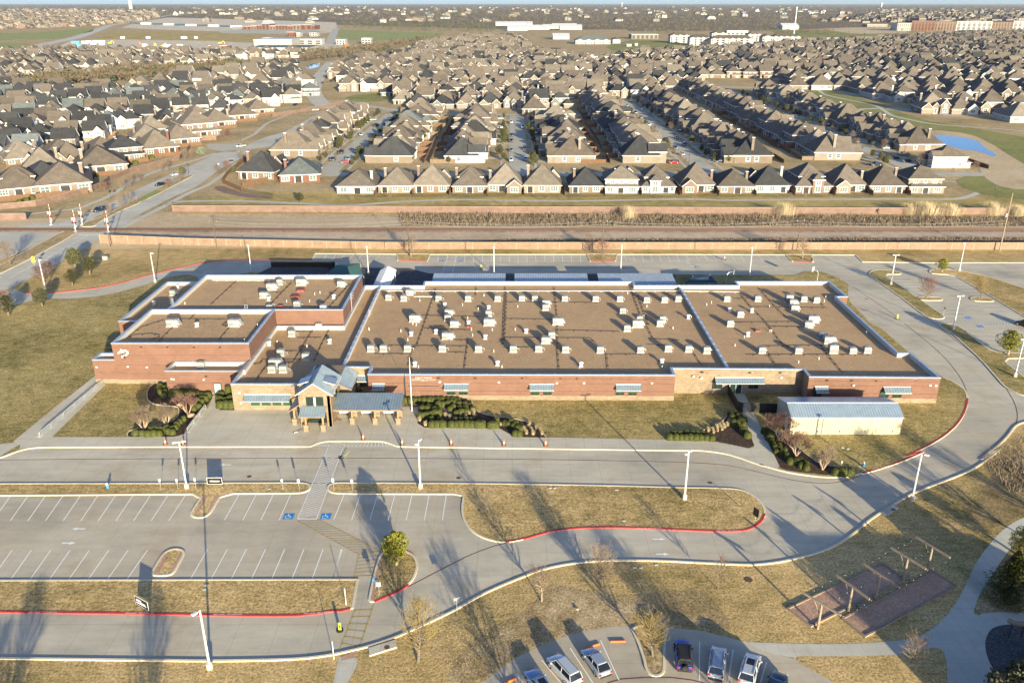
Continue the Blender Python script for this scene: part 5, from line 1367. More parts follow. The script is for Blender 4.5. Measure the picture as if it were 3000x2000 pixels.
column("right side of fourth street", 203, 425, 700, 17.5, -PI / 2, ['grey', 'cream', 'tan', 'white'], ['umber', 'brown', 'taupe'])
x, y = PX(2805, 495); add_house(x - 3, y + 8, -PI / 2, 6, 'white', 'brown', "white two storey house with small fenced garden right of the trail row", "houses along the streets running away", True, .95)
# --- blocks filled with rows
def inside(poly, x, y):
 c = False; n = len(poly); j = n - 1
 for i in range(n):
  if (poly[i][1] > y) != (poly[j][1] > y) and x < (poly[j][0] - poly[i][0]) * (y - poly[i][1]) / (poly[j][1] - poly[i][1]) + poly[i][0]: c = not c
  j = i
 return c
def block_fill(nm, px, ang, step=15.0, back=27.0, across=37.0, ws=WS, rs=RS, first_front=True, grp=None, jit=.05, keep=1.0, varr=range(7), sc_=(1.08, 1.22)):
 md = min(12.5, step * .88)
 poly = PX.m(*px)
 c, s = math.cos(ang), math.sin(ang)
 U = [(x * c + y * s, -x * s + y * c) for x, y in poly]
 u0, u1 = min(p[0] for p in U), max(p[0] for p in U); v = min(p[1] for p in U) + 6; v1 = max(p[1] for p in U)
 row = 0; front = first_front
 while v < v1:
  row += 1; k = 0; u = u0 + rh.uniform(0, step)
  while u < u1:
   x, y = u * c - v * s, u * s + v * c
   if inside(poly, x, y) and rh.random() < keep:
    w, r = pick(ws, rs)
    k += 1
    if not add_house(x, y, ang + (0 if front else PI) + rh.uniform(-jit, jit), rh.choice(varr), w, r, "%s, %s roofed house, %s from left in %s row, %s" % (WALLC[w][1], ROOFC[r][1], ordn(k), ordn(row), nm), grp or ("houses of the " + nm), rh.random() < .5, rh.uniform(*sc_), md): k -= 1
   u += step * rh.uniform(.94, 1.1)
  v += (back if front else across); front = not front
WL = ['white', 'white', 'white', 'white', 'cream', 'grey']; RL = ['charcoal', 'charcoal', 'charcoal', 'umber', 'brown', 'slate']
for k_, (px, py, v, w, r, z_, a) in enumerate(((30, 572, 3, 'beige', 'brown', 1.2, .5), (165, 560, 2, 'beige', 'brown', 1.4, .45), (275, 505, 2, 'cream', 'brown', 1.4, .5), (345, 470, 6, 'beige', 'charcoal', 1.15, .55), (440, 452, 0, 'red', 'brown', 1.25, .6), (505, 424, 2, 'beige', 'brown', 1.25, .6), (560, 402, 6, 'pink', 'brown', 1.45, .6),
  (620, 372, 2, 'cream', 'brown', 1.3, .55), (690, 352, 2, 'tan', 'brown', 1.3, .5), (745, 334, 2, 'cream', 'brown', 1.2, .5), (105, 512, 5, 'cream', 'taupe', 1.15, .45), (20, 520, 4, 'white', 'charcoal', 1.2, .4), (415, 420, 2, 'tan', 'taupe', 1.2, .5))):
 x, y = PX(px, py); add_house(x, y + 7, PI + a, v, w, r, "%s, %s roofed house, %s from left above the arterial" % (WALLC[w][1], ROOFC[r][1], ordn(sorted((30, 165, 275, 345, 440, 505, 560, 620, 690, 745, 105, 20, 415)).index(px) + 1)), "houses above the arterial", k_ % 2 == 0, z_, 11)
block_fill("left edge block", [(-360, 545), (-40, 500), (150, 545), (330, 440), (440, 470), (560, 400), (640, 380), (600, 345), (500, 350), (300, 420), (100, 470), (-360, 470)], .62, 17, 27, 36, ['beige', 'cream', 'tan', 'pink'], ['brown', 'taupe', 'brown', 'charcoal'], False, None, .05, 1, (0, 2, 2, 5, 3), (1.1, 1.25))
block_fill("left white-walled block", [(-360, 470), (100, 462), (300, 412), (500, 340), (600, 335), (700, 320), (860, 305), (930, 270), (700, 262), (560, 272), (300, 268), (0, 262), (-360, 275)], .30, 12.6, 20, 27, WL, RL, True, None, .06, 1, (1, 4, 4, 4, 6, 5), (.92, 1.06))
block_fill("block past the creek", [(385, 262), (440, 245), (560, 228), (740, 200), (870, 200), (905, 255), (700, 256), (560, 258)], .12, 17, 28, 36, ['cream', 'tan', 'white'], ['brown', 'taupe', 'brown', 'charcoal'], True, None, .06, 1, range(7), (1.1, 1.25))
block_fill("far left block", [(-400, 245), (0, 243), (130, 226), (330, 208), (560, 196), (700, 180), (880, 168), (880, 152), (700, 158), (330, 152), (150, 150), (0, 155), (-400, 165)], .16, 17, 27, 38, ['cream', 'tan', 'white', 'beige'], RS, True, None, .1, .92)
block_fill("grass verge block", [(985, 268), (985, 215), (1010, 180), (1180, 165), (1200, 265)], .02, 15.5, 27, 35, ['tan', 'cream', 'white', 'pink', 'grey'], RS, True)
block_fill("near middle block", [(1185, 330), (1130, 296), (1150, 275), (1235, 264), (1960, 268), (1860, 288), (1600, 332), (1540, 330), (1330, 326)], .04, 16, 27, 32, WS, RS + ['charcoal'], False)
block_fill("wide middle block", [(1200, 262), (1190, 215), (1170, 170), (1240, 130), (1420, 108), (1520, 108), (1560, 150), (1640, 168), (1780, 178), (1900, 195), (2050, 232), (1960, 262)], -.02, 14.6, 25, 31, WS, ['brown', 'taupe', 'brown', 'umber', 'taupe', 'brown', 'charcoal'], False)
block_fill("right verge block", [(2290, 262), (2480, 268), (2700, 325), (2800, 350), (2860, 340), (3350, 430), (3350, 245), (2900, 228), (2500, 232), (2280, 236)], -.10, 18.5, 29, 38, ['cream', 'tan', 'grey', 'white', 'beige'], ['umber', 'brown', 'taupe', 'brown'], True, None, .08, 1, (0, 3, 5, 6, 2), (1.25, 1.45))
block_fill("far right block", [(2070, 232), (2290, 232), (2900, 225), (3350, 240), (3350, 92), (2900, 98), (2560, 120), (2350, 128), (2100, 146), (1850, 160), (1800, 172), (1900, 192), (2060, 228)], -.05, 15.5, 26, 33, ['cream', 'tan', 'grey', 'beige', 'pink'], ['umber', 'brown', 'umber', 'charcoal', 'taupe'], True, None, .15, .96)
# --- build them: the nearest 300 as things, the rest as one far mass
HOUSES.sort(key=lambda h: math.hypot(h[0], h[1]))
def in_view(x, y):
 f = y * CP + H * SP
 return f > 1 and abs(x / f * F) < 1500 + 30
vis = [h for h in HOUSES if in_view(h[0], h[1])]
near = vis[:300]
def place_house(h, detail):
 x, y, rz, v, w, r, lab, grp, mir, s_ = h
 d = HM[v]; sc3 = (-s_ if mir else s_, s_, s_)
 if not detail:
  o = bpy.data.objects.new("house", d['full']); col.objects.link(o)
  o.location = (x, y, 0); o.rotation_euler = (0, 0, rz); o.scale = sc3; setm(o, w, r)
  return tag(o, lab, "house", grp)
 t = thing("house", lab, "house", (x, y, 0), rz, grp); t.scale = sc3
 for nm in ('wall', 'roof', 'garage', 'chimney'):
  if nm not in d: continue
  o = bpy.data.objects.new("garage_door" if nm == 'garage' else nm, d[nm]); col.objects.link(o); o.parent = t; setm(o, w, r)
 for me, loc, side in d['win']:
  o = bpy.data.objects.new("patio" if side == 3 else "window", me); col.objects.link(o); o.parent = t; o.location = loc; setm(o, w, r)
 return t
seen = {}
for i, h in enumerate(near):
 place_house(h, i < 130)
mass = MB(); mslots = [M['w_' + k] for k in WALLC] + [M['r_' + k] for k in ROOFC] + [M['hglass'], M['whitetrim'], M['gdoor'], M['hdark']]
wi = {k: i for i, k in enumerate(WALLC)}; ri = {k: len(WALLC) + i for i, k in enumerate(ROOFC)}; ex = len(WALLC) + len(ROOFC)
geo = [house_geo(i) for i in range(len(VAR))]
wgeo = []
for V in VAR:
 q = MB()
 for w_ in V['w']:
  if w_[5] in (0, 2):
   x, y, z, w, h, side = w_
   win_mb(q, *w_)
 garage_mb(q, V['g']); wgeo.append(q)
def to_mass(h, wins=True):
 x, y, rz, v, w, r, lab, grp, mir, s_ = h
 c, s = math.cos(rz), math.sin(rz)
 for src in geo[v] + ((wgeo[v],) if wins else ()):
  for f, m in zip(src.f, src.m):
   pts = []
   for k in f:
    a, b_, z = src.v[k]; a = (-a if mir else a) * s_; b_ *= s_
    pts.append((x + a * c - b_ * s, y + a * s + b_ * c, z * s_))
   if mir: pts.reverse()
   mass.face(pts, wi[w] if m == 0 else ri[r] if m == 1 else ex + m - 2)
for h in vis[300:]:
 to_mass(h, math.hypot(h[0], h[1]) < 1500)
# the brown sea of roofs towards the horizon
rf = random.Random(3)
def sea(px, n, ws, rs, smin=1.0):
 poly = PX.m(*px)
 xs = [p[0] for p in px]; ys = [p[1] for p in px]
 k = 0; tries = 0
 while k < n and tries < n * 20:
  tries += 1
  a, b_ = rf.uniform(min(xs), max(xs)), rf.uniform(min(ys), max(ys))
  if not inside(px, a, b_): continue
  x, y = PX(a, b_)
  s_ = max(smin, y / 1900) * rf.uniform(.85, 1.2)
  to_mass((x, y, rf.choice((0, PI / 2, PI, -PI / 2)) + rf.uniform(-.3, .3), rf.randrange(7), rf.choice(ws), rf.choice(rs), '', '', rf.random() < .5, min(s_, 2.2)), False)
  k += 1
sea([(-60, 88), (110, 84), (300, 76), (420, 62), (480, 45), (450, 32), (200, 28), (-60, 30)], 430, ['cream', 'tan', 'beige', 'pink'], ['brown', 'taupe', 'brown', 'umber', 'taupe'])
sea([(2500, 60), (3060, 66), (3060, 28), (2550, 26)], 230, ['cream', 'tan', 'grey'], ['umber', 'brown', 'charcoal'])
sea([(480, 46), (2500, 44), (2500, 20), (480, 20)], 170, ['white', 'white', 'cream', 'tan'], ['brown', 'umber', 'slate'])
sea([(600, 70), (2500, 64), (2500, 40), (600, 40)], 46, ['white', 'cream', 'tan'], ['brown', 'umber', 'slate'])
sea([(2350, 62), (3050, 90), (3050, 62), (2350, 52)], 60, ['cream', 'tan', 'pink'], ['umber', 'brown', 'charcoal'])
tag(mass.build("distant_houses", mslots), "sea of small brown roofed houses reaching towards the horizon", "houses", kind="stuff")
print("houses", len(HOUSES), len(vis), len(near), near[-1][1])
# --- streets between the houses
for X, y1 in zip(ST, (566, 556, 650, 742)):
 road([(X, 352), (X, y1)], 9.0, .05, 'street', 'street')
 for s_ in (-1, 1):
  road([(X + s_ * 7.6, 368), (X + s_ * 7.6, y1)], 1.4, .055, 'path', 'sidewalk')
road([(-108, 357), (262, 357)], 8.5, .048, 'street', 'street')
road(smooth_poly([(-112, 352), (-92, 357), (-80, 372), (-80, 400)], 1, False, 4), 9.0, .052, 'street', 'street')
road([(-82, 566), (3, 562), (86, 560)], 8, .052, 'street', 'street')
def lane(px, w=8.5, z=.05): road(smooth_poly(PX.m(*px), 1, False, 8), w, z, 'street', 'street')
lane([(985, 264), (1060, 268), (1145, 262)], 14); lane([(1380, 208), (1480, 240), (1500, 255)]); lane([(1700, 300), (1800, 292), (2040, 252), (2140, 256), (2290, 262), (2500, 250), (2800, 262), (3200, 300)])
lane([(2250, 238), (2500, 248), (2560, 252)], 20, .053); lane([(2600, 318), (2760, 330), (2800, 342)], 14); lane([(2450, 268), (2520, 280)], 10); lane([(1270, 150), (1420, 180), (1620, 205), (1850, 215), (2030, 245)], 8); lane([(720, 262), (780, 235), (810, 205)], 9)
lane([(400, 395), (470, 375), (560, 355)], 7); lane([(380, 262), (520, 255), (640, 262)], 8)
# driveways of the nearer houses
b = MB()
for h in near[:160]:
 x, y, rz, v, w, r, lab, grp, mir, s_ = h
 gx, gy = VAR[v]['g']; gx = (-gx if mir else gx) * s_; gy *= s_
 c, s = math.cos(rz), math.sin(rz)
 q = [(gx - 2.3, gy), (gx + 2.3, gy), (gx + 2.3, gy - 7), (gx - 2.3, gy - 7)]
 b.face([(x + a * c - d * s, y + a * s + d * c, .065) for a, d in reversed(q)])
tag(b.build("driveways", M['path']), kind="structure")
# board fences round the back gardens
def fence_thing(path, label, m='fence', h=1.8, name="wooden_fence", grp="board fences of the gardens"):
 b = MB()
 strip(b, path, .06, .02, h)
 cx, cy = path[0]
 d = 0.0
 for p, q in zip(path, path[1:]):
  L = math.hypot(q[0] - p[0], q[1] - p[1]); n = max(1, int(L / 2.4))
  for i in range(n):
   f = i / n; b.rbox(p[0] + (q[0] - p[0]) * f, p[1] + (q[1] - p[1]) * f, 0, .12, .12, h + .08, math.atan2(q[1] - p[1], q[0] - p[0]))
 return tag(b.build(name, M[m]), label, "fence", grp)
for i, h in enumerate(near[:150]):
 x, y, rz, v, w, r, lab, grp, mir, s_ = h
 if "trail" in grp: continue
 c, s = math.cos(rz), math.sin(rz)
 q = [(-8.3, 5), (-8.3, 16.5), (8.3, 16.5)] if i % 2 else [(8.3, 5), (8.3, 16.5), (-8.3, 16.5)]
 where = (lab if ' roofed house, ' in lab else 'at the right end of the trail row').split(' roofed house, ')[-1].replace(' from left', '').replace(' from near end', '')
 fence_thing([(x + a * c - d * s, y + a * s + d * c) for a, d in q], "brown board fence of house " + where, rh.choice(('fence', 'fence', 'fencegrey')))
for i, (px, v, w, r) in enumerate(ROW1):
 if i == 0: continue
 x, y = PX((px + ROW1[i - 1][0]) / 2, 567)
 fence_thing([(x, y - 3.4), (x, y + 16)], "dark board fence between %s and %s houses of the trail row" % (ordn(i), ordn(i + 1)), 'fence')
# black railings along the trail, one length per garden
M['railing'] = plain('black_railing', (.02, .02, .02), .5)
for i in range(len(ROW1)):
 x0 = PX(ROW1[i][0] - 54, 577); x1 = PX(ROW1[i][0] + 54, 577)
 b = MB()
 for z in (.25, 1.2): b.tube((*x0, z), (*x1, z), .04, n=4)
 n = int((x1[0] - x0[0]) / .22)
 for k_ in range(n + 1):
  x = x0[0] + (x1[0] - x0[0]) * k_ / n; b.tube((x, x0[1], .05), (x, x0[1], 1.25), .02, n=3, caps=False)
 tag(b.build("garden_railing", M['railing']), "black railing on the trail side of the %s house of the trail row" % ordn(i + 1), "railing", "railings along the trail")
# ================================================================== TREES AND PLANTS
def branchy(seed, Ht, spread, trunk_r, stems=1, levels=5, up=.55, fork=.22, twigs=3):
 """two MBs: trunk with limbs, and the crown of twigs"""
 r = random.Random(seed)
 tb, cb = MB(), MB()
 def grow(p, d, L, rad, lv):
  seg = 2 if lv < 3 else 1
  q = p
  for i in range(seg):
   d = (d + Vector((r.gauss(0, .1), r.gauss(0, .1), r.gauss(0, .06)))).normalized()
   e = q + d * (L / seg); r2 = rad * (.86 if seg > 1 else .7)
   (tb if lv < 2 else cb).tube(q, e, rad, r2, 6 if lv == 0 else 4 if lv < 3 else 3, caps=False)
   if lv >= 1 and lv < levels and i == 0 and r.random() < .8:
    side = d.orthogonal().normalized(); side.rotate(Matrix.Rotation(r.uniform(0, 2 * PI), 3, d))
    grow(e, (d * .75 + side * spread + Vector((0, 0, up * .3))).normalized(), L * r.uniform(.5, .72), rad * .5, lv + 1)
   q = e; rad = r2
  if lv < levels:
   n = r.choice((2, 3, 3)) if lv < 2 else twigs
   base = r.uniform(0, 2 * PI)
   for k in range(n):
    side = d.orthogonal().normalized(); side.rotate(Matrix.Rotation(base + 2 * PI * k / n + r.uniform(-.5, .5), 3, d))
    nd = (d + side * spread * r.uniform(.7, 1.3) + Vector((0, 0, up * .35))).normalized()
    grow(q, nd, L * r.uniform(.6, .84), max(rad * .62, .008), lv + 1)
 for s_ in range(stems):
  a = 2 * PI * s_ / stems + r.random()
  d = Vector((math.cos(a) * .45, math.sin(a) * .45, 1)).normalized() if stems > 1 else Vector((r.gauss(0, .04), r.gauss(0, .04), 1)).normalized()
  grow(Vector((0, 0, -.05)), d, Ht * fork, trunk_r * (1 if stems == 1 else .6), 0)
 return tb, cb
def leader(seed, Ht, cw, tr, base=.2, nb=34, sub=7, tw=5, rise=.9):
 """a trunk that runs on into a leader, with rising side limbs that carry sprays of twigs: an oval leafless crown"""
 r = random.Random(seed); tb, cb = MB(), MB()
 p = Vector((0, 0, -.05)); pts = [p]
 d = Vector((0, 0, 1))
 for i in range(8):
  d = (d + Vector((r.gauss(0, .07), r.gauss(0, .07), .1))).normalized(); pts.append(pts[-1] + d * Ht * .9 / 8)
 for i in range(8): tb.tube(pts[i], pts[i + 1], tr * (1 - i / 8.6), tr * (1 - (i + 1) / 8.6), 6, caps=False)
 for k in range(nb):
  f = base + (.98 - base) * (k + r.random()) / nb
  q = f * 8; i = min(7, int(q)); o = pts[i].lerp(pts[i + 1], q - i)
  g = (f - base) / (1 - base)
  L = cw / 2 * (math.sin(PI * min(1, .22 + g * .75)) ** .8) * r.uniform(.8, 1.15) + .25
  a = k * 2.4 + r.uniform(-.4, .4)
  dd = Vector((math.cos(a), math.sin(a), rise * r.uniform(.6, 1.3) * (.6 + g))).normalized()
  r0 = tr * (1 - f) * .5 + .018
  m1 = o + dd * L * .5; dd2 = (dd + Vector((r.gauss(0, .15), r.gauss(0, .15), .25))).normalized(); m2 = m1 + dd2 * L * .6
  tb.tube(o, m1, r0, r0 * .7, 4, caps=False); cb.tube(m1, m2, r0 * .7, .014, 3, caps=False)
  for j in range(sub):
   h = .25 + .75 * (j + r.random()) / sub
   s0 = o.lerp(m1, h * 2) if h < .5 else m1.lerp(m2, h * 2 - 1)
   e = (dd2 + Vector((r.gauss(0, .65), r.gauss(0, .65), r.gauss(.2, .4)))).normalized(); l2 = L * r.uniform(.25, .5) * (1.25 - h * .5) + .15
   s1 = s0 + e * l2
   cb.tube(s0, s1, .017, .010, 3, caps=False)
   for _ in range(tw):
    u = s0.lerp(s1, r.uniform(.2, 1)); w = (e + Vector((r.gauss(0, .7), r.gauss(0, .7), r.gauss(.2, .45)))).normalized()
    cb.tube(u, u + w * l2 * r.uniform(.35, .8), .011, .006, 3, caps=False)
 return tb, cb
def leader_kind(name, lab, seed, Ht, cw, tr, bark, twig, **kw):
 t = thing(name, lab, "tree")
 tb, cb = leader(seed, Ht, cw, tr, **kw); fit((tb, cb), Ht)
 tb.build("trunk", M[bark], t); cb.build("crown", M[twig], t)
 return Kind(t)
def fit(mbs, Ht):
 zs = max(v[2] for m in mbs for v in m.v)
 k = Ht / zs
 for m in mbs: m.v = [(x * k, y * k, z * k) for x, y, z in m.v]
def bare_kind(name, lab, seed, Ht, spread, tr, bark, twig, stems=1, levels=5, up=.55, fork=.22, twigs=3):
 t = thing(name, lab, "tree")
 tb, cb = branchy(seed, Ht, spread, tr, stems, levels, up, fork, twigs); fit((tb, cb), Ht)
 tb.build("trunk", M[bark], t); cb.build("crown", M[twig], t)
 return Kind(t)
def leafquads(b, r, c, n, size, rad, flat=.75, mi=None, shell=.55):
 for _ in range(n):
  d = Vector((r.gauss(0, 1), r.gauss(0, 1), r.gauss(0, 1))).normalized() * (r.uniform(shell, 1.0) ** .5)
  p = Vector(c) + Vector((d.x * rad, d.y * rad, d.z * rad * flat))
  u = Vector((r.gauss(0, 1), r.gauss(0, 1), r.gauss(0, 1))).normalized(); w = u.orthogonal().normalized()
  s_ = size * r.uniform(.6, 1.35)
  b.face([p - u * s_, p - w * s_ * .6, p + u * s_, p + w * s_ * .6], mi)
def leafy_kind(name, lab, seed, Ht, cw, leaf, bark, n=2600, lsize=.2, base=.28, lumps=16, shape='round'):
 r = random.Random(seed)
 t = thing(name, lab, "tree")
 tb, _ = branchy(seed, Ht, .6, Ht * .028, 1, 3, .6, .3); fit((tb,), Ht * .82); tb.build("trunk", M[bark], t)
 cb = MB()
 for i in range(lumps):
  f = (i + .5) / lumps
  z = Ht * (base + (1 - base) * f * .92)
  prof = math.sin(PI * min(1, .18 + f * .8)) if shape == 'round' else (1.02 - f) * 1.0
  a = i * 2.4 + r.random(); R0 = cw / 2 * prof
  c = (math.cos(a) * R0 * r.uniform(.35, .7), math.sin(a) * R0 * r.uniform(.35, .7), z)
  rr = max(.3, R0 * r.uniform(.42, .62) + cw * .04)
  leafquads(cb, r, c, int(n / lumps), lsize, rr, .8)
 cb.build("crown", M[leaf], t)
 return Kind(t)
K_elm = [leader_kind("bare_tree", "bare tree", 3 + i, 7.5, (5.6, 5.0, 4.6)[i], .17, 'bark2', tw, nb=(38, 44, 46)[i], sub=7, tw=5, rise=(.7, 1.0, 1.2)[i]) for i, tw in enumerate(('twig', 'twig', 'twiggold'))]
K_dense = leader_kind("bare_tree", "dense bare tree", 15, 8.5, 5.4, .2, 'bark2', 'twig', nb=52, sub=7, tw=5, rise=1.2, base=.14)
K_red = leader_kind("bare_tree", "bare reddish tree", 21, 6.0, 5.4, .15, 'bark2', 'twigred', nb=40, sub=8, tw=5, rise=.6)
K_up = leader_kind("bare_tree", "bare upright tree", 31, 7.0, 4.4, .17, 'bark', 'twig', nb=34, sub=6, tw=5, rise=.8, base=.25)
K_myr = [bare_kind("crape_myrtle", "bare multi-stemmed shrub tree", 41 + i, 4.6, .42, .10, 'myrtle', 'twigred' if i else 'twig', 5, 5, .8, .16) for i in range(2)]
K_young = leader_kind("young_tree", "thin young tree", 51, 4.2, 2.3, .06, 'bark2', 'twig', nb=20, sub=4, tw=3, rise=1.0, base=.3)
K_oak = leafy_kind("live_oak", "dark green oak", 61, 6.5, 4.6, 'leafoak', 'bark2', 3600, .17)
K_lime = leafy_kind("leafy_tree", "yellow green tree in new leaf", 62, 5.2, 3.6, 'leaflime', 'bark', 4200, .13)
K_lime2 = leafy_kind("leafy_tree", "green tree in new leaf", 64, 6.4, 5.4, 'leaflime', 'bark', 5200, .14)
K_cedar = leafy_kind("cedar_tree", "big dense cedar", 63, 7.2, 6.0, 'leafcedar', 'bark2', 9000, .16, .02, 34, 'cone')
K_town = leafy_kind("garden_tree", "small evergreen garden tree", 66, 5.5, 3.4, 'leaf', 'bark2', 700, .3, .22, 9)
K_sage = leafy_kind("sage_bush", "pale sage green bush", 67, 4.6, 6.5, 'leafsage', 'bark2', 1500, .25, .0, 14)
def put(k, RG, q, lab, s_=1.0, z=.1, grp=None, cat=None):
 x, y = RG(*q)
 return k.put((x, y, z), rt.uniform(0, 6.28), lab, s_, grp)
rt = random.Random(9)
# foreground trees
put(K_elm[2], F2, (505, 1430), "tall bare tree with budding twigs left of the parked cars", 1.05)
put(K_up, F2, (1315, 1035), "bare tree with pale trunk beside the curving lower drive", .82)
put(K_elm[0], F2, (1712, 945), "bare spreading tree on the worn grass right of the pale trunked one", .85)
put(K_elm[2], F2, (2042, 1395), "bare budding tree in the grass island between parked cars", .95)
put(K_young, F3, (230, 955), "thin bare tree right of the lower drive's arrows", 1.15)
put(K_elm[0], F3, (1500, 1440), "wispy bare tree in the shaded grass beside the path junction", .62)
put(K_lime, F2, (362, 795), "yellow green leafy tree on the teardrop island", 1.0)
put(K_young, F2, (965, 460), "small bare tree on the large grass island", 1.0)
put(K_cedar, F3, (2130, 1010), "big dense cedar tree at the right edge near the play pad", 1.0)
put(K_lime2, F3, (2215, 740), "green leafy tree above the cedar at the right edge", .7)
put(K_lime2, RT, (2165, 1255), "round green leafy tree in the side car park", .88)
put(K_red, RT, (1238, 600), "bare brownish tree on the small side car park island", 1.0)
put(K_elm[2], RT, (1855, 612), "bare budding tree on the right island of the side car park", .85)
put(K_lime2, RT, (1408, 305), "small olive leafy tree beside the corner lamp post", .62)
put(K_up, S2, (480, 128), "bare tree in the left tree bay of the back row", .95)
put(K_red, S2, (1797, 130), "bare reddish tree in the middle tree bay of the back row", .9); put(K_young, S2, (1712, 60), "small bare tree by the screen wall near the middle bay", 1.1)
put(K_up, S3, (825, 138), "bare tree in the right tree bay of the back row", .95); put(K_young, S3, (695, 58), "small bare tree by the screen wall left of the right bay", 1.1)
put(K_oak, L1, (1045, 1120), "dark green oak, rearmost of the corner lawn trio", .95); put(K_oak, L1, (1240, 1195), "dark green oak, rightmost of the corner lawn trio", .8); put(K_oak, L1, (1000, 1345), "dark green oak, nearest of the corner lawn trio", .68)
put(K_red, L1, (600, 1330), "bare reddish tree in the planted bed at the drive entrance", .95); put(K_red, L1, (680, 1200), "bare reddish tree behind the entrance bed", .75)
put(K_oak, L1, (590, 1640), "dark green oak at the mouth of the school drive", .75); put(K_elm[0], L1, (145, 1070), "wide bare tree in the road median at left", 1.05); put(K_red, L1, (60, 1640), "bare reddish bush tree at the left edge below the road", .8)
put(K_oak, PX, (25, 925), "dark green oak at the left edge by the lawn", .8)
put(K_myr[0], B1, (1050, 855), "bare crape myrtle nearest the hydrant in the left bed", 1.0); put(K_myr[0], B1, (1365, 790), "bare crape myrtle in the middle of the left bed", .9); put(K_myr[1], B1, (1650, 640), "bare crape myrtle beside the bike racks", .95)
put(K_myr[1], B3, (1690, 810), "bare crape myrtle in the bed below the white shed", 1.0); put(K_myr[1], B3, (1490, 620), "bare crape myrtle at the white shed's left end", 1.1); put(K_myr[0], B3, (1995, 970), "bare crape myrtle at the right end of the shed bed", .95)
# trees standing behind the photographer, whose long shadows cross the foreground
def caster(RG, q, h):
 """ground point of a tree of height h whose shadow tip lies at the pixel"""
 x, y = RG(*q); L = h / math.tan(SUN_EL); return (x + L * math.sin(R_(20)), y - L * math.cos(R_(20)))
for q, h, nm in (((265, 820), 8.6, "left"), ((1010, 865), 8.6, "right"), ((20, 1060), 7.5, "leftmost")):
 x, y = caster(F1, q, h); K_dense.put((x, y, 0), h, "bare tree beyond the near edge at bottom left, %s one" % nm, h / 8.5, "trees beyond the near edge")
NB = ((1650, 2330, K_elm[0], 1.2), (2330, 2280, K_dense, 1.1), (3090, 1990, K_cedar, 1.0), (3160, 1840, K_oak, 1.25), (3120, 1650, K_elm[1], 1.2), (3190, 1590, K_dense, 1.1), (2960, 2120, K_oak, 1.2))
for i, (px, py, k, s_) in enumerate(NB):
 put(k, PX, (px, py), "tree standing just outside the near edge of the view, %s from left" % ordn(sorted(q[0] for q in NB).index(px) + 1), s_, grp="trees beyond the near edge")
# street and median trees of the arterial
M1t = [(965, 425), (850, 495), (905, 465), (720, 495), (1160, 350), (1120, 365), (1280, 280), (1325, 265), (1160, 465), (1245, 425), (895, 575), (840, 615), (755, 655), (1565, 340), (1500, 375), (1715, 245), (1665, 285)]
for i, q in enumerate(sorted(M1t)):
 put(rt.choice((K_elm[0], K_red, K_elm[1])), M1, q, "bare street tree, %s from left along the arterial" % ordn(i + 1), rt.uniform(.5, .72), grp="bare trees along the arterial")
put(K_red, M1, (1580, 120), "round bare tree inside the brick wall above the arterial", .8); put(K_sage, M1, (1390, 240), "pale sage green bush left of the side street", .75); put(K_sage, M1, (1970, 160), "pale sage green bush right of the arterial", .7); put(K_elm[0], M1, (2070, 130), "bare tree beside the right sage bush", .9); put(K_red, M1, (2290, 150), "wide bare tree in front of the cream gabled houses", 1.1)
put(K_oak, M1, (1260, 390), "green oak in the arterial median", .65); put(K_oak, M1, (2070, 575), "small dark oak behind the black railing", .6); put(K_oak, M1, (1615, 375), "small oak beside the curved fence", .55)
put(K_red, PX, (970, 400), "round bare tree at the mouth of the leftmost street", 1.05)
# little trees by the trail
for i, (RG, q) in enumerate(((H1, (110, 488)), (H1, (480, 465)), (H1, (1610, 530)), (H1, (1885, 522)), (H1, (2040, 500)), (M1, (1470, 580)), (M3, (80, 580)), (M3, (740, 570)), (M3, (840, 570)), (H2, (1640, 320)), (H2, (1700, 440)))):
 put(K_young, RG, q, "thin young tree by the park trail, %s" % ("first", "second", "third from the left", "left of the culvert box", "right of the culvert box", "nearest the arterial", "below the tan and umber houses", "by the large reed clump", "right of the large reed clump", "below the white corner house", "near the trail fork")[i], rt.uniform(.6, .95), grp="young trees along the trail")
# street trees between the houses: every few metres along the four streets
n_ = 0
for si, X in enumerate(ST):
 nm = ("leftmost", "second", "third", "fourth")[si]
 for sd, wd_ in ((-1, "left"), (1, "right")):
  y = 378; k_ = 0
  while y < (560, 550, 650, 700)[si]:
   k_ += 1
   kk = rt.choice((K_town, K_town, K_young, K_elm[0], K_oak)) if not (si == 1) else rt.choice((K_town, K_oak, K_town, K_young))
   kk.put((X + sd * rt.uniform(5.6, 9), y, 0), rt.uniform(0, 6), "small street tree, %s from near end, %s side of the %s street" % (ordn(k_), wd_, nm), rt.uniform(.55, .95), "street trees of the suburb")
   y += rt.uniform(9, 16)
# garden trees
def short(l):
 return (l if ' roofed house, ' in l else 'trail row end').split(' roofed house, ')[-1].replace(' from left', '').replace(' from near end', '') + ' house'
for i in range(60):
 h = near[17 + i * 2]
 a = rt.uniform(0, 6.28); x, y = h[0] + rt.uniform(8, 11) * math.copysign(1, math.cos(a)), h[1] + rt.uniform(-10, 10)
 rt.choice((K_town, K_town, K_red, K_sage, K_oak)).put((x, y, 0), a, "garden tree by the " + short(h[6]), rt.uniform(.5, .85), "garden trees of the suburb")
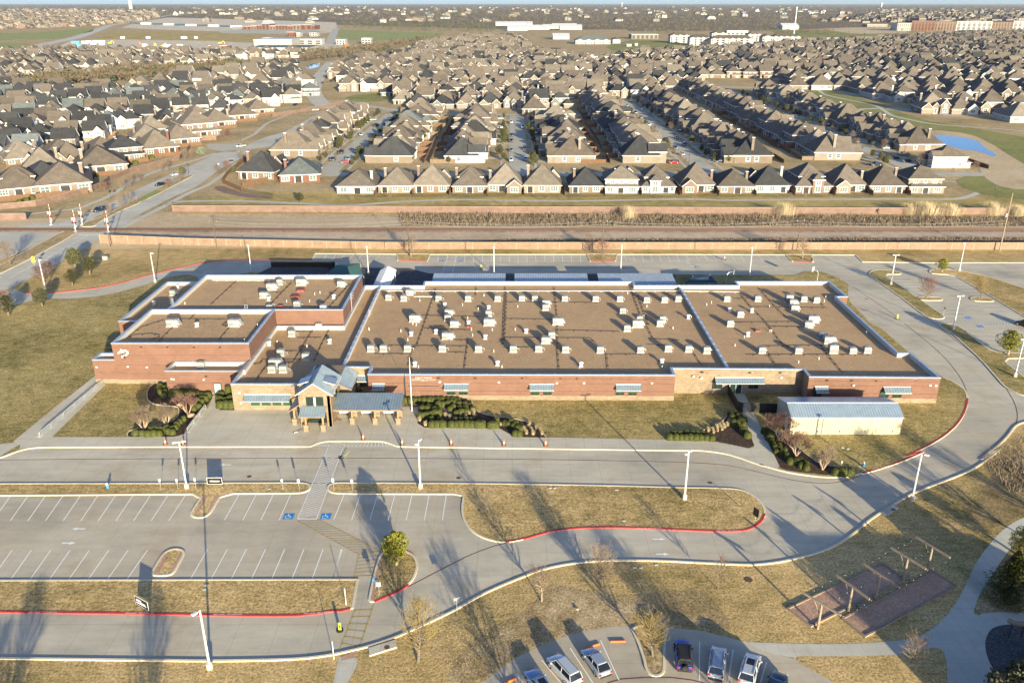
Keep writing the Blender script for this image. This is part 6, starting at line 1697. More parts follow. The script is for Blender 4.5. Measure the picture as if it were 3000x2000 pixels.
# ---- clipped shrubs
def shrub_mesh(seed, w, d, h, name="clipped_shrub", leaf='leafshrub', sq=1.0, n=420):
 r = random.Random(seed)
 b = MB(); N, R1 = 12, 7
 rings = []
 for j in range(R1 + 1):
  f = j / R1; ph = f * PI / 2
  rr = math.cos(ph) ** (.55 / sq) if f < 1 else .03; z = h * math.sin(ph) ** .9
  ring = []
  for i in range(N):
   a = 2 * PI * i / N; k = 1 + mnoise.noise(Vector((math.cos(a) * 2 + seed, math.sin(a) * 2, z * 2))) * .14
   ring.append((w / 2 * rr * k * math.cos(a), d / 2 * rr * k * math.sin(a), z * (1 + mnoise.noise(Vector((a, seed, z))) * .05)))
  rings.append(ring)
 b.ring(rings, False, True)
 for _ in range(n):
  a = r.uniform(0, 2 * PI); ph = r.uniform(0, PI / 2); rr = math.cos(ph) ** (.55 / sq)
  p = Vector((w / 2 * rr * math.cos(a), d / 2 * rr * math.sin(a), h * math.sin(ph) ** .9)); s_ = r.uniform(.03, .075)
  u = Vector((r.gauss(0, 1), r.gauss(0, 1), r.gauss(0, 1))).normalized(); v = u.orthogonal()
  b.face([p - u * s_, p - v * s_, p + u * s_, p + v * s_])
 o = b.build(name, M[leaf], None, True)
 tag(o, "clipped shrub", "shrub")
 return Kind(o)
K_sh = [shrub_mesh(i, 1.25, 1.1, .95) for i in range(3)]
K_hd = shrub_mesh(7, 1.9, 1.1, .95, sq=1.8, n=600)
K_ball = shrub_mesh(9, .95, .95, .85)
K_tall = shrub_mesh(11, 1.3, 1.3, 2.4, sq=1.6, n=900)
def shrubs(RG, pts, name, k=None, s_=1.0, z=.14):
 for i, q in enumerate(pts):
  kk = k or rt.choice(K_sh)
  x, y = RG(*q)
  kk.put((x, y, z), rt.uniform(-.3, .3), "clipped green shrub, %s" % name if len(pts) == 1 else "clipped green shrub, %s %s" % (ordn(i + 1) + " from left" if True else '', name), s_ * rt.uniform(.92, 1.1), "clipped shrubs in the school beds")
shrubs(B2, [(175, 235), (240, 235), (315, 232), (375, 232), (435, 240), (500, 240), (560, 235), (620, 235), (690, 232), (775, 230), (840, 235), (905, 238)], "along the brick wall behind the flagpole", None, 1.05)
shrubs(B2, [(635, 290), (695, 290), (765, 285), (640, 250), (820, 260), (860, 262)], "in the clump right of the flagpole")
shrubs(B2, [(425, 300), (488, 308), (540, 325), (592, 335)], "in the small row below the flagpole bed", K_ball, .9)
shrubs(B2, [(415, 350), (480, 355), (580, 365), (640, 360)], "in the second row of the flagpole bed")
shrubs(B2, [(395, 440), (495, 430), (615, 410)], "in the third row of the flagpole bed", K_hd)
shrubs(B2, [(800, 360), (838, 330), (878, 408), (920, 285), (925, 340), (950, 395), (1000, 295), (1008, 345), (1020, 392), (1068, 305), (1112, 355)], "in the round cluster of the flagpole bed", None, .95)
shrubs(B2, [(540, 490), (650, 495), (870, 510), (940, 508), (1012, 505), (1080, 505)], "in the row behind the kerb hedge", None, .9)
shrubs(B2, [(540, 570), (615, 570), (690, 570), (815, 570), (880, 570), (945, 570), (1025, 570), (1090, 570)], "in the kerb hedge of the flagpole bed", None, 1.08)
shrubs(B2, [(1205, 575), (1385, 582)], "in the low box hedges by the walk", K_hd, 1.25)
shrubs(B2, [(1430, 510), (1548, 550), (1590, 565), (1640, 530), (1670, 590), (1700, 555), (1725, 620), (1765, 625), (1745, 700), (1690, 695)], "in the tip of the flagpole bed", None, .95)
shrubs(B3, [(240, 620), (310, 622), (368, 622), (425, 624), (482, 625), (540, 626), (597, 627), (660, 628), (725, 630)], "in the front hedge of the corner bed", None, 1.0)
shrubs(B3, [(280, 575), (350, 572), (430, 568), (495, 572), (555, 568), (610, 570)], "in the rear hedge of the corner bed", None, .9)
shrubs(B3, [(945, 350), (960, 400), (975, 450), (1030, 370), (1035, 420), (1040, 455), (1095, 420), (1085, 470)], "beside the gate walk", None, 1.05)
shrubs(B3, [(1085, 545), (1135, 600)], "at the lower end of the gate walk", None, 1.2)
shrubs(B3, [(1340, 550), (1375, 590), (1400, 630)], "in the shade by the white shed", None, 1.3)
shrubs(B3, [(1415, 665), (1435, 700), (1450, 735), (1460, 785), (1480, 680), (1500, 715), (1505, 750), (1525, 790), (1565, 765), (1580, 830)], "in the double row below the shed", K_ball, 1.0)
shrubs(B3, [(1620, 900), (1690, 900), (1745, 890), (1745, 945), (1805, 930), (1810, 970)], "in the lower row of the shed bed", K_ball, 1.12)
shrubs(B3, [(2145, 1025), (2225, 1030), (2300, 1030)], "at the bed's right tip by the drive", None, 1.25)
shrubs(B1, [(1270, 270), (1270, 310), (1275, 350), (1340, 290), (1345, 340), (1320, 400)], "in the dark corner of the left bed", None, .85)
shrubs(B1, [(1440, 380), (1500, 375), (1570, 370), (1640, 370), (1710, 375), (1775, 390)], "below the small brick wing", None, 1.2)
shrubs(B1, [(1840, 400), (1890, 405), (1935, 400), (1840, 450), (1890, 450), (1790, 490), (1840, 500), (1750, 540), (1800, 560), (1730, 590)], "in the quilted bed beside the service door", None, 1.0)
shrubs(B1, [(930, 920), (1020, 925), (1100, 935), (1180, 930), (1260, 925), (1150, 880), (1200, 870), (1270, 870)], "in the front of the left bed", None, .95)
shrubs(B1, [(1360, 850), (1420, 860), (1480, 840), (1500, 800), (1540, 760), (1600, 720), (1380, 900), (1440, 910)], "by the bike racks in the left bed", None, .9)
shrubs(B1, [(2110, 400), (2090, 470), (2160, 480), (2100, 540), (2180, 540), (2250, 540), (2240, 460)], "right of the service door", None, 1.2)
shrubs(B1, [(2215, 390)], "tall and round at the stone corner", K_tall, 1.0)
shrubs(TW, [(1470, 235), (1560, 240)], "in the shaded court beside the tower", K_hd, 1.2)
# straw tufts of ornamental grass
def tuft(n, h, w, lean, seed, m='straw', bw=.012):
 r = random.Random(seed); b = MB()
 for _ in range(n):
  a = r.uniform(0, 6.28); q = r.uniform(0, w * .35); L = h * r.uniform(.6, 1.05)
  p = Vector((q * math.cos(a), q * math.sin(a), 0)); tip = p + Vector((math.cos(a) * lean * r.uniform(.2, 1), math.sin(a) * lean * r.uniform(.2, 1), L))
  mid = (p + tip) / 2 + Vector((0, 0, L * .12)); t_ = Vector((-math.sin(a), math.cos(a), 0)) * bw
  b.face([p - t_, p + t_, mid + t_, mid - t_]); b.face([mid - t_, mid + t_, tip])
 return b
o = tuft(220, .8, .8, .35, 1).build("grass_tuft", M['straw']); tag(o, "straw coloured ornamental grass tuft", "grass tuft"); K_tuft = Kind(o)
for nm, RG, L in (("at the tip of the flagpole bed", B2, [(1815, 630), (1845, 670), (1890, 540), (1875, 580), (1910, 620), (1938, 680), (1985, 605), (2035, 640), (2058, 680)]), ("in the corner bed", B3, [(685, 530), (738, 520), (745, 550), (785, 500), (792, 530), (820, 480), (842, 515), (850, 450), (870, 490), (905, 465), (925, 425)]), ("among the shrubs of the flagpole bed", B2, [(730, 440), (790, 460), (945, 430), (1010, 455), (1058, 415), (1125, 440), (1120, 385), (1490, 555), (375, 490), (455, 555)])):
 for i, q in enumerate(L):
  x, y = RG(*q); K_tuft.put((x, y, .14), rt.uniform(0, 6), "straw coloured grass tuft, %s %s" % (ordn(i + 1), nm), rt.uniform(.75, 1.15), "straw tufts in the school beds")
# tall reed clumps along the far wall
o = tuft(650, 4.4, 13.0, .9, 5, bw=.022).build("reed_clump", M['straw']); tag(o, "tall straw coloured reeds", "reeds"); K_reed = Kind(o)
for RG, q, s_, lab in ((M2, (1980, 680), (.75, .75, 1.0), "tall straw reed clump left of the utility pole at the far wall"), (M3, (705, 655), (1.0, .8, 1.0), "tall straw reed clump by the far wall, right of centre"), (M3, (1560, 650), (.7, .7, .9), "tall straw reeds, left end of the big bank by the far wall"), (M3, (1690, 660), (1.25, 1, 1.1), "tall straw reeds, middle of the big bank by the far wall"), (M3, (1850, 655), (1, .8, .95), "tall straw reeds, right end of the big bank by the far wall"), (M3, (2140, 650), (.9, .8, 1), "tall straw reeds left of the leaning wooden pole"), (M3, (2310, 660), (.9, .8, .9), "tall straw reeds at the right edge by the far wall")):
 x, y = RG(*q); K_reed.put((x, y, 0), rt.uniform(-.2, .2), lab, s_, "reed clumps at the far wall")
# dead brush along the track and rough patches (nobody could count it)
def scatter(px, n, hmin, hmax, seed, mat_, name, lab, bl=5, tri=.10):
 r = random.Random(seed); b = MB()
 xs = [p[0] for p in px]; ys = [p[1] for p in px]
 k = 0
 while k < n:
  a, c = r.uniform(min(xs), max(xs)), r.uniform(min(ys), max(ys))
  if not inside(px, a, c): continue
  k += 1
  x, y = PX(a, c)
  hh = r.uniform(hmin, hmax) * (1 + .6 * mnoise.noise(Vector((x * .08, y * .08, seed))))
  for _ in range(bl):
   an = r.uniform(0, 6.28); p = Vector((x + r.gauss(0, .35), y + r.gauss(0, .35), 0)); tip = p + Vector((math.cos(an) * hh * .55, math.sin(an) * hh * .55, hh * r.uniform(.6, 1.1)))
   t_ = Vector((-math.sin(an), math.cos(an), 0)) * tri * hh * r.uniform(.4, 1)
   b.face([p - t_, p + t_, tip])
 return tag(b.build(name, M[mat_]), lab, "brush", kind="stuff")
scatter([(1175, 626), (3060, 640), (3060, 664), (1175, 662)], 6500, .5, 1.5, 3, 'deadbrush', "dead_brush", "dead grey brown brush between the far wall and the railway")
scatter([(1560, 702), (3060, 695), (3060, 712), (1330, 712)], 2600, .3, .9, 4, 'deadbrush', "dead_brush", "dead brush along the near screen wall")
scatter([(480, 618), (1175, 626), (1175, 640), (440, 632)], 500, .3, .8, 6, 'deadbrush', "dead_brush", "thin dead brush at the left end of the far wall")
scatter([(2880, 1330), (3060, 1260), (3060, 1460), (2960, 1440), (2920, 1400)], 700, .25, .75, 8, 'deadbrush', "dead_brush", "tangled dry brush at the right edge above the path")
scatter([(1280, 1850), (1560, 1700), (1800, 1720), (2240, 1740), (2140, 1840), (1900, 1830), (1500, 1900), (1300, 1980)], 2400, .05, .16, 10, 'straw', "dry_grass", "dry grass stubble on the worn ground above the parked cars", 5, .12)
# hedge strip beside the brick wall along the arterial
for i in range(26):
 f = i / 25; px, py = (20 + f * 470, 608 - f * 160) if f < .8 else (396 + (f - .8) * 600, 480 - (f - .8) * 200)
 x, y = PX(px, py); rt.choice((K_sh[0], K_sh[1], K_hd)).put((x, y, 0), 0, "dark roadside shrub, %s from left below the brown garden wall" % ordn(i + 1), rt.uniform(1.2, 1.8), "roadside shrubs")
# ================================================================== WALLS, RAILWAY, POLES
def screen_wall(p0, p1, h, mat_, lab, step, name="screen_wall", pil=True, steps=0):
 t = thing(name, lab, "wall")
 L = math.hypot(p1[0] - p0[0], p1[1] - p0[1]); n = int(L / step); a = math.atan2(p1[1] - p0[1], p1[0] - p0[0])
 w, c, p_ = MB(), MB(), MB()
 for i in range(n):
  f0, f1 = i / n, (i + 1) / n
  x, y = p0[0] + (p1[0] - p0[0]) * (f0 + f1) / 2, p0[1] + (p1[1] - p0[1]) * (f0 + f1) / 2
  hh = h + (steps * (1 - min(1, f0 * 3.2)) if steps else 0)
  w.rbox(x, y, 0, L / n - .01, .2, hh, a); c.rbox(x, y, hh + .003, L / n, .3, .09, a)
  if pil: p_.rbox(p0[0] + (p1[0] - p0[0]) * f0, p0[1] + (p1[1] - p0[1]) * f0, 0, .17, .32, hh + .02, a)
 w.build("panel", M[mat_], t); c.build("cap", M['cap'], t)
 if pil: p_.build("pilaster", M['cap'], t)
 return t
wa, wb_ = L1(1390, 765), S3(3200, 74)
wm = S2(300, 70)
screen_wall(wa, wm, 2.1, 'screen', "pale tan brick screen wall behind the school's rear lawn", 4.4, steps=.5)
screen_wall((wm[0] + .3, wm[1]), wb_, 2.1, 'screen', "pale tan brick screen wall behind the back row of parking", 6.4)
screen_wall(M1(1190, 636), M3(2250, 655), 2.2, 'fencewall', "long pinkish panel wall between the railway and the trail", 4.2, "sound_wall", False)
screen_wall(L1(-1200, 445), L1(370, 440), 2.2, 'fencewall', "pinkish panel wall at the left edge beside the railway", 4.2, "sound_wall", False)
def garden_wall(path, lab):
 t = thing("garden_wall", lab, "wall")
 b = MB(); strip(b, path, .25, 0, 1.9); b.build("panel", M['fencewall'], t); b = MB(); strip(b, path, .35, 1.903, 1.98); b.build("cap", M['cap'], t)
garden_wall(L1.m((-1500, 330), (0, 300), (500, 250), (900, 150), (1250, 50), (1400, -10)) + L2.m((480, 580), (700, 500), (960, 430), (1280, 345), (1400, 215)), "brown brick garden wall left of the arterial")
garden_wall(L2.m((1240, 120), (1440, 128), (1700, 120), (1850, 60)), "brown brick garden wall beyond the side street"); garden_wall(Q2.m((150, 760), (400, 720), (560, 690), (820, 640)), "brown garden wall below the cream terrace")
fence_thing(L2.m((1995, 715), (1770, 610), (1830, 520), (2050, 345)), "curved brown board fence at the corner by the arterial", 'fence')
fence_thing(L2.m((2000, 665), (2300, 590)), "dark board fence below the charcoal roofed corner house", 'fence')
b = MB(); q0, q1 = L2(2000, 715), L2(2352, 770)
for z in (.2, 1.25): b.tube((*q0, z), (*q1, z), .03, n=4)
for i in range(90):
 f = i / 89; b.tube((q0[0] + (q1[0] - q0[0]) * f, q0[1] + (q1[1] - q0[1]) * f, .05), (q0[0] + (q1[0] - q0[0]) * f, q0[1] + (q1[1] - q0[1]) * f, 1.3), .016, n=3)
tag(b.build("garden_railing", M['railing']), "black railing below the blue grey roofed brick house", "railing")
sheet("planting_bed", smooth_poly(L2.m((1660, 660), (1760, 645), (1990, 720), (2352, 775), (2352, 800), (2000, 775), (1750, 720)), 1, True, 2), .06, M['gravelbed'])
# railway
t = thing("railway_track", "single railway track crossing the whole view behind the school", "railway")
ra, rb_ = PX(-900, 674), PX(3900, 676)
RL_ = math.hypot(rb_[0] - ra[0], rb_[1] - ra[1]); ang = math.atan2(rb_[1] - ra[1], rb_[0] - ra[0])
b = MB()
b.ring([[(ra[0], ra[1] - 2.6, .02), (ra[0], ra[1] - 1.5, .32), (ra[0], ra[1] + 1.5, .32), (ra[0], ra[1] + 2.6, .02)], [(rb_[0], rb_[1] - 2.6, .02), (rb_[0], rb_[1] - 1.5, .32), (rb_[0], rb_[1] + 1.5, .32), (rb_[0], rb_[1] + 2.6, .02)]])
b.build("ballast_bed", M['gravelbed'], t)
b = MB(); n = int(RL_ / .62)
for i in range(n):
 f = i / n; x = ra[0] + (rb_[0] - ra[0]) * f
 if -260 < x < 260: b.rbox(x, ra[1] + (rb_[1] - ra[1]) * f, .30, .24, 2.6, .08, ang)
tag(b.build("sleepers", M['tie'], t), kind="stuff")
for d in (-.72, .72):
 b = MB(); strip(b, [(ra[0], ra[1] + d), (rb_[0], rb_[1] + d)], .09, .38, .54); b.build("rail", M['rail'], t)
# wooden utility poles with wires
def upole(base, top_px, lab, r=.15, Hh=None, arm=True, mat_='polewood'):
 x, y = base
 lo, hi = 2, 40
 for _ in range(40):
  m_ = (lo + hi) / 2
  f = y * CP - (m_ - H) * SP; up = y * SP + (m_ - H) * CP
  if CY - F * up / f > top_px: lo = m_
  else: hi = m_
 h = Hh or lo
 t = thing("utility_pole", lab, "utility pole", (x, y, 0), 0, "wooden utility poles")
 b = MB(); b.tube((0, 0, -.1), (0, 0, h), r, r * .7, 8); b.build("pole", M[mat_], t)
 if arm:
  b = MB(); b.box(-1.1, 1.1, -.07, .07, h - .8, h - .66); b.build("crossarm", M['polewood'], t)
  for u in (-1.0, 0, 1.0):
   b = MB(); b.lathe([(.05, h - .66), (.07, h - .55), (.03, h - .45)], 6, (u, 0)); b.build("insulator", M['galv'], t)
 return h
P_ = [(L1(1522, 815), 622, "dark wooden utility pole at the left end of the screen wall"), (M1(1497, 908), 642, "dark wooden utility pole on the rear lawn, left of the tall roof"), (M2(468, 935), 640, "wooden utility pole in the left tree bay"), (M2(1797, 935), 642, "wooden utility pole in the middle tree bay"), (M3(785, 908), 640, "wooden utility pole in the right tree bay")]
hs = [upole(q, ty, lab) for q, ty, lab in P_]
hs.append(upole(H2(2110, 1062), 565, "tall pale wooden utility pole at the right edge", .2, None, False, 'oldwood'))
P_.append((H2(2110, 1062), 0, ""))
b = MB(); b.bbox(-.25, .25, -.3, .3, 0, 1.0, .05); o = b.build("transformer", M['acmetal']); o.location = (P_[-1][0][0] - .5, P_[-1][0][1], hs[-1] - 7); tag(o, "grey transformer can on the tall right utility pole", "transformer")
for lv, off in (("upper", .7), ("lower", 1.6)):
 for i in range(1, len(P_) - 1):
  (x0, y0), (x1, y1) = P_[i][0], P_[i + 1][0]; z0, z1 = hs[i] - off, (hs[i + 1] - off if i + 1 < len(P_) - 1 else hs[i] - off)
  pts = []
  for k_ in range(13):
   f = k_ / 12; pts.append((x0 + (x1 - x0) * f, y0 + (y1 - y0) * f, z0 + (z1 - z0) * f - 1.0 * 4 * f * (1 - f)))
  b = MB(); b.path(pts, .045, 3); tag(b.build("power_line", M['galv']), "%s sagging power line, %s span from left along the railway" % (lv, ordn(i)), "power line", "power lines along the railway")
# ---- car park lamp posts
def lamp(heads):
 t = thing("lamp_post", "white lamp post", "lamp post")
 b = MB(); b.lathe([(.34, -.02), (.34, .72), (.3, .76)], 16); b.build("concrete_base", M['cap' if False else 'walk'], t)
 b = MB(); b.ring([[(-.1, -.1, .76), (.1, -.1, .76), (.1, .1, .76), (-.1, .1, .76)], [(-.07, -.07, 8.0), (.07, -.07, 8.0), (.07, .07, 8.0), (-.07, .07, 8.0)]]); b.rbox(0, 0, .76, .34, .34, .05); b.build("pole", M['lamp'], t)
 for k in range(heads):
  s_ = (-1, 1)[k]
  b = MB(); b.box(min(0, s_ * .35), max(0, s_ * .35), -.04, .04, 7.82, 7.9); b.bbox(min(s_ * .3, s_ * .95), max(s_ * .3, s_ * .95), -.2, .2, 7.84, 8.02, .04); b.build("lamp_head", M['lamp'], t)
 return Kind(t)
KL1, KL2 = lamp(1), lamp(2)
for RG, q, k, rz, lab in ((F1, (1378, 1475), KL1, .9, "white lamp post on the bottom left grass"), (F1, (1227, 292), KL2, .3, "white lamp post beside the black banner left of the crosswalk"), (F2, (520, 292), KL2, 1.3, "white lamp post right of the crosswalk on the grass strip"), (F3, (12, 365), KL2, .9, "white lamp post on the large rounded island"), (F3, (1505, 375), KL1, 2.4, "white lamp post at the outer bend of the drive"),
                          (S3, (1433, 315), KL2, .05, "white lamp post on the long strip of the side car park"), (S3, (1863, 625), KL2, .2, "white lamp post by the side crossing"), (S3, (2288, 950), KL1, .3, "white lamp post at the right edge by the drive bend"), (S3, (1905, 222), KL1, .4, "white lamp post at the far corner of the side car park"), (S1, (600, 300), KL1, 2.9, "white lamp post on the inner side of the left drive"), (S3, (460, 255), KL1, .8, "white lamp post behind the right roof beside the basketball hoop"),
                          (S1, (1262, 232), KL1, 1.8, "white lamp post behind the tall rear roof"), (S1, (2070, 245), KL1, 1.6, "white lamp post beside the green shade sail"), (S2, (1053, 245), KL1, 1.6, "white lamp post between the two left playground canopies"), (S2, (1925, 235), KL1, 1.4, "white lamp post behind the rightmost playground canopy"), (L1, (625, 1400), KL1, 2.5, "white lamp post in the bed at the drive entrance")):
 x, y = RG(*q); k.put((x, y, .1), rz, lab, None, "car park lamp posts")
# street lamps of the suburb
t = thing("street_lamp", "black street lamp", "street lamp"); b = MB(); b.tube((0, 0, 0), (0, 0, 4.6), .07, .05, 6); b.build("pole", M['dark'], t); b = MB(); b.lathe([(.08, 4.6), (.2, 4.75), (.24, 5.1), (.1, 5.3)], 8); b.build("lantern", M['dark'], t); KSL = Kind(t)
for i, (RG, q) in enumerate(((L2, (1385, 525)), (L2, (1985, 145)), (Q2, (480, 795)), (Q2, (405, 750)), (M2, (1112, 340)), (M3, (40, 320)), (Q2, (880, 650)), (Q2, (600, 380)))):
 x, y = RG(*q); KSL.put((x, y, 0), 0, "black street lamp %s" % ("in the arterial median", "at the side street corner", "below the cream terrace", "left of the cream terrace's corner", "at the mouth of the second street", "at the mouth of the third street", "at the far cross street", "beside the distant bend of the arterial")[i], None, "black street lamps")
# ================================================================== THINGS ON THE SITE
# ---- traffic cones
t = thing("traffic_cone", "orange cone", "traffic cone")
b = MB(); b.rbox(0, 0, 0, .62, .62, .05); b.build("base", M['dark'], t)
b = MB(); b.lathe([(.2, .05), (.15, .42)], 12, mi=0); b.lathe([(.15, .421), (.115, .68)], 12, mi=1); b.lathe([(.115, .681), (.07, .95), (.05, 1.1)], 12, mi=0); b.build("cone", [M['orange'], M['sign']], t)
KC = Kind(t)
for i, (RG, q) in enumerate(((S1, (671, 1418)), (S1, (793, 1420)), (S1, (2033, 1385)), (S2, (420, 1420)), (S2, (757, 1420)), (S2, (1120, 1425)), (S2, (1407, 1427)))):
 x, y = RG(*q); KC.put((x, y, .14), 0, "orange and white traffic cone, %s from left along the front walk" % ordn(i + 1), None, "traffic cones along the front walk")
# ---- hydrants
def hydrant(RG, q, m, lab):
 x, y = RG(*q); t = thing("fire_hydrant", lab, "hydrant", (x, y, .1))
 b = MB(); b.lathe([(.2, 0), (.2, .06), (.13, .08), (.13, .55), (.17, .57), (.17, .62), (.12, .75), (.04, .82)], 12); b.tube((-.26, 0, .42), (.26, 0, .42), .07, n=8); b.tube((0, -.26, .42), (0, 0, .42), .085, n=8); b.build("barrel", M[m], t)
 b = MB(); b.lathe([(.145, .58), (.185, .6), (.13, .77), (.05, .84)], 12); b.build("bonnet", M['sign' if m == 'hyblue' else m], t)
hydrant(F1, (708, 290), 'hyblue', "blue and white hydrant on the left grass strip"); hydrant(F3, (1184, 150), 'hyblue', "blue hydrant on the lawn below the white shed"); hydrant(B1, (1003, 905), 'hyred', "red hydrant among shrubs in the left bed")
# ---- signs on posts
def post_sign(RG, q, w, h, top, lab, face='sign', rz=0.0, blue=False, txt=None, post='galv', tcol='signblack', ts=.1):
 x, y = RG(*q); t = thing("sign", lab, "sign", (x, y, .1), rz)
 b = MB(); b.tube((0, .03, -.1), (0, .03, top), .03, n=6); b.build("post", M[post], t)
 b = MB(); b.bbox(-w / 2, w / 2, -.03, .0, top - h, top, .012); o = b.build("board", M[face], t)
 if blue:
  b = MB(); b.box(-w * .32, w * .32, -.036, -.031, top - h * .62, top - h * .25); b.build("symbol", M['blue'], o)
 if txt:
  text(txt, (0, -.035, top - h / 2), ts, 0, tcol, "lettering", o, PI / 2)
post_sign(F1, (1058, 305), .32, .45, 1.9, "small white sign, leftmost on the grass strip left of the banner"); post_sign(F1, (1170, 305), .32, .45, 1.9, "small white sign just left of the double lamp post"); post_sign(F1, (1288, 300), .32, .45, 1.9, "small white sign just right of the double lamp post")
post_sign(F1, (1857, 303), .3, .45, 1.8, "small white sign left of the blue parking sign"); post_sign(F1, (1965, 310), .36, .7, 2.0, "blue and white accessible parking sign left of the crosswalk", blue=True); post_sign(F1, (2190, 305), .36, .6, 2.0, "blue and white accessible parking sign right of the crosswalk", blue=True); post_sign(F2, (73, 308), .38, .55, 1.9, "small white sign on the grass strip right of the crosswalk")
post_sign(F2, (760, 1112), .75, .38, 2.3, "pale street name sign on the outer kerb of the lower drive", 'galv', .5); post_sign(K1, (450, 562), .5, .6, 1.9, "white notice sign on the teardrop island"); post_sign(K1, (428, 520), .7, .3, 1.5, "blue name board beside the teardrop island's notice", 'blue', .3)
post_sign(RT, (1425, 800), .45, .6, 2.0, "dark backed sign at the tip of the long strip island", 'signblack'); post_sign(F3, (1035, 180), .25, .4, 1.8, "thin grey sign post in the bed below the shed", 'galv'); post_sign(F3, (475, 505), 1.1, 1.3, 2.0, "dark backed sign on the rounded island end", 'signblack', -1.1)
for q, lab in (((32, 1060), "white marker pole on the lower grass strip"), ):
 x, y = F2(*q); b = MB(); b.tube((x, y, .1), (x, y, 2.6), .045, n=6); tag(b.build("marker_pole", M['sign']), lab, "marker pole")
x, y = F1(2192, 1415); b = MB(); b.tube((x, y, .05), (x, y, 2.6), .045, n=6); tag(b.build("marker_pole", M['sign']), "white marker pole at the bottom crosswalk", "marker pole")
# black banners on two legs
def banner(RG, q, rz, w, h, z0, lab, lines):
 x, y = RG(*q); t = thing("banner_sign", lab, "banner", (x, y, .1), rz)
 b = MB(); b.box(-w / 2, w / 2, -.03, .03, z0, z0 + h, 0); b.box(-w / 2 + .05, w / 2 - .05, -.036, -.031, z0 + .05, z0 + h - .05, 1); b.build("board", [M['sign'], M['signblack']], t)
 for s_ in (-1, 1):
  b = MB(); b.tube((s_ * w / 2, .05, -.1), (s_ * w / 2, .05, z0 + h), .04, n=6); b.build("leg", M['dark'], t)
 for (u0, u1, v0, v1) in lines:
  b = MB(); b.box(-w / 2 + u0 * w, -w / 2 + u1 * w, -.042, -.037, z0 + v0 * h, z0 + v1 * h); b.build("white_line", M['sign'], t)
banner(F1, (1415, 288), 0, 2.3, 1.15, .55, "black banner with one white line on the grass strip", [(.2, .82, .4, .56)])
banner(F1, (940, 1095), -.55, 2.5, 1.25, .5, "black banner with white lines beside the lower drive", [(.12, .5, .52, .72), (.42, .8, .42, .52), (.1, .85, .24, .36)])
# crossing figures: sign on a weighted base in the road
def crosser(RG, q, lab, fallen=False):
 x, y = RG(*q); t = thing("crossing_sign", lab, "crossing sign", (x, y, .03))
 b = MB(); b.lathe([(.42, 0), (.42, .09), (.3, .13)], 14); b.build("base", M['dark'], t)
 b = MB()
 if fallen: b.ring([[(.1, -.1, .12), (.2, .1, .12), (1.2, 1.1, .5), (1.1, .9, .5)], [(.1, -.1, .15), (.2, .1, .15), (1.2, 1.1, .53), (1.1, .9, .53)]])
 else: b.bbox(-.17, .17, -.03, .03, .12, 1.15, .02)
 o = b.build("board", M['siggreen'], t)
 if not fallen:
  b = MB(); b.box(-.1, .1, -.036, -.031, .45, .75); b.build("symbol", M['signblack'], o)
crosser(K1, (205, 782), "lime pedestrian sign on black base by the bottom crosswalk"); crosser(RT, (897, 842), "lime pedestrian sign in the side drive"); crosser(TW, (1370, 948), "toppled lime pedestrian sign beside the main crosswalk", True); crosser(S2, (964, 208), "lime pedestrian sign in the back drive")
# ---- flagpole
x, y = S2(487, 1187)
t = thing("flagpole", "tall white flagpole before the brick front wall", "flagpole", (x, y, .14)); b = MB(); b.tube((0, 0, 0), (0, 0, 10.3), .09, .045, 8); b.build("pole", M['whitetrim'], t); b = MB(); b.lathe([(.18, 0), (.2, .1), (.12, .25)], 12); b.build("collar", M['galv'], t); b = MB(); b.lathe([(.02, 10.3), (.09, 10.38), (.09, 10.46), (.02, 10.54)], 10); b.build("finial", M['galv'], t); b = MB(); b.bbox(-.09, .12, -.14, -.05, 1.5, 2.0, .02); b.build("cleat_box", M['whitetrim'], t)
# ---- benches under the canopy
t = thing("bench", "bench", "bench")
b = MB(); b.rbox(0, 0, .42, 1.9, .5, .06); b.build("seat", M['sign'], t)
b = MB(); b.ring([[(-.95, .22, .5), (.95, .22, .5), (.95, .27, .5), (-.95, .27, .5)], [(-.95, .32, .95), (.95, .32, .95), (.95, .37, .95), (-.95, .37, .95)]]); b.build("backrest", M['sign'], t)
for u in (-.8, .8):
 b = MB(); b.rbox(u, 0, 0, .06, .45, .42); b.build("leg", M['galv'], t)
KB = Kind(t)
for i, q in enumerate(((1410, 462), (1665, 465), (1922, 465))):
 x, y = TW(*q); KB.put((x, y + .3, .14), PI, "white bench under the entrance canopy, %s of three from left" % ordn(i + 1), None, "benches under the entrance canopy")
# ---- bike racks: comb racks of thin bars
def bike_rack(p0, p1, lab, grp="bike racks"):
 L = math.hypot(p1[0] - p0[0], p1[1] - p0[1]); a = math.atan2(p1[1] - p0[1], p1[0] - p0[0])
 t = thing("bike_rack", lab, "bike rack", (p0[0], p0[1], .14), a, grp)
 b = MB()
 for z, d in ((.1, 0), (.85, .12), (.1, .55), (.6, .45)): b.tube((0, d, z), (L, d, z), .035, n=5)
 n = int(L / .3)
 for i in range(n + 1):
  x = L * i / n; b.path([(x, 0, .1), (x, .12, .85), (x, .3, .9), (x, .45, .6), (x, .55, .1)], .022, 4)
 b.build("frame", M['galv'], t)
 b = MB()
 for x in (0, L):
  b.tube((x, .3, -.02), (x, .12, .85), .04, n=5); b.tube((x, -.2, 0), (x, .8, 0), .04, n=5)
 b.build("leg", M['galv'], t)
ra0, ra1 = B1(1665, 890), B1(1915, 560)
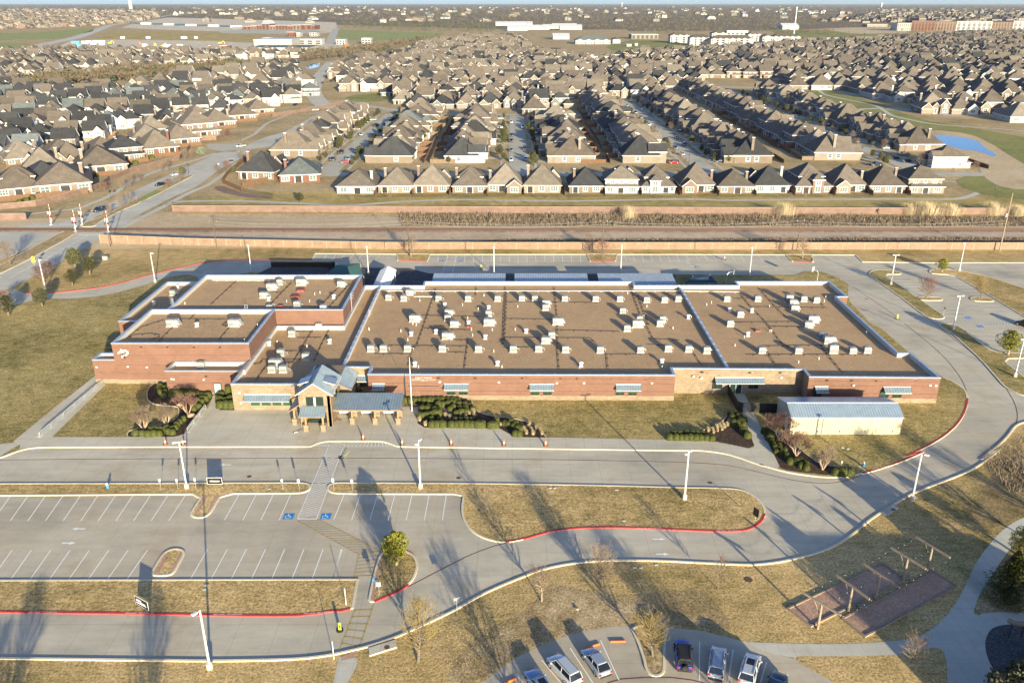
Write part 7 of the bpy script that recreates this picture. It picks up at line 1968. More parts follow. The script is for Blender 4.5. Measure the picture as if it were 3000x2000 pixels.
for i in range(3):
 f0, f1 = i / 3 + .015, (i + 1) / 3 - .015
 bike_rack((ra0[0] + (ra1[0] - ra0[0]) * f0, ra0[1] + (ra1[1] - ra0[1]) * f0), (ra0[0] + (ra1[0] - ra0[0]) * f1, ra0[1] + (ra1[1] - ra0[1]) * f1), "galvanised bike rack, %s nearest of three beside the left bed" % ordn(i + 1))
ra0, ra1 = B1(-380, 960), B1(520, 195)
for i in range(6):
 f0, f1 = i / 6 + .01, (i + 1) / 6 - .01
 bike_rack((ra0[0] + (ra1[0] - ra0[0]) * f0, ra0[1] + (ra1[1] - ra0[1]) * f0), (ra0[0] + (ra1[0] - ra0[0]) * f1, ra0[1] + (ra1[1] - ra0[1]) * f1), "galvanised bike rack, %s nearest of six along the left walk" % ordn(i + 1))
# bicycle dropped by the tower and a folding sign
x, y = TW(1325, 527)
t = thing("bicycle", "red child's bicycle lying by the entrance column", "bicycle", (x, y, .2), .3)
for u in (-.45, .45):
 b = MB(); b.path([(u + .28 * math.cos(R_(30 * k)), .28 * math.sin(R_(30 * k)), .05) for k in range(13)], .025, 4); b.build("wheel", M['dark'], t)
b = MB(); b.path([(-.45, 0, .06), (-.1, .25, .1), (.35, .2, .1), (.45, 0, .06)], .03, 5); b.path([(-.1, .25, .1), (0, -.05, .08), (.35, .2, .1)], .03, 5); b.build("frame", M['red'], t)
b = MB(); b.path([(.35, .2, .1), (.3, .42, .14), (.1, .45, .2)], .022, 4); b.build("handlebar", M['dark'], t)
x, y = TW(860, 655)
t = thing("scooter", "white and dark kick scooter lying on the plaza", "scooter", (x, y, .15), .75); b = MB(); b.rbox(-.2, 0, .02, .7, .2, .05); b.build("deck", M['sign'], t); b = MB(); b.tube((.15, 0, .06), (.95, .05, .12), .03, n=5); b.tube((.95, -.25, .12), (.95, .3, .12), .025, n=5); b.build("handlebar", M['dark'], t)
for u in (-.55, .2):
 b = MB(); b.tube((u, -.02, .03), (u, .03, .03), .1, n=10); b.build("wheel", M['dark'], t)
# ---- boulders in the left bed
def boulder(RG, q, s_, lab, m='court'):
 x, y = RG(*q); b = MB(); rings = []
 for j in range(6):
  ph = j / 5 * PI / 2; rings.append([(s_ * math.cos(ph) * (1 + .25 * mnoise.noise(Vector((i, j * .6, x)))) * math.cos(2 * PI * i / 9) + 0, .75 * s_ * math.cos(ph) * (1 + .25 * mnoise.noise(Vector((i * 1.3, j, y)))) * math.sin(2 * PI * i / 9), s_ * .7 * math.sin(ph)) for i in range(9)])
 b.ring(rings, False, True); o = b.build("boulder", M[m], loc=(x, y, .13)); tag(o, lab, "boulder")
boulder(B1, (1700, 660), .8, "brown boulder in the left bed by the bike racks"); boulder(B1, (1540, 510), .6, "tan boulder behind the curved edging of the left bed"); boulder(B2, (738, 520), .4, "tan boulder between the kerb hedge rows"); boulder(F2, (1548, 1090), .25, "small yellowish stone block on the worn grass", 'cap')
# ---- black fence and gate between school and shed
def rail_fence(path, h, lab, screen=True, name="metal_fence", z=.1):
 t = thing(name, lab, "fence")
 b = MB(); strip(b, path, .03, z, z + h) if screen else None
 if screen: b.build("screen_panel", M['signblack'], t)
 b = MB()
 for p, q in zip(path, path[1:]):
  L = math.hypot(q[0] - p[0], q[1] - p[1]); n = max(1, int(L / 2.2))
  for zz in (z + .15, z + h): b.tube((*p, zz), (*q, zz), .035, n=5)
  for i in range(n + 1):
   f = i / n; X, Y = p[0] + (q[0] - p[0]) * f, p[1] + (q[1] - p[1]) * f; b.tube((X, Y, z - .1), (X, Y, z + h + .05), .04, n=6)
 b.build("frame", M['dark'], t); return t
rail_fence(B3.m((905, 95), (1015, 290), (1075, 312)), 1.9, "black screened fence running from the stone wall to the gate"); rail_fence(B3.m((1180, 315), (1470, 318)), 1.9, "black screened fence between the gate and the white shed")
g0, g1 = B3(1082, 313), B3(1172, 315)
t = thing("gate", "black metal gate across the walk beside the shed", "gate", (g0[0], g0[1], .14)); w_ = g1[0] - g0[0]
b = MB()
for z in (.15, 1.0, 1.9): b.tube((0, 0, z), (w_, 0, z), .04, n=5)
for i in range(9): b.tube((w_ * i / 8, 0, .1), (w_ * i / 8, 0, 1.95), .025 if 0 < i < 8 else .05, n=5)
b.build("frame", M['dark'], t); b = MB(); b.box(w_ - .15, w_ - .05, -.06, .06, .95, 1.1); b.build("lock", M['galv'], t)
rail_fence(S1.m((1400, 195), (1840, 200), (1840, 235)), 1.8, "black screened fence behind the tall rear roof")
# ---- covered walkway, playground canopies, sails behind the school
c0, c1 = S1(2170, 318, 2.8), S1(2215, 168, 2.8)
t = thing("covered_walkway", "white gabled covered walkway behind the school", "walkway roof")
xw, y0, y1 = (c0[0] + c1[0]) / 2 + .2, 190.6, 209.0; hw = 2.1
b = MB()
slab(b, [(xw - hw, y0, 3.1), (xw, y0, 4.1), (xw, y1, 4.1), (xw - hw, y1, 3.1)][::-1]); slab(b, [(xw, y0, 4.1), (xw + hw, y0, 3.1), (xw + hw, y1, 3.1), (xw, y1, 4.1)][::-1])
ribs(b, (xw, y0, 4.1), (xw, y1, 4.1), (xw - hw, y0, 3.1), (xw - hw, y1, 3.1), 36, h=.03); ribs(b, (xw, y0, 4.1), (xw, y1, 4.1), (xw + hw, y0, 3.1), (xw + hw, y1, 3.1), 36, h=.03)
b.build("roof", [M['whitetrim'], M['whitetrim']], t)
for i in range(6):
 for s_ in (-1, 1):
  b = MB(); yy = y0 + 1 + (y1 - y0 - 2) * i / 5; b.tube((xw + s_ * (hw - .25), yy, 0), (xw + s_ * (hw - .25), yy, 3.2), .09, n=6); b.build("post", M['whitetrim'], t)
for i, (a, c) in enumerate(((632, 1132), (1193, 1697), (1768, 2290))):
 x0, x1 = S2(a, 270, 3.6)[0], S2(c, 270, 3.6)[0]; y0, y1 = 196.0, 203.0
 t = thing("playground_canopy", "long grey metal playground canopy, %s of three from left" % ordn(i + 1), "canopy", group="metal canopies behind the school")
 b = MB(); slab(b, [(x0, y0, 3.5), (x1, y0, 3.5), (x1, y1, 4.1), (x0, y1, 4.1)], .25)
 ribs(b, (x0 + .1, y1, 4.1), (x1 - .1, y1, 4.1), (x0 + .1, y0, 3.5), (x1 - .1, y0, 3.5), int((x1 - x0) / .6), h=.04); b.build("roof", [M['canopyroof'], M['galv']], t)
 for k in range(5):
  for yy in (y0 + .6, y1 - .6):
   b = MB(); X = x0 + .6 + (x1 - x0 - 1.2) * k / 4; b.tube((X, yy, 0), (X, yy, 3.6), .1, n=6); b.build("post", M['galv'], t)
M['sail'] = plain('shade_cloth', (.05, .12, .11), .8, var=.15)
M['sailblue'] = plain('blue_shade_cloth', (.03, .06, .10), .8, var=.15)
def sail(pts, lab, m):
 t = thing("shade_sail", lab, "shade sail"); b = MB()
 c = tuple(sum(p[k] for p in pts) / len(pts) for k in range(3)); c = (c[0], c[1], c[2] + .5)
 n = len(pts)
 for i in range(n):
  p, q = Vector(pts[i]), Vector(pts[(i + 1) % n]); m_ = (p + q) / 2 * .92 + Vector(c) * .08
  b.face([p, m_, c]); b.face([m_, q, c])
 b.build("cloth", M[m], t)
 for p in pts:
  b = MB(); b.tube((p[0], p[1], 0), (p[0], p[1], p[2] + .1), .08, n=6); b.build("post", M['galv'], t)
s0 = S1(1780, 240, 3.0); s1 = S1(2035, 245, 3.0); s2 = S1(2010, 165, 4.0); s3 = S1(1850, 160, 4.0)
sail([(*s0, 3.0), (*s1, 2.6), (*s2, 4.0), (*s3, 3.4)], "dark green shade sail behind the tall rear roof", 'sail')
s0 = S3(10, 300, 2.6); s1 = S3(245, 298, 2.6); s2 = S3(190, 245, 3.2); s3 = S3(70, 255, 3.2)
sail([(*s0, 2.4), (*s1, 2.4), (*s2, 3.2), (*s3, 3.2)], "dark blue shade sail behind the right roof", 'sailblue')
# basketball hoops
for q, rz, lab in (((300, 312), .3, "basketball hoop behind the right roof's back edge"), ((925, 300), PI * .8, "basketball hoop on the grass behind the right roof")):
 x, y = S3(*q); t = thing("basketball_hoop", lab, "basketball hoop", (x, y, .1), rz)
 b = MB(); b.path([(0, 0, 0), (0, 0, 2.6), (.5, 0, 3.1), (1.4, 0, 3.2)], .07, 6); b.build("post", M['galv'], t)
 b = MB(); b.box(1.4, 1.46, -.8, .8, 2.75, 3.85); b.build("backboard", M['sign'], t)
 b = MB(); b.path([(1.75 + .23 * math.cos(R_(30 * k)), .23 * math.sin(R_(30 * k)), 3.05) for k in range(13)], .02, 4); b.build("rim", M['orange'], t)
# ---- bocce courts with string-light posts
for k, (pts, lab) in enumerate(((F3.m((690, 1085), (1310, 788), (1455, 895), (840, 1200)), "upper reddish gravel court with wooden edging"), (F3.m((1050, 1150), (1645, 842), (1795, 935), (1195, 1268)), "lower reddish gravel court with wooden edging"))):
 t = thing("bocce_court", lab, "bocce court"); b = MB(); b.face([(x, y, .09) for x, y in ccw(pts)]); b.build("surface", M['court'], t); b = MB(); strip(b, pts, .22, .0, .22, True); b.build("edging", M['oldwood'], t)
LP = []
for i, (bq, tq, a, c) in enumerate((((885, 1213), (908, 1060), (790, 992), (1037, 1140)), ((1085, 1100), (1102, 965), (995, 895), (1213, 1055)), ((1265, 1020), (1290, 880), (1182, 798), (1405, 950)), ((1445, 905), (1465, 785), (1357, 716), (1590, 860)), ((1605, 830), (1632, 700), (1525, 632), (1750, 770)))):
 x, y = F3(*bq); hp = 3.55
 p0, p1 = F3(*a, hp), F3(*c, hp); cx, cy = (p0[0] + p1[0]) / 2, (p0[1] + p1[1]) / 2
 t = thing("string_light_post", "weathered timber post with long crossbeam, %s from left at the gravel courts" % ordn(i + 1), "light post", (x, y, 0), 0, "timber light posts at the courts")
 b = MB(); b.tube((0, 0, -.1), (0, 0, hp + .1), .17, .14, 8); b.build("post", M['oldwood'], t)
 dx, dy = (p1[0] - p0[0]) / 2, (p1[1] - p0[1]) / 2; L = math.hypot(dx, dy)
 b = MB(); b.rbox(0, 0, hp - .02, 2 * L, .2, .24, math.atan2(dy, dx)); b.build("crossbeam", M['oldwood'], t)
 b = MB(); b.tube((0, 0, hp - 1.5), (-dx * .42, -dy * .42, hp), .07, n=6); b.build("brace", M['oldwood'], t)
 LP.append(((x - dx, y - dy), (x, y), (x + dx, y + dy)))
M['bulb'] = plain('bulb_glass', (.8, .8, .78), .3)
for k, nm in enumerate(("upper", "middle", "lower")):
 t = thing("string_lights", "%s strand of small white bulbs strung between the court posts" % nm, "string lights"); b = MB(); bb = MB()
 for i in range(4):
  p, q = LP[i][k], LP[i + 1][k]; pts = []
  for j in range(13):
   f = j / 12; pts.append((p[0] + (q[0] - p[0]) * f, p[1] + (q[1] - p[1]) * f, 3.5 - 1.5 * f * (1 - f)))
  b.path(pts, .012, 3)
  for x, y, z in pts[1:-1:3]: bb.lathe([(.02, z), (.025, z - .03), (.025, z - .07), (.015, z - .1)], 6, (x, y))
 b.build("wire", M['dark'], t); bb.build("bulbs", M['bulb'], t)["kind"] = "stuff"
for i in range(2):
 x, y = F3(((1180, 1075), (1465, 885))[i][0], ((1180, 1075), (1465, 885))[i][1]); t = thing("stone_seat", "flat grey stone seat between the courts, %s" % ("left one", "right one")[i], "seat", (x, y, 0)); b = MB(); b.bbox(-.6, .6, -.35, .35, .3, .42, .05); b.build("seat", M['oldwood'], t); b = MB(); b.rbox(-.4, 0, 0, .15, .5, .3); b.rbox(.4, 0, 0, .15, .5, .3); b.build("leg", M['oldwood'], t)
# play equipment at the corner: a curved climbing log with legs
x, y = PG(1500, 1150)
t = thing("climbing_log", "curved grey climbing log on the dark play pad", "play equipment", (x, y, .04)); b = MB(); b.path([(-1.3, .3, 2.2), (-.6, .05, 2.0), (.3, 0, 1.95), (1.6, .1, 2.0), (3, .3, 2.1)], .3, 8); b.build("log", M['oldwood'], t)
for u in (-.9, .5, 2.2):
 b = MB(); b.tube((u, .05, 0), (u, .05, 1.9), .07, n=6); b.build("leg", M['dark'], t)
# ---- railway crossing signals
def crossing(q, lab, rz, k):
 x, y = L1(*q); t = thing("crossing_signal", lab, "railway signal", (x, y, 0), rz, "railway crossing signals")
 b = MB(); b.tube((0, 0, 0), (0, 0, 4.6), .1, n=8); b.rbox(0, 0, 0, .8, .8, .35); b.build("mast", M['galv'], t)
 for s_ in (-1, 1):
  b = MB(); b.ring([[(u * s_, -.14, 4.2 + v) for u, v in ((-.6, -.34), (-.5, -.5), (.6, .34), (.5, .5))], [(u * s_, -.11 - .02 * s_, 4.2 + v) for u, v in ((-.6, -.34), (-.5, -.5), (.6, .34), (.5, .5))]]); b.build("crossbuck", M['sign'], t)
  b = MB(); b.tube((s_ * .4, -.3, 2.9), (s_ * .4, .05, 2.9), .3, n=12); o = b.build("lamp", M['signblack'], t); c = MB(); c.tube((s_ * .4, -.32, 2.9), (s_ * .4, -.301, 2.9), .14, n=10); c.build("lens", M['hyred'], o)
 b = MB(); b.bbox(-.25, .25, -.2, .2, .9, 1.5, .04); b.build("gate_motor", M['galv'], t)
 b = MB()
 for i in range(9): b.ring([[(.25 - .05, .22, 1.4 + i * .62), (.25 + .07, .22, 1.4 + i * .62), (.25 + .07, .28, 1.4 + i * .62), (.2, .28, 1.4 + i * .62)], [(.2, .22, 2.02 + i * .62), (.32, .22, 2.02 + i * .62), (.32, .28, 2.02 + i * .62), (.2, .28, 2.02 + i * .62)]], mi=i % 2)
 b.build("gate_arm", [M['sign'], M['orange']], t)
for q, lab in (((710, 515), "railway crossing signal with raised gate, leftmost"), ((1045, 605), "railway crossing signal with raised gate, nearest in the median"), ((1135, 512), "railway crossing signal with raised gate in the median beyond the track"), ((1495, 615), "railway crossing signal with raised gate beside the screen wall's end")):
 crossing(q, lab, 0, 0)
x, y = L1(480, 1100); t = thing("warning_sign", "yellow double warning sign beside the arterial", "road sign", (x, y, 0), .2)
b = MB(); b.tube((0, .05, 0), (0, .05, 3.3), .05, n=6); b.build("post", M['galv'], t); b = MB(); b.ring([[(0, -.02, 2.2), (.55, -.02, 2.75), (0, -.02, 3.3), (-.55, -.02, 2.75)], [(0, .02, 2.2), (.55, .02, 2.75), (0, .02, 3.3), (-.55, .02, 2.75)]]); b.bbox(-.42, .42, -.02, .02, 1.5, 2.12, .01); b.build("board", M['signyellow'], t)
x, y = L1(1535, 165); t = thing("round_sign", "dark backed round railway sign left of the arterial", "road sign", (x, y, 0)); b = MB(); b.tube((0, 0, 0), (0, 0, 3.4), .05, n=6); b.build("post", M['dark'], t); b = MB(); b.tube((0, -.05, 3.2), (0, .05, 3.2), .5, n=16); b.build("disc", M['signblack'], t)
x, y = L2(1730, 470); t = thing("stop_sign", "pale round topped sign right of the arterial", "road sign", (x, y, 0)); b = MB(); b.tube((0, 0, 0), (0, 0, 2.9), .05, n=6); b.build("post", M['dark'], t); b = MB(); b.tube((0, -.05, 2.7), (0, .02, 2.7), .5, n=8); b.build("board", M['sign'], t)
x, y = L2(1875, 388); banner(L2, (1875, 388), 0, 2.6, 1.1, .7, "white framed sale sign right of the arterial", [])
x, y = L1(1455, 990); b = MB(); b.bbox(-.7, .7, -.5, .5, 0, 1.1, .08); tag(b.build("utility_box", M['acmetal'], loc=(x, y, 0)), "grey green utility box on the rear left lawn", "utility box")
for q, RG, lab in (((1460, 1400), PX, "first"),): pass
for i, (RG, q) in enumerate(((F2, (1372, 292)), (F2, (1402, 292)), (F2, (1805, 305)), (F2, (1855, 508)), (F2, (1926, 810)), (F2, (1967, 810)), (F2, (2067, 792)), (F1, (1358, 930)), (F1, (1344, 957)), (B3, (2228, 717)), (B3, (2290, 732)), (F1, (1770, 298)))):
 x, y = RG(*q); b = MB(); b.bbox(-.24, .24, -.16, .16, 0, .06, .02); tag(b.build("valve_box", M['galv'], loc=(x, y, .12 if i not in (4, 5, 6) else .01)), "small pale valve box lid in the grass %s" % ("left of a pair on the large island", "right of a pair on the large island", "at the top edge of the large island", "in the middle of the large island", "left of three below the lower drive", "middle of three below the lower drive", "right of three below the lower drive", "upper one by the bottom lamp shadow", "lower one by the bottom lamp shadow", "left one below the white shed", "right one below the white shed", "left of the parking signs")[i], "valve box")
# ---- wheel stops in the park lot
for i, q in enumerate(((1072, 207), (880, 240), (240, 512))):
 x, y = CR(*q); b = MB(); b.bbox(-.9, .9, -.09, .09, 0, .16, .04); o = b.build("wheel_stop", M['orange'], loc=(x, y, .02)); o.rotation_euler = (0, 0, (0.03, .35, .5)[i]); tag(o, "orange wheel stop, %s" % ("in the empty bay right of the silver hatchback", "in front of the silver hatchback", "at the bottom edge of the lot")[i], "wheel stop")
# ================================================================== CARS
M['tyre'] = plain('tyre_rubber', (.018, .018, .018), .85); M['rim'] = plain('alloy_rim', (.45, .45, .46), .35, .7); M['cglass'] = NT('car_glass', .05, 0, .7).color((.012, .014, .017)).m
M['hlamp'] = plain('headlamp_lens', (.65, .66, .66), .15); M['tlamp'] = plain('tail_lamp_lens', (.42, .02, .02), .25); M['plate'] = plain('number_plate', (.7, .7, .68), .5); M['plastic'] = plain('black_plastic', (.025, .025, .026), .6)
def carpaint(n, c, metal=.35):
 k = NT('car_paint_' + n, .28, metal, .5); k.color(c); k.b.inputs["Coat Weight"].default_value = .7; k.b.inputs["Coat Roughness"].default_value = .06; return k.m
for n, c in (('white', (.58, .6, .62)), ('silver', (.36, .41, .47)), ('blue', (.012, .045, .30)), ('black', (.012, .013, .016)), ('navy', (.02, .035, .07)), ('red', (.35, .015, .015)), ('grey', (.12, .125, .13)), ('silver_skytint', (.2, .3, .44))):  # both silvers carry the sky's blue reflection in their base colour
 M['car_' + n] = carpaint(n, c)
# stations along the length: x, half width, belt z, bottom z, hood/deck top z ; cabin: x range with roof
CT = {
 'suv': dict(L=4.75, W=1.9, H=1.72, hood=.98, belt=1.06, wb=.34, cab=(-.30, -.16, .40, .475), wr=.37),
 'hatch': dict(L=4.35, W=1.82, H=1.48, hood=.86, belt=.94, wb=.32, cab=(-.26, -.08, .30, .46), wr=.33),
 'sedan': dict(L=4.8, W=1.85, H=1.45, hood=.86, belt=.95, wb=.31, cab=(-.22, -.06, .22, .37), wr=.33),
 'jeep': dict(L=4.5, W=1.88, H=1.85, hood=1.06, belt=1.12, wb=.33, cab=(-.19, -.12, .42, .44), wr=.41),
 'pickup': dict(L=5.7, W=2.0, H=1.9, hood=1.1, belt=1.2, wb=.32, cab=(-.20, -.11, .10, .15), wr=.41)}
def car_kind(ty, paint, lab):
 """x along the car, front at -x; body lofted from cross-sections"""
 C = CT[ty]; L, W, Hh = C['L'], C['W'], C['H']; gz = .24 if ty in ('suv', 'hatch', 'sedan') else .38
 t = thing(ty if ty in ('pickup',) else 'car', lab, 'car')
 c0, c1, c2, c3 = [v * L for v in C['cab']]
 hood, belt = C['hood'], C['belt']
 st = [(-.5, .72, .62, .10), (-.488, .84, hood - .2, .02), (-.45, .93, hood - .08, 0), (-.36, .98, hood, 0), (C['cab'][0], 1.0, belt - .02, 0), (-.05, 1.0, belt, 0), (.15, 1.0, belt + .01, 0), (.30, 1.0, belt + .03, 0), (.42, .97, belt + .02, 0), (.475, .92, belt - .03, .02), (.495, .82, belt - .2, .06)]
 if ty == 'sedan': st[7:] = [(.30, .99, belt + .03, 0), (.40, .96, belt + .01, 0), (.475, .92, belt - .06, .02), (.495, .82, belt - .25, .06)]
 if ty == 'jeep': st = [(-.5, .8, hood - .25, .05), (-.49, .84, hood - .05, 0), (-.44, .86, hood, 0), (-.25, .9, hood + .02, 0), (C['cab'][0], .96, belt, 0), (0, .97, belt, 0), (.2, .97, belt, 0), (.42, .97, belt, 0), (.47, .96, belt, 0), (.488, .92, belt - .1, .04)]
 if ty == 'pickup': st = [(-.5, .82, hood - .3, .06), (-.49, .88, hood - .1, 0), (-.44, .95, hood - .02, 0), (-.3, .98, hood, 0), (C['cab'][0], .99, belt, 0), (0, 1, belt, 0), (.16, 1, belt, 0), (.3, 1, belt, 0), (.48, 1, belt, 0), (.495, .97, belt - .1, .04)]
 b = MB(); rings = []
 for f, w, z, up in st:
  x = f * L; hw = W / 2 * w; zb = gz + up
  rings.append([(x, -hw * .82, zb), (x, hw * .82, zb), (x, hw, zb + .14), (x, hw * 1.0, z * .62 + .1), (x, hw * .95, z - .07), (x, hw * .84, z), (x, -hw * .84, z), (x, -hw * .95, z - .07), (x, -hw, z * .62 + .1), (x, -hw, zb + .14)])
 b.ring([r_[::-1] for r_ in rings]); b.build("body", M['car_' + paint], t, True)
 if ty == 'pickup':
  b = MB(); b.box(.17 * L, .47 * L, -W * .4, W * .4, belt - .02, belt + .012); b.build("bed_liner", M['plastic'], t)
 # glasshouse
 g = MB(); hw0, hw1 = W / 2 * .86, W / 2 * .70; zb, zr = belt - .06, Hh - .05
 lo = [(c0, hw0), (c3, hw0 * .96), (c3, -hw0 * .96), (c0, -hw0)]; hi = [(c1, hw1), (c2, hw1 * .96), (c2, -hw1 * .96), (c1, -hw1)]
 g.ring([[(x, y, zb) for x, y in lo][::-1], [(x, y, zr) for x, y in hi][::-1]]); g.build("window", M['cglass'], t)
 r = MB()
 def rr(dx, k, z): return [(c1 - dx, hw1 * k - .1, z), (c1 - dx + .1, hw1 * k, z), (c2 + dx * .6 - .1, hw1 * k * .97, z), (c2 + dx * .6, hw1 * k * .97 - .1, z), (c2 + dx * .6, -hw1 * k * .97 + .1, z), (c2 + dx * .6 - .1, -hw1 * k * .97, z), (c1 - dx + .1, -hw1 * k, z), (c1 - dx, -hw1 * k + .1, z)]
 r.ring([rr(.05, 1.03, zr - .02)[::-1], rr(0, 1.0, zr + .03)[::-1], rr(-.12, .8, zr + .065)[::-1]])
 r.build("roof", M['plastic' if ty == 'jeep' else 'car_' + paint], t, False)
 p = MB()                                  # pillars
 for s_ in (-1, 1):
  for (xa, xb) in ((c0, c1), (c3, c2), ((c1 + c2) / 2 - .1, (c1 + c2) / 2 - .12)):
   y0_ = hw0 * (1.005); y1_ = hw1 * 1.01
   p.tube((xa, s_ * y0_ * (.985 if xa == c3 else 1), zb), (xb, s_ * y1_, zr), .045, n=5)
 p.build("pillar", M['car_' + paint if ty != 'jeep' else 'plastic'], t)
 if ty in ('suv', 'jeep') or paint == 'white':
  for s_ in (-1, 1):
   b = MB(); b.tube((c1 + .15, s_ * hw1 * .88, zr + .1), (c2 - .15, s_ * hw1 * .86, zr + .1), .025, n=5); b.build("roof_rail", M['plastic'], t)
 for fx in (-C['wb'], C['wb'] * .94):
  for s_ in (-1, 1):
   wr = C['wr']; y = s_ * (W / 2 - .12); x = fx * L
   b = MB(); b.tube((x, y - .11, wr), (x, y + .11, wr), wr, n=18); o = b.build("wheel", M['tyre'], t)
   c = MB(); c.tube((x, y + s_ * .08, wr), (x, y + s_ * .122, wr), wr * .66, wr * .6, n=14); c.build("rim", M['rim'], o)
   a = MB(); a.path([(x + (wr + .05) * math.cos(q), s_ * (W / 2 * .995), wr + (wr + .05) * math.sin(q)) for q in [R_(20 * k) for k in range(10)]], .035, 4); a.build("wheel_arch", M['plastic'], t)
 for s_ in (-1, 1):
  b = MB(); b.bbox(-.497 * L, -.455 * L, min(s_ * W * .26, s_ * W * .43), max(s_ * W * .26, s_ * W * .43), hood - .3, hood - .14, .02); b.build("headlight", M['hlamp'], t)
  b = MB(); b.bbox(.47 * L, .497 * L, min(s_ * W * .30, s_ * W * .45), max(s_ * W * .30, s_ * W * .45), belt - .32, belt - .08, .02); b.build("tail_light", M['tlamp'], t)
  b = MB(); b.bbox(c0 + .18, c0 + .36, min(s_ * (W / 2 - .04), s_ * (W / 2 + .16)), max(s_ * (W / 2 - .04), s_ * (W / 2 + .16)), belt - .02, belt + .13, .03); b.build("mirror", M['plastic' if ty == 'jeep' else 'car_' + paint], t)
 b = MB(); b.box(.49 * L, .5 * L + .015, -.26, .26, .62, .76); b.build("number_plate", M['plate'], t)
 b = MB(); b.bbox(.47 * L, .503 * L, -W * .4, W * .4, gz + .05, gz + .3, .03); b.bbox(-.503 * L, -.47 * L, -W * .4, W * .4, gz + .05, gz + .3, .03); b.build("bumper", M['plastic'], t)
 if ty == 'jeep':
  b = MB(); b.tube((.49 * L, 0, 1.0), (.49 * L + .26, 0, 1.0), .38, n=18); o = b.build("spare_wheel", M['tyre'], t); c = MB(); c.tube((.49 * L + .25, 0, 1.0), (.49 * L + .275, 0, 1.0), .22, n=14); c.build("rim", M['plastic'], o)
 return t
def sunroof(t, ty):
 C = CT[ty]; L = C['L']; b = MB(); b.bbox((C['cab'][1] + .05) * L, (C['cab'][1] + .27) * L, -.42, .42, C['H'] - .02, C['H'] + .024, .02); b.build("sunroof", M['cglass'], t)
def park(ty, paint, lab, fr, bk, RG=CR, sr=False):
 """fr and bk: pixels of the ground under the nose and the tail"""
 p, q = RG(*fr), RG(*bk)
 a = math.atan2(q[1] - p[1], q[0] - p[0])
 t = car_kind(ty, paint, lab);
 if sr: sunroof(t, ty)
 t.location = ((p[0] + q[0]) / 2, (p[1] + q[1]) / 2, .03); t.rotation_euler = (0, 0, a); t['group'] = "cars in the park lot"
park('sedan', 'silver_skytint', "silver sedan tinted with blue sky reflection and a dark sunroof, leftmost in the park lot", (400, 455), (560, 690), sr=True)
park('suv', 'white', "white three row car between the tinted sedan and the hatchback", (572, 355), (755, 560))
park('hatch', 'silver', "silver hatchback beside the empty bay in the park lot", (840, 305), (970, 480))
park('jeep', 'blue', "bright blue off-roader with black roof and a spare wheel", (1560, 250), (1580, 450))
park('suv', 'silver', "silver car with roof rails between the blue off-roader and the white one", (1842, 300), (1815, 505), sr=False)
park('suv', 'white', "white car with a large dark sunroof, second from right in the park lot", (2105, 350), (2045, 560), sr=True)
park('sedan', 'navy', "dark navy car at the bottom right of the park lot", (2310, 485), (2240, 700))
park('suv', 'black', "dark car entering at the right edge of the side car park", (2290, 905), (2470, 960), RT)
KCAR = {}
def far_car(ty, paint, RG, q, a, lab):
 k = (ty, paint)
 if k not in KCAR: KCAR[k] = Kind(car_kind(ty, paint, lab))
 x, y = RG(*q); KCAR[k].put((x, y, .08), a, lab, None, "cars in the suburb")
aa = math.atan2(1, .62)
for ty, pn, q, lab in (('suv', 'navy', (1375, 330), "dark blue car heading for the railway crossing"), ):
 far_car(ty, pn, L1, q, aa + .15, lab)
far_car('sedan', 'black', L2, (1060, 645), aa, "black car on the arterial by the grassy median"); far_car('sedan', 'white', L2, (1235, 530), aa, "white car on the arterial behind the black one"); far_car('pickup', 'white', L2, (1980, 205), aa - .1, "white pickup at the side street junction"); far_car('suv', 'black', L2, (900, 75), aa - .3, "black car parked by the white farmhouses"); far_car('sedan', 'silver', L2, (1090, 45), aa - .3, "silver car parked above the black one near the white farmhouses")
far_car('suv', 'white', Q2, (545, 705), .1, "white car turning below the cream terrace"); far_car('sedan', 'navy', Q2, (610, 455), PI / 2, "dark car on the distant bend of the arterial"); far_car('sedan', 'white', Q2, (685, 345), PI / 2, "white car far along the bend of the arterial"); far_car('suv', 'black', Q2, (690, 440), PI / 2, "black car waiting right of the distant bend"); far_car('sedan', 'navy', Q2, (110, 365), PI / 2, "dark car parked in the far left cul-de-sac"); far_car('sedan', 'black', Q2, (130, 410), PI / 2, "black car nearest in the far left cul-de-sac"); far_car('suv', 'black', Q2, (175, 375), PI / 2, "black car at the right kerb of the far left cul-de-sac"); far_car('suv', 'black', Q2, (360, 660), 0, "black car on the cream terrace's driveway")
far_car('sedan', 'red', M2, (28, 300), .2, "red car at the corner of the leftmost street"); far_car('sedan', 'silver', Q2, (1075, 795), .4, "silver car on the leftmost street's driveway"); far_car('pickup', 'black', Q2, (1105, 850), 1.2, "black pickup on the leftmost street"); far_car('suv', 'red', M2, (2290, 305), .2, "red car behind the big white house"); far_car('suv', 'white', M3, (1185, 195), 2.4, "white car at the fourth street's driveway"); far_car('sedan', 'black', M3, (1460, 275), .2, "black car left of a pair on the fourth street"); far_car('sedan', 'navy', M3, (1540, 295), .2, "dark car right of a pair on the fourth street"); far_car('pickup', 'navy', M3, (1330, 320), .2, "dark pickup at the end of the fourth street"); far_car('sedan', 'silver', M3, (230, 275), .3, "silver car left of the third street's corner house"); far_car('suv', 'white', M2, (2150, 125), 1.9, "white car on the third street's left side")
rc = random.Random(4); names = ("leftmost", "second", "third", "fourth"); nc = 0
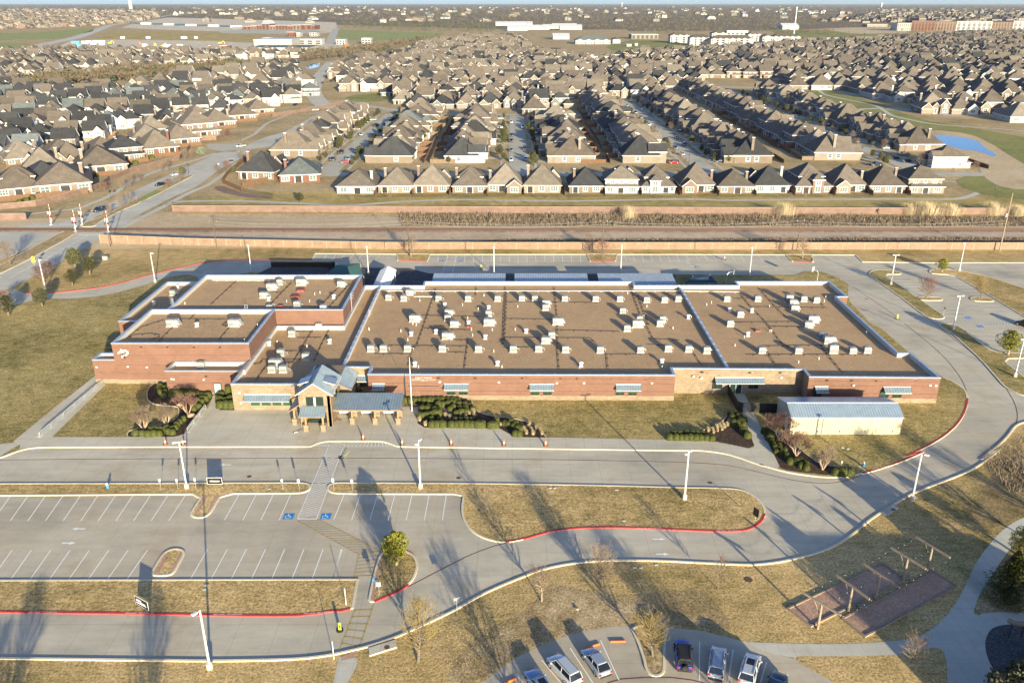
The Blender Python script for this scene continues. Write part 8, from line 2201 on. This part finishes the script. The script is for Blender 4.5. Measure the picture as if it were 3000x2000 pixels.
for si, X in enumerate(ST):
 for sd, wd_ in ((-1, "left"), (1, "right")):
  k_ = 0; y = 385 + rc.uniform(0, 20)
  while y < (550, 540, 640, 690)[si]:
   k_ += 1; on = rc.random() < .5
   far_car(rc.choice(('sedan', 'suv', 'hatch', 'pickup')), rc.choice(('white', 'silver', 'black', 'grey', 'navy', 'white')), lambda a, c: (a, c), (X + sd * (3.4 if on else 10.5), y), PI / 2 if on else 0, "parked car, %s from near end, %s side of the %s street" % (ordn(k_), wd_, names[si]))
   y += rc.uniform(18, 34)
# ================================================================== PEOPLE
def person(loc, rz, lab, shirt, trousers, stride=.25, arms=.15, seated=False, s_=1.0):
 bm_v = [(0, 0, .95), (0, 0, 1.18), (0, .02, 1.42), (0, .03, 1.52), (0, .01, 1.62), (0, 0, 1.72)]
 rad = [.15, .15, .17, .07, .1, .085]
 E_ = [(0, 1), (1, 2), (2, 3), (3, 4), (4, 5)]
 def add(v, r, p): bm_v.append(v); rad.append(r); E_.append((p, len(bm_v) - 1)); return len(bm_v) - 1
 for s in (-1, 1):
  st_ = stride * s
  h = add((s * .1, 0, .9), .1, 0)
  if seated: k = add((s * .14, -.42, .92), .08, h); f = add((s * .14, -.4, .5), .055, k); add((s * .14, -.55, .45), .045, f)
  else: k = add((s * .1, -st_ * .5, .5), .075, h); f = add((s * .1, -st_ + .04, .09), .05, k); add((s * .1, -st_ - .13, .05), .045, f)
  sh = add((s * .2, .02, 1.42), .075, 2); e = add((s * .27, arms * s * .6 if not seated else -.2, 1.15), .05, sh); w = add((s * .25, (arms * s - .1) if not seated else -.45, .95 if not seated else 1.1), .038, e); add((s * .25, (arms * s - .16) if not seated else -.52, .87 if not seated else 1.1), .04, w)
 me = bpy.data.meshes.new("person"); me.from_pydata(bm_v, E_, [])
 o = bpy.data.objects.new("person", me); col.objects.link(o)
 md = o.modifiers.new("skin", 'SKIN');
 for i, r in enumerate(rad): me.skin_vertices[0].data[i].radius = (r, r)
 me.skin_vertices[0].data[0].use_root = True
 o.modifiers.new("sub", 'SUBSURF').levels = 1
 dg = bpy.context.evaluated_depsgraph_get(); m2 = bpy.data.meshes.new_from_object(o.evaluated_get(dg)); bpy.data.objects.remove(o)
 o = bpy.data.objects.new("person", m2); col.objects.link(o)
 for m in (M['skin'], M[shirt], M[trousers], M['dark']): m2.materials.append(m)
 for p in m2.polygons:
  z = p.center.z; x = abs(p.center.x)
  p.material_index = 3 if z < .12 else 2 if (z < .98 and x < .22 and not (seated and z > .96)) else 1 if z < 1.5 and not (x > .2 and z < 1.1) else 0
 o.location = loc; o.rotation_euler = (0, 0, rz); o.scale = (s_,) * 3; tag(o, lab, "person")
 h = MB(); h.ring([[(.1 * math.cos(PI / 4 * i) * math.cos(q), .02 + .11 * math.sin(PI / 4 * i) * math.cos(q), 1.69 + .1 * math.sin(q)) for i in range(8)] for q in (0, .6, 1.2, 1.5)]); h.build("hair", M['dark'], o)
 return o
M['skin'] = plain('skin', (.38, .22, .15), .6); M['cdark'] = plain('dark_cloth', (.03, .03, .035), .9); M['cblue'] = plain('blue_cloth', (.04, .07, .14), .9); M['cwhite'] = plain('white_cloth', (.6, .6, .58), .9)
x, y = M2(2153, 543); person((x, y, .03), 1.4, "person in dark clothes walking on the trail, left of a pair", 'cdark', 'cdark'); x, y = M2(2164, 541); person((x, y, .03), 1.4, "person in dark clothes walking on the trail, right of a pair", 'cdark', 'cblue', .2)
x, y = S3(286, 150); person((x, y, -.1), 1.2, "child in white top riding a red bicycle in the back lot", 'cwhite', 'cdark', seated=True, s_=.85)
t = thing("bicycle", "red bicycle ridden by a child in the back lot", "bicycle", (x, y, .03), 1.2 + PI / 2)
for u in (-.5, .5):
 b = MB(); b.path([(u + .32 * math.cos(R_(30 * k)), 0, .34 + .32 * math.sin(R_(30 * k))) for k in range(13)], .03, 4); b.build("wheel", M['dark'], t)
b = MB(); b.path([(-.5, 0, .34), (-.12, 0, .3), (.35, 0, .78), (-.2, 0, .72), (-.5, 0, .34)], .04, 5); b.path([(-.12, 0, .3), (-.22, 0, .8)], .035, 5); b.path([(.5, 0, .34), (.33, 0, .95)], .035, 5); b.build("frame", M['red'], t)
b = MB(); b.rbox(-.22, 0, .8, .25, .13, .06); b.build("saddle", M['dark'], t); b = MB(); b.tube((.33, -.25, .97), (.33, .25, .97), .02, n=5); b.build("handlebar", M['dark'], t)
x, y = S3(887, 160); person((x, y, -.1), -.6, "child in dark clothes riding a black bicycle by the right tree bay", 'cdark', 'cdark', seated=True, s_=.85)
t2 = dup(t, (x, y, .03), -.6 + PI / 2, "black bicycle ridden by a child at the right tree bay")
x, y = H2(2072, 462); person((x, y, .03), 0, "person in dark clothes standing on the far trail bridge", 'cblue', 'cdark', .1)
# ================================================================== FAR COUNTRY
M['verge'] = grass_mat('verge_grass', (.36, .33, .13), (.25, .245, .085), (.14, .155, .05), 0, True)
M['farplain'] = grass_mat('far_plain', (.25, .2, .135), (.19, .15, .1), (.12, .098, .062), 0, True)
M['water'] = NT('pond_water', .06, 0, .6).color((.04, .085, .12)).m
def land(n, px, z, m, sm=1): return sheet(n, smooth_poly(PX.m(*px), sm, True, 30), z, M[m])
land("park_lawn", [(2270, 250), (2420, 256), (2560, 300), (2700, 352), (2810, 368), (3000, 402), (3500, 500), (3500, 600), (3000, 590), (2830, 560), (2790, 520), (2990, 480), (2950, 455), (2830, 398), (2700, 392), (2600, 372), (2500, 338), (2420, 312), (2320, 280)], .045, 'verge')
land("bank", M3 and [(2700, 392), (2730, 380), (2840, 392), (2900, 418), (2960, 458), (2990, 475), (3100, 540), (3000, 560), (2900, 540), (2860, 480), (2760, 420)], .055, 'dirt')
sheet("pond", smooth_poly(M3.m((1695, 125), (1740, 105), (1830, 115), (1930, 125), (2000, 138), (2055, 165), (2085, 200), (2172, 245), (2140, 260), (2050, 222), (1900, 205), (1780, 172)), 2, True, 4), .07, M['water'])
sheet("pond", smooth_poly(PX.m((893, 197), (905, 189), (938, 184), (935, 196), (905, 203)), 2, True, 6), .07, M['water'])
road(smooth_poly(Q4.m((250, 430), (430, 490), (520, 560), (800, 620), (1000, 660), (1090, 720), (1130, 750), (1500, 830), (2352, 890), (3000, 960)), 2, False, 6), 3.0, .08, 'path'); road(Q4.m((770, 715), (870, 690), (1010, 685)), 5, .085, 'path')
land("verge", [(1000, 288), (1060, 274), (1190, 272), (1230, 282), (1060, 304)], .045, 'verge'); land("verge", [(1235, 190), (1290, 180), (1400, 178), (1360, 190), (1280, 200)], .045, 'trailgrass')
land("verge", [(560, 268), (700, 268), (640, 275), (480, 285), (470, 275)], .045, 'verge')
land("far_plain", [(-3000, 200), (-600, 110), (-200, 84), (400, 64), (1000, 74), (1700, 92), (2300, 90), (2700, 70), (3600, 70), (5200, 60), (3600, 12.5), (-600, 12.5), (-3000, 30)], .03, 'farplain', 0)
land("construction_ground", [(120, 158), (210, 120), (330, 116), (600, 120), (760, 128), (1010, 130), (1110, 140), (1020, 158), (700, 162), (400, 160)], .06, 'pale'); land("construction_ground", [(355, 82), (400, 66), (490, 52), (620, 55), (985, 66), (988, 92), (940, 100), (620, 92), (480, 88)], .062, 'pale')
land("field", [(330, 94), (780, 100), (770, 120), (620, 119), (300, 116), (270, 112)], .064, 'trailgrass'); land("field", [(-200, 100), (110, 96), (275, 82), (272, 92), (180, 114), (-200, 122)], .06, 'field'); land("field", [(-200, 126), (95, 126), (60, 140), (-200, 142)], .06, 'field')
land("field", [(985, 88), (1290, 97), (1310, 108), (1240, 118), (1000, 119)], .066, 'field'); land("field", [(1290, 93), (1440, 92), (1840, 86), (1830, 112), (1500, 112), (1310, 110)], .064, 'ground'); land("field", [(1860, 116), (2010, 126), (2060, 142), (1800, 152), (1770, 135)], .064, 'verge')
land("field", [(2255, 86), (2400, 90), (2600, 92), (2640, 100), (2500, 112), (2320, 112), (2270, 100)], .064, 'verge'); land("field", [(2400, 84), (2640, 80), (2660, 98), (2500, 100)], .066, 'dirt')
land("car_park", [(640, 92), (720, 86), (930, 90), (960, 96), (820, 100), (650, 98)], .07, 'street', 0)
road(PX.m((968, 130), (972, 110), (985, 84)), 18, .075, 'street', 'street')
def fbuild(name, lab, px0, px1, by, ty, depth, wm, rm, kind='flat', cat="building", grp=None, wins=0, bays=0):
 """a far block: base line from px0 to px1 at row by, top at row ty"""
 (xa, ya), (xb, yb) = PX(px0, by), PX(px1, by)
 lo, hi = 0, 200
 for _ in range(40):
  m_ = (lo + hi) / 2
  if CY - F * (ya * SP + (m_ - H) * CP) / (ya * CP - (m_ - H) * SP) > ty: lo = m_
  else: hi = m_
 h = lo; t = thing(name, lab, cat, (xa, ya, 0), 0, grp); w = xb - xa
 b = MB(); b.box(0, w, 0, depth, 0, h)
 for i in range(bays):                    # gabled bays on the front
  u = w * (i + .5) / bays; bw = w / bays * .28; b.box(u - bw, u + bw, -1.2, 0, 0, h); b.ring([[(u - bw, -1.2, h), (u + bw, -1.2, h), (u, -1.2, h + bw * .4)], [(u - bw, 2, h), (u + bw, 2, h), (u, 2, h + bw * .4)]])
 b.build("wall", M[wm], t)
 b = MB()
 if kind == 'flat': b.box(-.5, w + .5, -.4, depth + .5, h + .01, h + .5)
 elif kind == 'hip': hip(b, 0, w, 0, depth, h + .3, .45, 1.0); b.m = [0] * len(b.m)
 else: b.ring([[(-.6, -.6, h), (-.6, depth / 2, h + depth * .14), (-.6, depth + .6, h)], [(w + .6, -.6, h), (w + .6, depth / 2, h + depth * .14), (w + .6, depth + .6, h)]])
 b.build("roof", M[rm], t)
 nst = max(1, int(h / 3.6)) if wins else 0
 for s_ in range(nst):
  for i in range(wins):
   b = MB(); u = w * (i + .5) / wins; b.box(u - w / wins * .3, u + w / wins * .3, -.15, -.02, .9 + s_ * 3.5, 3.1 + s_ * 3.5); b.build("window", M['glass'], t)
 return t, w, h
M['r_metal'] = plain('pale_metal_roof', (.5, .52, .52), .5); M['tilt'] = plain('tilt_up_concrete', (.36, .34, .30), .85)
# shopping centre with alternating red and tan fronts
for i, (a, c, ty, wm) in enumerate(((712, 736, 78, 'w_red'), (736, 752, 76, 'w_pink'), (752, 768, 75, 'w_red'), (768, 790, 71, 'w_red'), (790, 808, 76, 'w_tan'), (808, 826, 75, 'w_red'), (826, 844, 75, 'w_red'), (844, 858, 76, 'w_red'), (858, 880, 74, 'w_pink'), (880, 914, 73, 'w_red'), (914, 922, 75, 'w_red'))):
 fbuild("shop_unit", "red and tan front of the distant shopping centre, %s unit from left" % ordn(i + 1), a, c - .2, 88, ty, 70, wm, 'r_metal', 'gable' if i == 3 else 'flat', "shop", "shop units of the distant shopping centre", 2)
fbuild("store", "grey blue low wing left of the red shopping centre", 681, 711, 87, 80, 60, 'w_grey', 'r_metal', cat="shop")
fbuild("warehouse", "grey tilt-up warehouse shell under construction", 727, 903, 153, 140, 70, 'tilt', 'r_slate', cat="warehouse"); fbuild("warehouse", "taller rear part of the grey warehouse shell", 745, 856, 139, 117, 60, 'tilt', 'r_metal', cat="warehouse")
for a, c, by, ty, lab in ((873, 944, 131, 116, "white retail block right of the grey warehouse"), (771, 790, 126, 112, "white retail block left of the grey warehouse top"), (842, 864, 108, 95, "small red and white shop below the shopping centre"), (868, 880, 108, 97, "small tan shop below the shopping centre"), (907, 930, 107, 96, "small dark roofed white shop near the far road"), (985, 1011, 131, 117, "pinkish white shop right of the far road"), (1060, 1086, 129, 113, "white two part shop by the green field"), (612, 665, 146, 135, "brown brick shop shell with white openings")):
 fbuild("shop", lab, a, c, by, ty, 25, 'w_red' if 'red and' in lab or 'brown' in lab else 'w_white', 'r_metal' if 'dark' not in lab else 'r_charcoal', cat="shop", wins=3)
for i, (a, c, by, ty) in enumerate(((1452, 1560, 76, 69), (1487, 1545, 91, 81), (1540, 1610, 88, 80), (1592, 1660, 85, 78), (1640, 1705, 88, 79), (1618, 1690, 80, 75))):
 fbuild("storage_building", "long low white storage building, %s from left" % ordn(i + 1), a, c, by, ty, 40, 'w_white', 'r_metal', 'gable', "storage", "white storage buildings")
fbuild("church", "grey metal roofed hall with white gable, left of centre far block", 1620, 1668, 116, 107, 40, 'w_white', 'r_metal', 'gable', cat="hall"); fbuild("school_wing", "long grey roofed white building with dormers", 1686, 1788, 130, 118, 30, 'w_white', 'r_slate', 'hip', bays=4, wins=8); fbuild("school_wing", "short grey roofed white building beside the long one", 1795, 1817, 128, 116, 25, 'w_white', 'r_slate', 'hip'); fbuild("hall", "white hall with small tower roofs", 1850, 1928, 115, 102, 45, 'w_cream', 'r_metal', wins=6)
fbuild("portable_cabin", "left white cabin on the far grass", 1836, 1850, 137, 131, 12, 'w_white', 'r_metal', cat="cabin"); fbuild("portable_cabin", "right white cabin on the far grass", 1860, 1868, 135, 129, 12, 'w_white', 'r_metal', cat="cabin"); fbuild("barn", "white barn beyond the apartments", 2292, 2340, 88, 77, 50, 'w_white', 'r_metal', 'gable', cat="barn")
for i, (a, c, by, ty, bays) in enumerate(((1963, 2020, 127, 104, 3), (2020, 2082, 134, 111, 4), (2082, 2206, 136, 114, 7), (2085, 2128, 112, 98, 2), (2128, 2190, 112, 91, 0), (2190, 2228, 122, 101, 3), (2232, 2262, 132, 108, 1), (2262, 2343, 131, 108, 5))):
 fbuild("apartment_block", "white four storey apartment block, %s from left" % ordn(i + 1), a, c, by, ty, 22, 'w_white', 'r_umber' if bays else 'r_metal', 'hip' if bays else 'flat', "apartment block", "white apartment blocks", 9 if c - a > 70 else 5, bays)
for i, (a, c, wm, ty) in enumerate(((2627, 2667, 'w_white', 68), (2668, 2735, 'w_red', 62), (2736, 2797, 'w_pink', 64), (2799, 2903, 'w_white', 63), (2904, 2964, 'w_pink', 65), (2965, 3060, 'w_white', 62))):
 fbuild("apartment_block", "tall brick and white apartment block at far right, %s from left" % ordn(i + 1), a, c, 91, ty, 40, wm, 'r_umber', 'flat', "apartment block", "brick apartment blocks at far right", 7, 0)
fbuild("store", "low terracotta roofed store left of the brick apartments", 2540, 2600, 80, 72, 40, 'w_cream', 'r_metal', cat="store"); fbuild("carport_roof", "long pale metal roof among the far right houses", 2410, 2640, 118, 114, 14, 'w_white', 'r_metal', 'gable', cat="roof")
# mast and water towers
x, y = PX(2325, 108); t = thing("mast", "tall thin white mast beside the white apartments", "mast", (x, y, 0)); b = MB(); b.tube((0, 0, 0), (0, 0, 60), 1.2, .8, 8); b.build("pole", M['sign'], t); b = MB(); b.tube((0, 0, 57), (0, 0, 60.5), 1.4, n=10); b.build("antenna_housing", M['sign'], t)
for (px, by, hh, r, lab) in ((384, 28, 170, 21, "large concrete water tower on the left horizon"), (2582, 22, 72, 12, "small white water tower on the right horizon"), (1822, 21, 76, 8, "slender white water tower on the horizon right of centre")):
 x, y = PX(px, by); t = thing("water_tower", lab, "water tower", (x, y, 0)); b = MB(); b.lathe([(r, 0), (r * .86, hh * .72)], 16); b.build("shaft", M['path'], t); b = MB(); b.lathe([(r * .86, hh * .72), (r * 2, hh * .84), (r * 2.1, hh * .93), (r * 1.2, hh)], 18); b.build("tank", M['sign'], t)
# construction plant and trailers
def plant(q, c, lab):
 x, y = PX(*q); t = thing("excavator", lab, "excavator", (x, y, 0), q[0] % 3); s_ = 1.5
 b = MB()
 for u in (-1.2, 1.2): b.rbox(0, u * s_, 0, 4 * s_, .7 * s_, 1 * s_)
 b.build("track", M['dark'], t); b = MB(); b.bbox(-1.8 * s_, 1.6 * s_, -1.3 * s_, 1.3 * s_, 1.02 * s_, 2.2 * s_, .1); b.bbox(.3 * s_, 1.5 * s_, -1.2 * s_, 0, 2.21 * s_, 3.2 * s_, .1); b.build("cab", M[c], t); b = MB(); b.path([(1.5 * s_, .5, 2 * s_), (3.6 * s_, .5, 4.5 * s_), (5.6 * s_, .5, 2.6 * s_), (5.2 * s_, .5, .6 * s_)], .35, 5); b.build("boom", M[c], t)
for i, (q, c) in enumerate((((322, 131), 'signyellow'), ((455, 138), 'signyellow'), ((478, 139), 'signyellow'), ((235, 146), 'orange'), ((410, 133), 'orange'), ((645, 132), 'signyellow'), ((1012, 143), 'orange'), ((560, 145), 'dark'))):
 plant(q, c, "%s excavator on the construction ground, %s from left" % ({'signyellow': 'yellow', 'orange': 'orange', 'dark': 'dark'}[c], ordn(i + 1)))
for i, (q, m, L) in enumerate((((222, 128), 'hyblue', 14), ((235, 137), 'hyblue', 8), ((250, 128), 'sign', 12), ((275, 131), 'sign', 10), ((290, 126), 'sign', 22), ((300, 133), 'galv', 10), ((262, 126), 'galv', 9), ((425, 137), 'sign', 8), ((490, 139), 'sign', 12), ((528, 138), 'sign', 9), ((360, 114), 'sign', 8), ((435, 114), 'sign', 8), ((540, 114), 'sign', 12), ((575, 114), 'sign', 6))):
 x, y = PX(*q); b = MB(); b.bbox(-L / 2, L / 2, -2, 2, .4, 4.2, .15); b.box(-L * .4, L * .4, -1.2, 1.2, 0, .4); tag(b.build("site_trailer", M[m], loc=(x, y, 0)), "%s site trailer, %s along the construction ground" % ({'hyblue': 'blue', 'sign': 'white', 'galv': 'grey'}[m], ordn(i + 1)), "trailer", "trailers on the construction ground")
for i in range(10):
 x, y = PX(395 + i * 33, 71 + i * 1.1); b = MB(); b.bbox(-17, 17, -2, 2, .3, 5, .2); b.box(-14, 14, -1, 1, 0, .3); tag(b.build("site_trailer", M['sailblue' if i % 2 == 0 else 'sign'], loc=(x, y, 0)), "%s long container in the row left of the shopping centre, %s from left" % ('blue' if i % 2 == 0 else 'white', ordn(i + 1)), "container", "containers left of the shopping centre")
# woods: masses nobody could count
def wood(name, lab, px, n, seed, mats, hmin=5, hmax=9, kq=12):
 r = random.Random(seed); b = MB(); xs = [p[0] for p in px]; ys = [p[1] for p in px]; k = 0
 while k < n:
  a, c = r.uniform(min(xs), max(xs)), r.uniform(min(ys), max(ys))
  if not inside(px, a, c): continue
  k += 1; x, y = PX(a, c); s_ = max(1.0, y / 2600); hh = r.uniform(hmin, hmax) * (.75 + .25 * s_); w = r.uniform(3, 5) * s_; mi = r.choices(range(len(mats)), [6, 3, 1][:len(mats)])[0]
  for _ in range(kq):
   d = Vector((r.gauss(0, .45) * w, r.gauss(0, .45) * w, hh * r.uniform(.25, 1))); u = Vector((r.gauss(0, 1), r.gauss(0, .6), r.gauss(0, 1))).normalized(); v = u.orthogonal().normalized(); z = w * r.uniform(.16, .36); p = Vector((x, y, 0)) + d
   b.face([p - u * z, p - v * z * .7, p + u * z, p + v * z * .7], mi)
 tag(b.build(name, [M[m] for m in mats]), lab, "wood", kind="stuff")
FW = ('farwood', 'farwood2', 'farever')
wood("far_wood", "brown and olive woods stretching to the horizon", [(470, 46), (600, 56), (1000, 62), (1450, 72), (1760, 86), (2260, 84), (2560, 64), (3080, 60), (3080, 21), (-80, 21), (-80, 28), (440, 30)], 5200, 21, FW, 6, 10, 9)
wood("far_wood", "dark evergreen belt above the green field", [(988, 68), (1440, 74), (1460, 93), (1280, 95), (1020, 84)], 420, 22, ('farever', 'farwood2', 'farwood'), 6, 10)
wood("far_wood", "scattered trees among the far left roofs", [(-60, 92), (300, 78), (480, 45), (440, 30), (-60, 30)], 260, 23, ('farever', 'farwood', 'farwood2'), 5, 8)
wood("creek_wood", "leafless wood along the creek between the left blocks", [(-80, 268), (60, 268), (230, 250), (430, 238), (560, 214), (740, 186), (700, 182), (540, 198), (330, 206), (190, 222), (0, 244), (-80, 250)], 520, 24, FW, 4, 8, 26)
wood("creek_wood", "leafless wood right of the warehouse and far road", [(870, 184), (1000, 172), (1090, 160), (1250, 128), (1350, 112), (1280, 108), (1120, 132), (980, 150), (880, 158)], 330, 25, FW, 5, 9, 20)
wood("far_wood", "trees among the far right roofs", [(2000, 150), (3060, 240), (3060, 60), (2500, 70)], 380, 26, ('farwood2', 'farever', 'farwood'), 4, 7, 12)
wood("far_wood", "bare trees behind the white apartments", [(1840, 92), (1950, 100), (2150, 92), (2260, 96), (2440, 104), (2430, 92), (1840, 84)], 200, 27, FW, 5, 9)
# unseen gabled building added outside the frame, sized so its shadow covers the courts
t = thing("court_shade_building", "unseen gabled building added right of the foreground to shade the courts", "building", (53, 47.5, 0))
b = MB(); b.box(0, 25, 0, 15, 0, 4.6); b.ring([[(0, .4, 4.6), (0, 14.6, 4.6), (0, 7.5, 8.3)], [(25, .4, 4.6), (25, 14.6, 4.6), (25, 7.5, 8.3)]]); b.build("wall", M['stone'], t)
b = MB(); slab(b, [(-.6, -.8, 4.3), (25.6, -.8, 4.3), (25.6, 7.5, 8.6), (-.6, 7.5, 8.6)]); slab(b, [(-.6, 7.5, 8.6), (25.6, 7.5, 8.6), (25.6, 15.8, 4.3), (-.6, 15.8, 4.3)]); b.build("roof", [M['r_umber'], M['whitetrim']], t)
# air between here and the horizon
bx = MB(); bx.box(-45000, 45000, -1500, 45000, -1.0, 185.0)
hz = NT('haze_air'); hz.t.nodes.remove(hz.b)
pv = hz.n("ShaderNodeVolumePrincipled"); pv.inputs["Color"].default_value = (.72, .84, 1, 1); pv.inputs["Density"].default_value = 1.3e-5; pv.inputs["Anisotropy"].default_value = .1
hz.l(pv.outputs[0], hz.t.nodes["Material Output"].inputs["Volume"]);
tag(bx.build("haze", hz.m), "thin pale air haze over the whole landscape", "haze", kind="stuff")
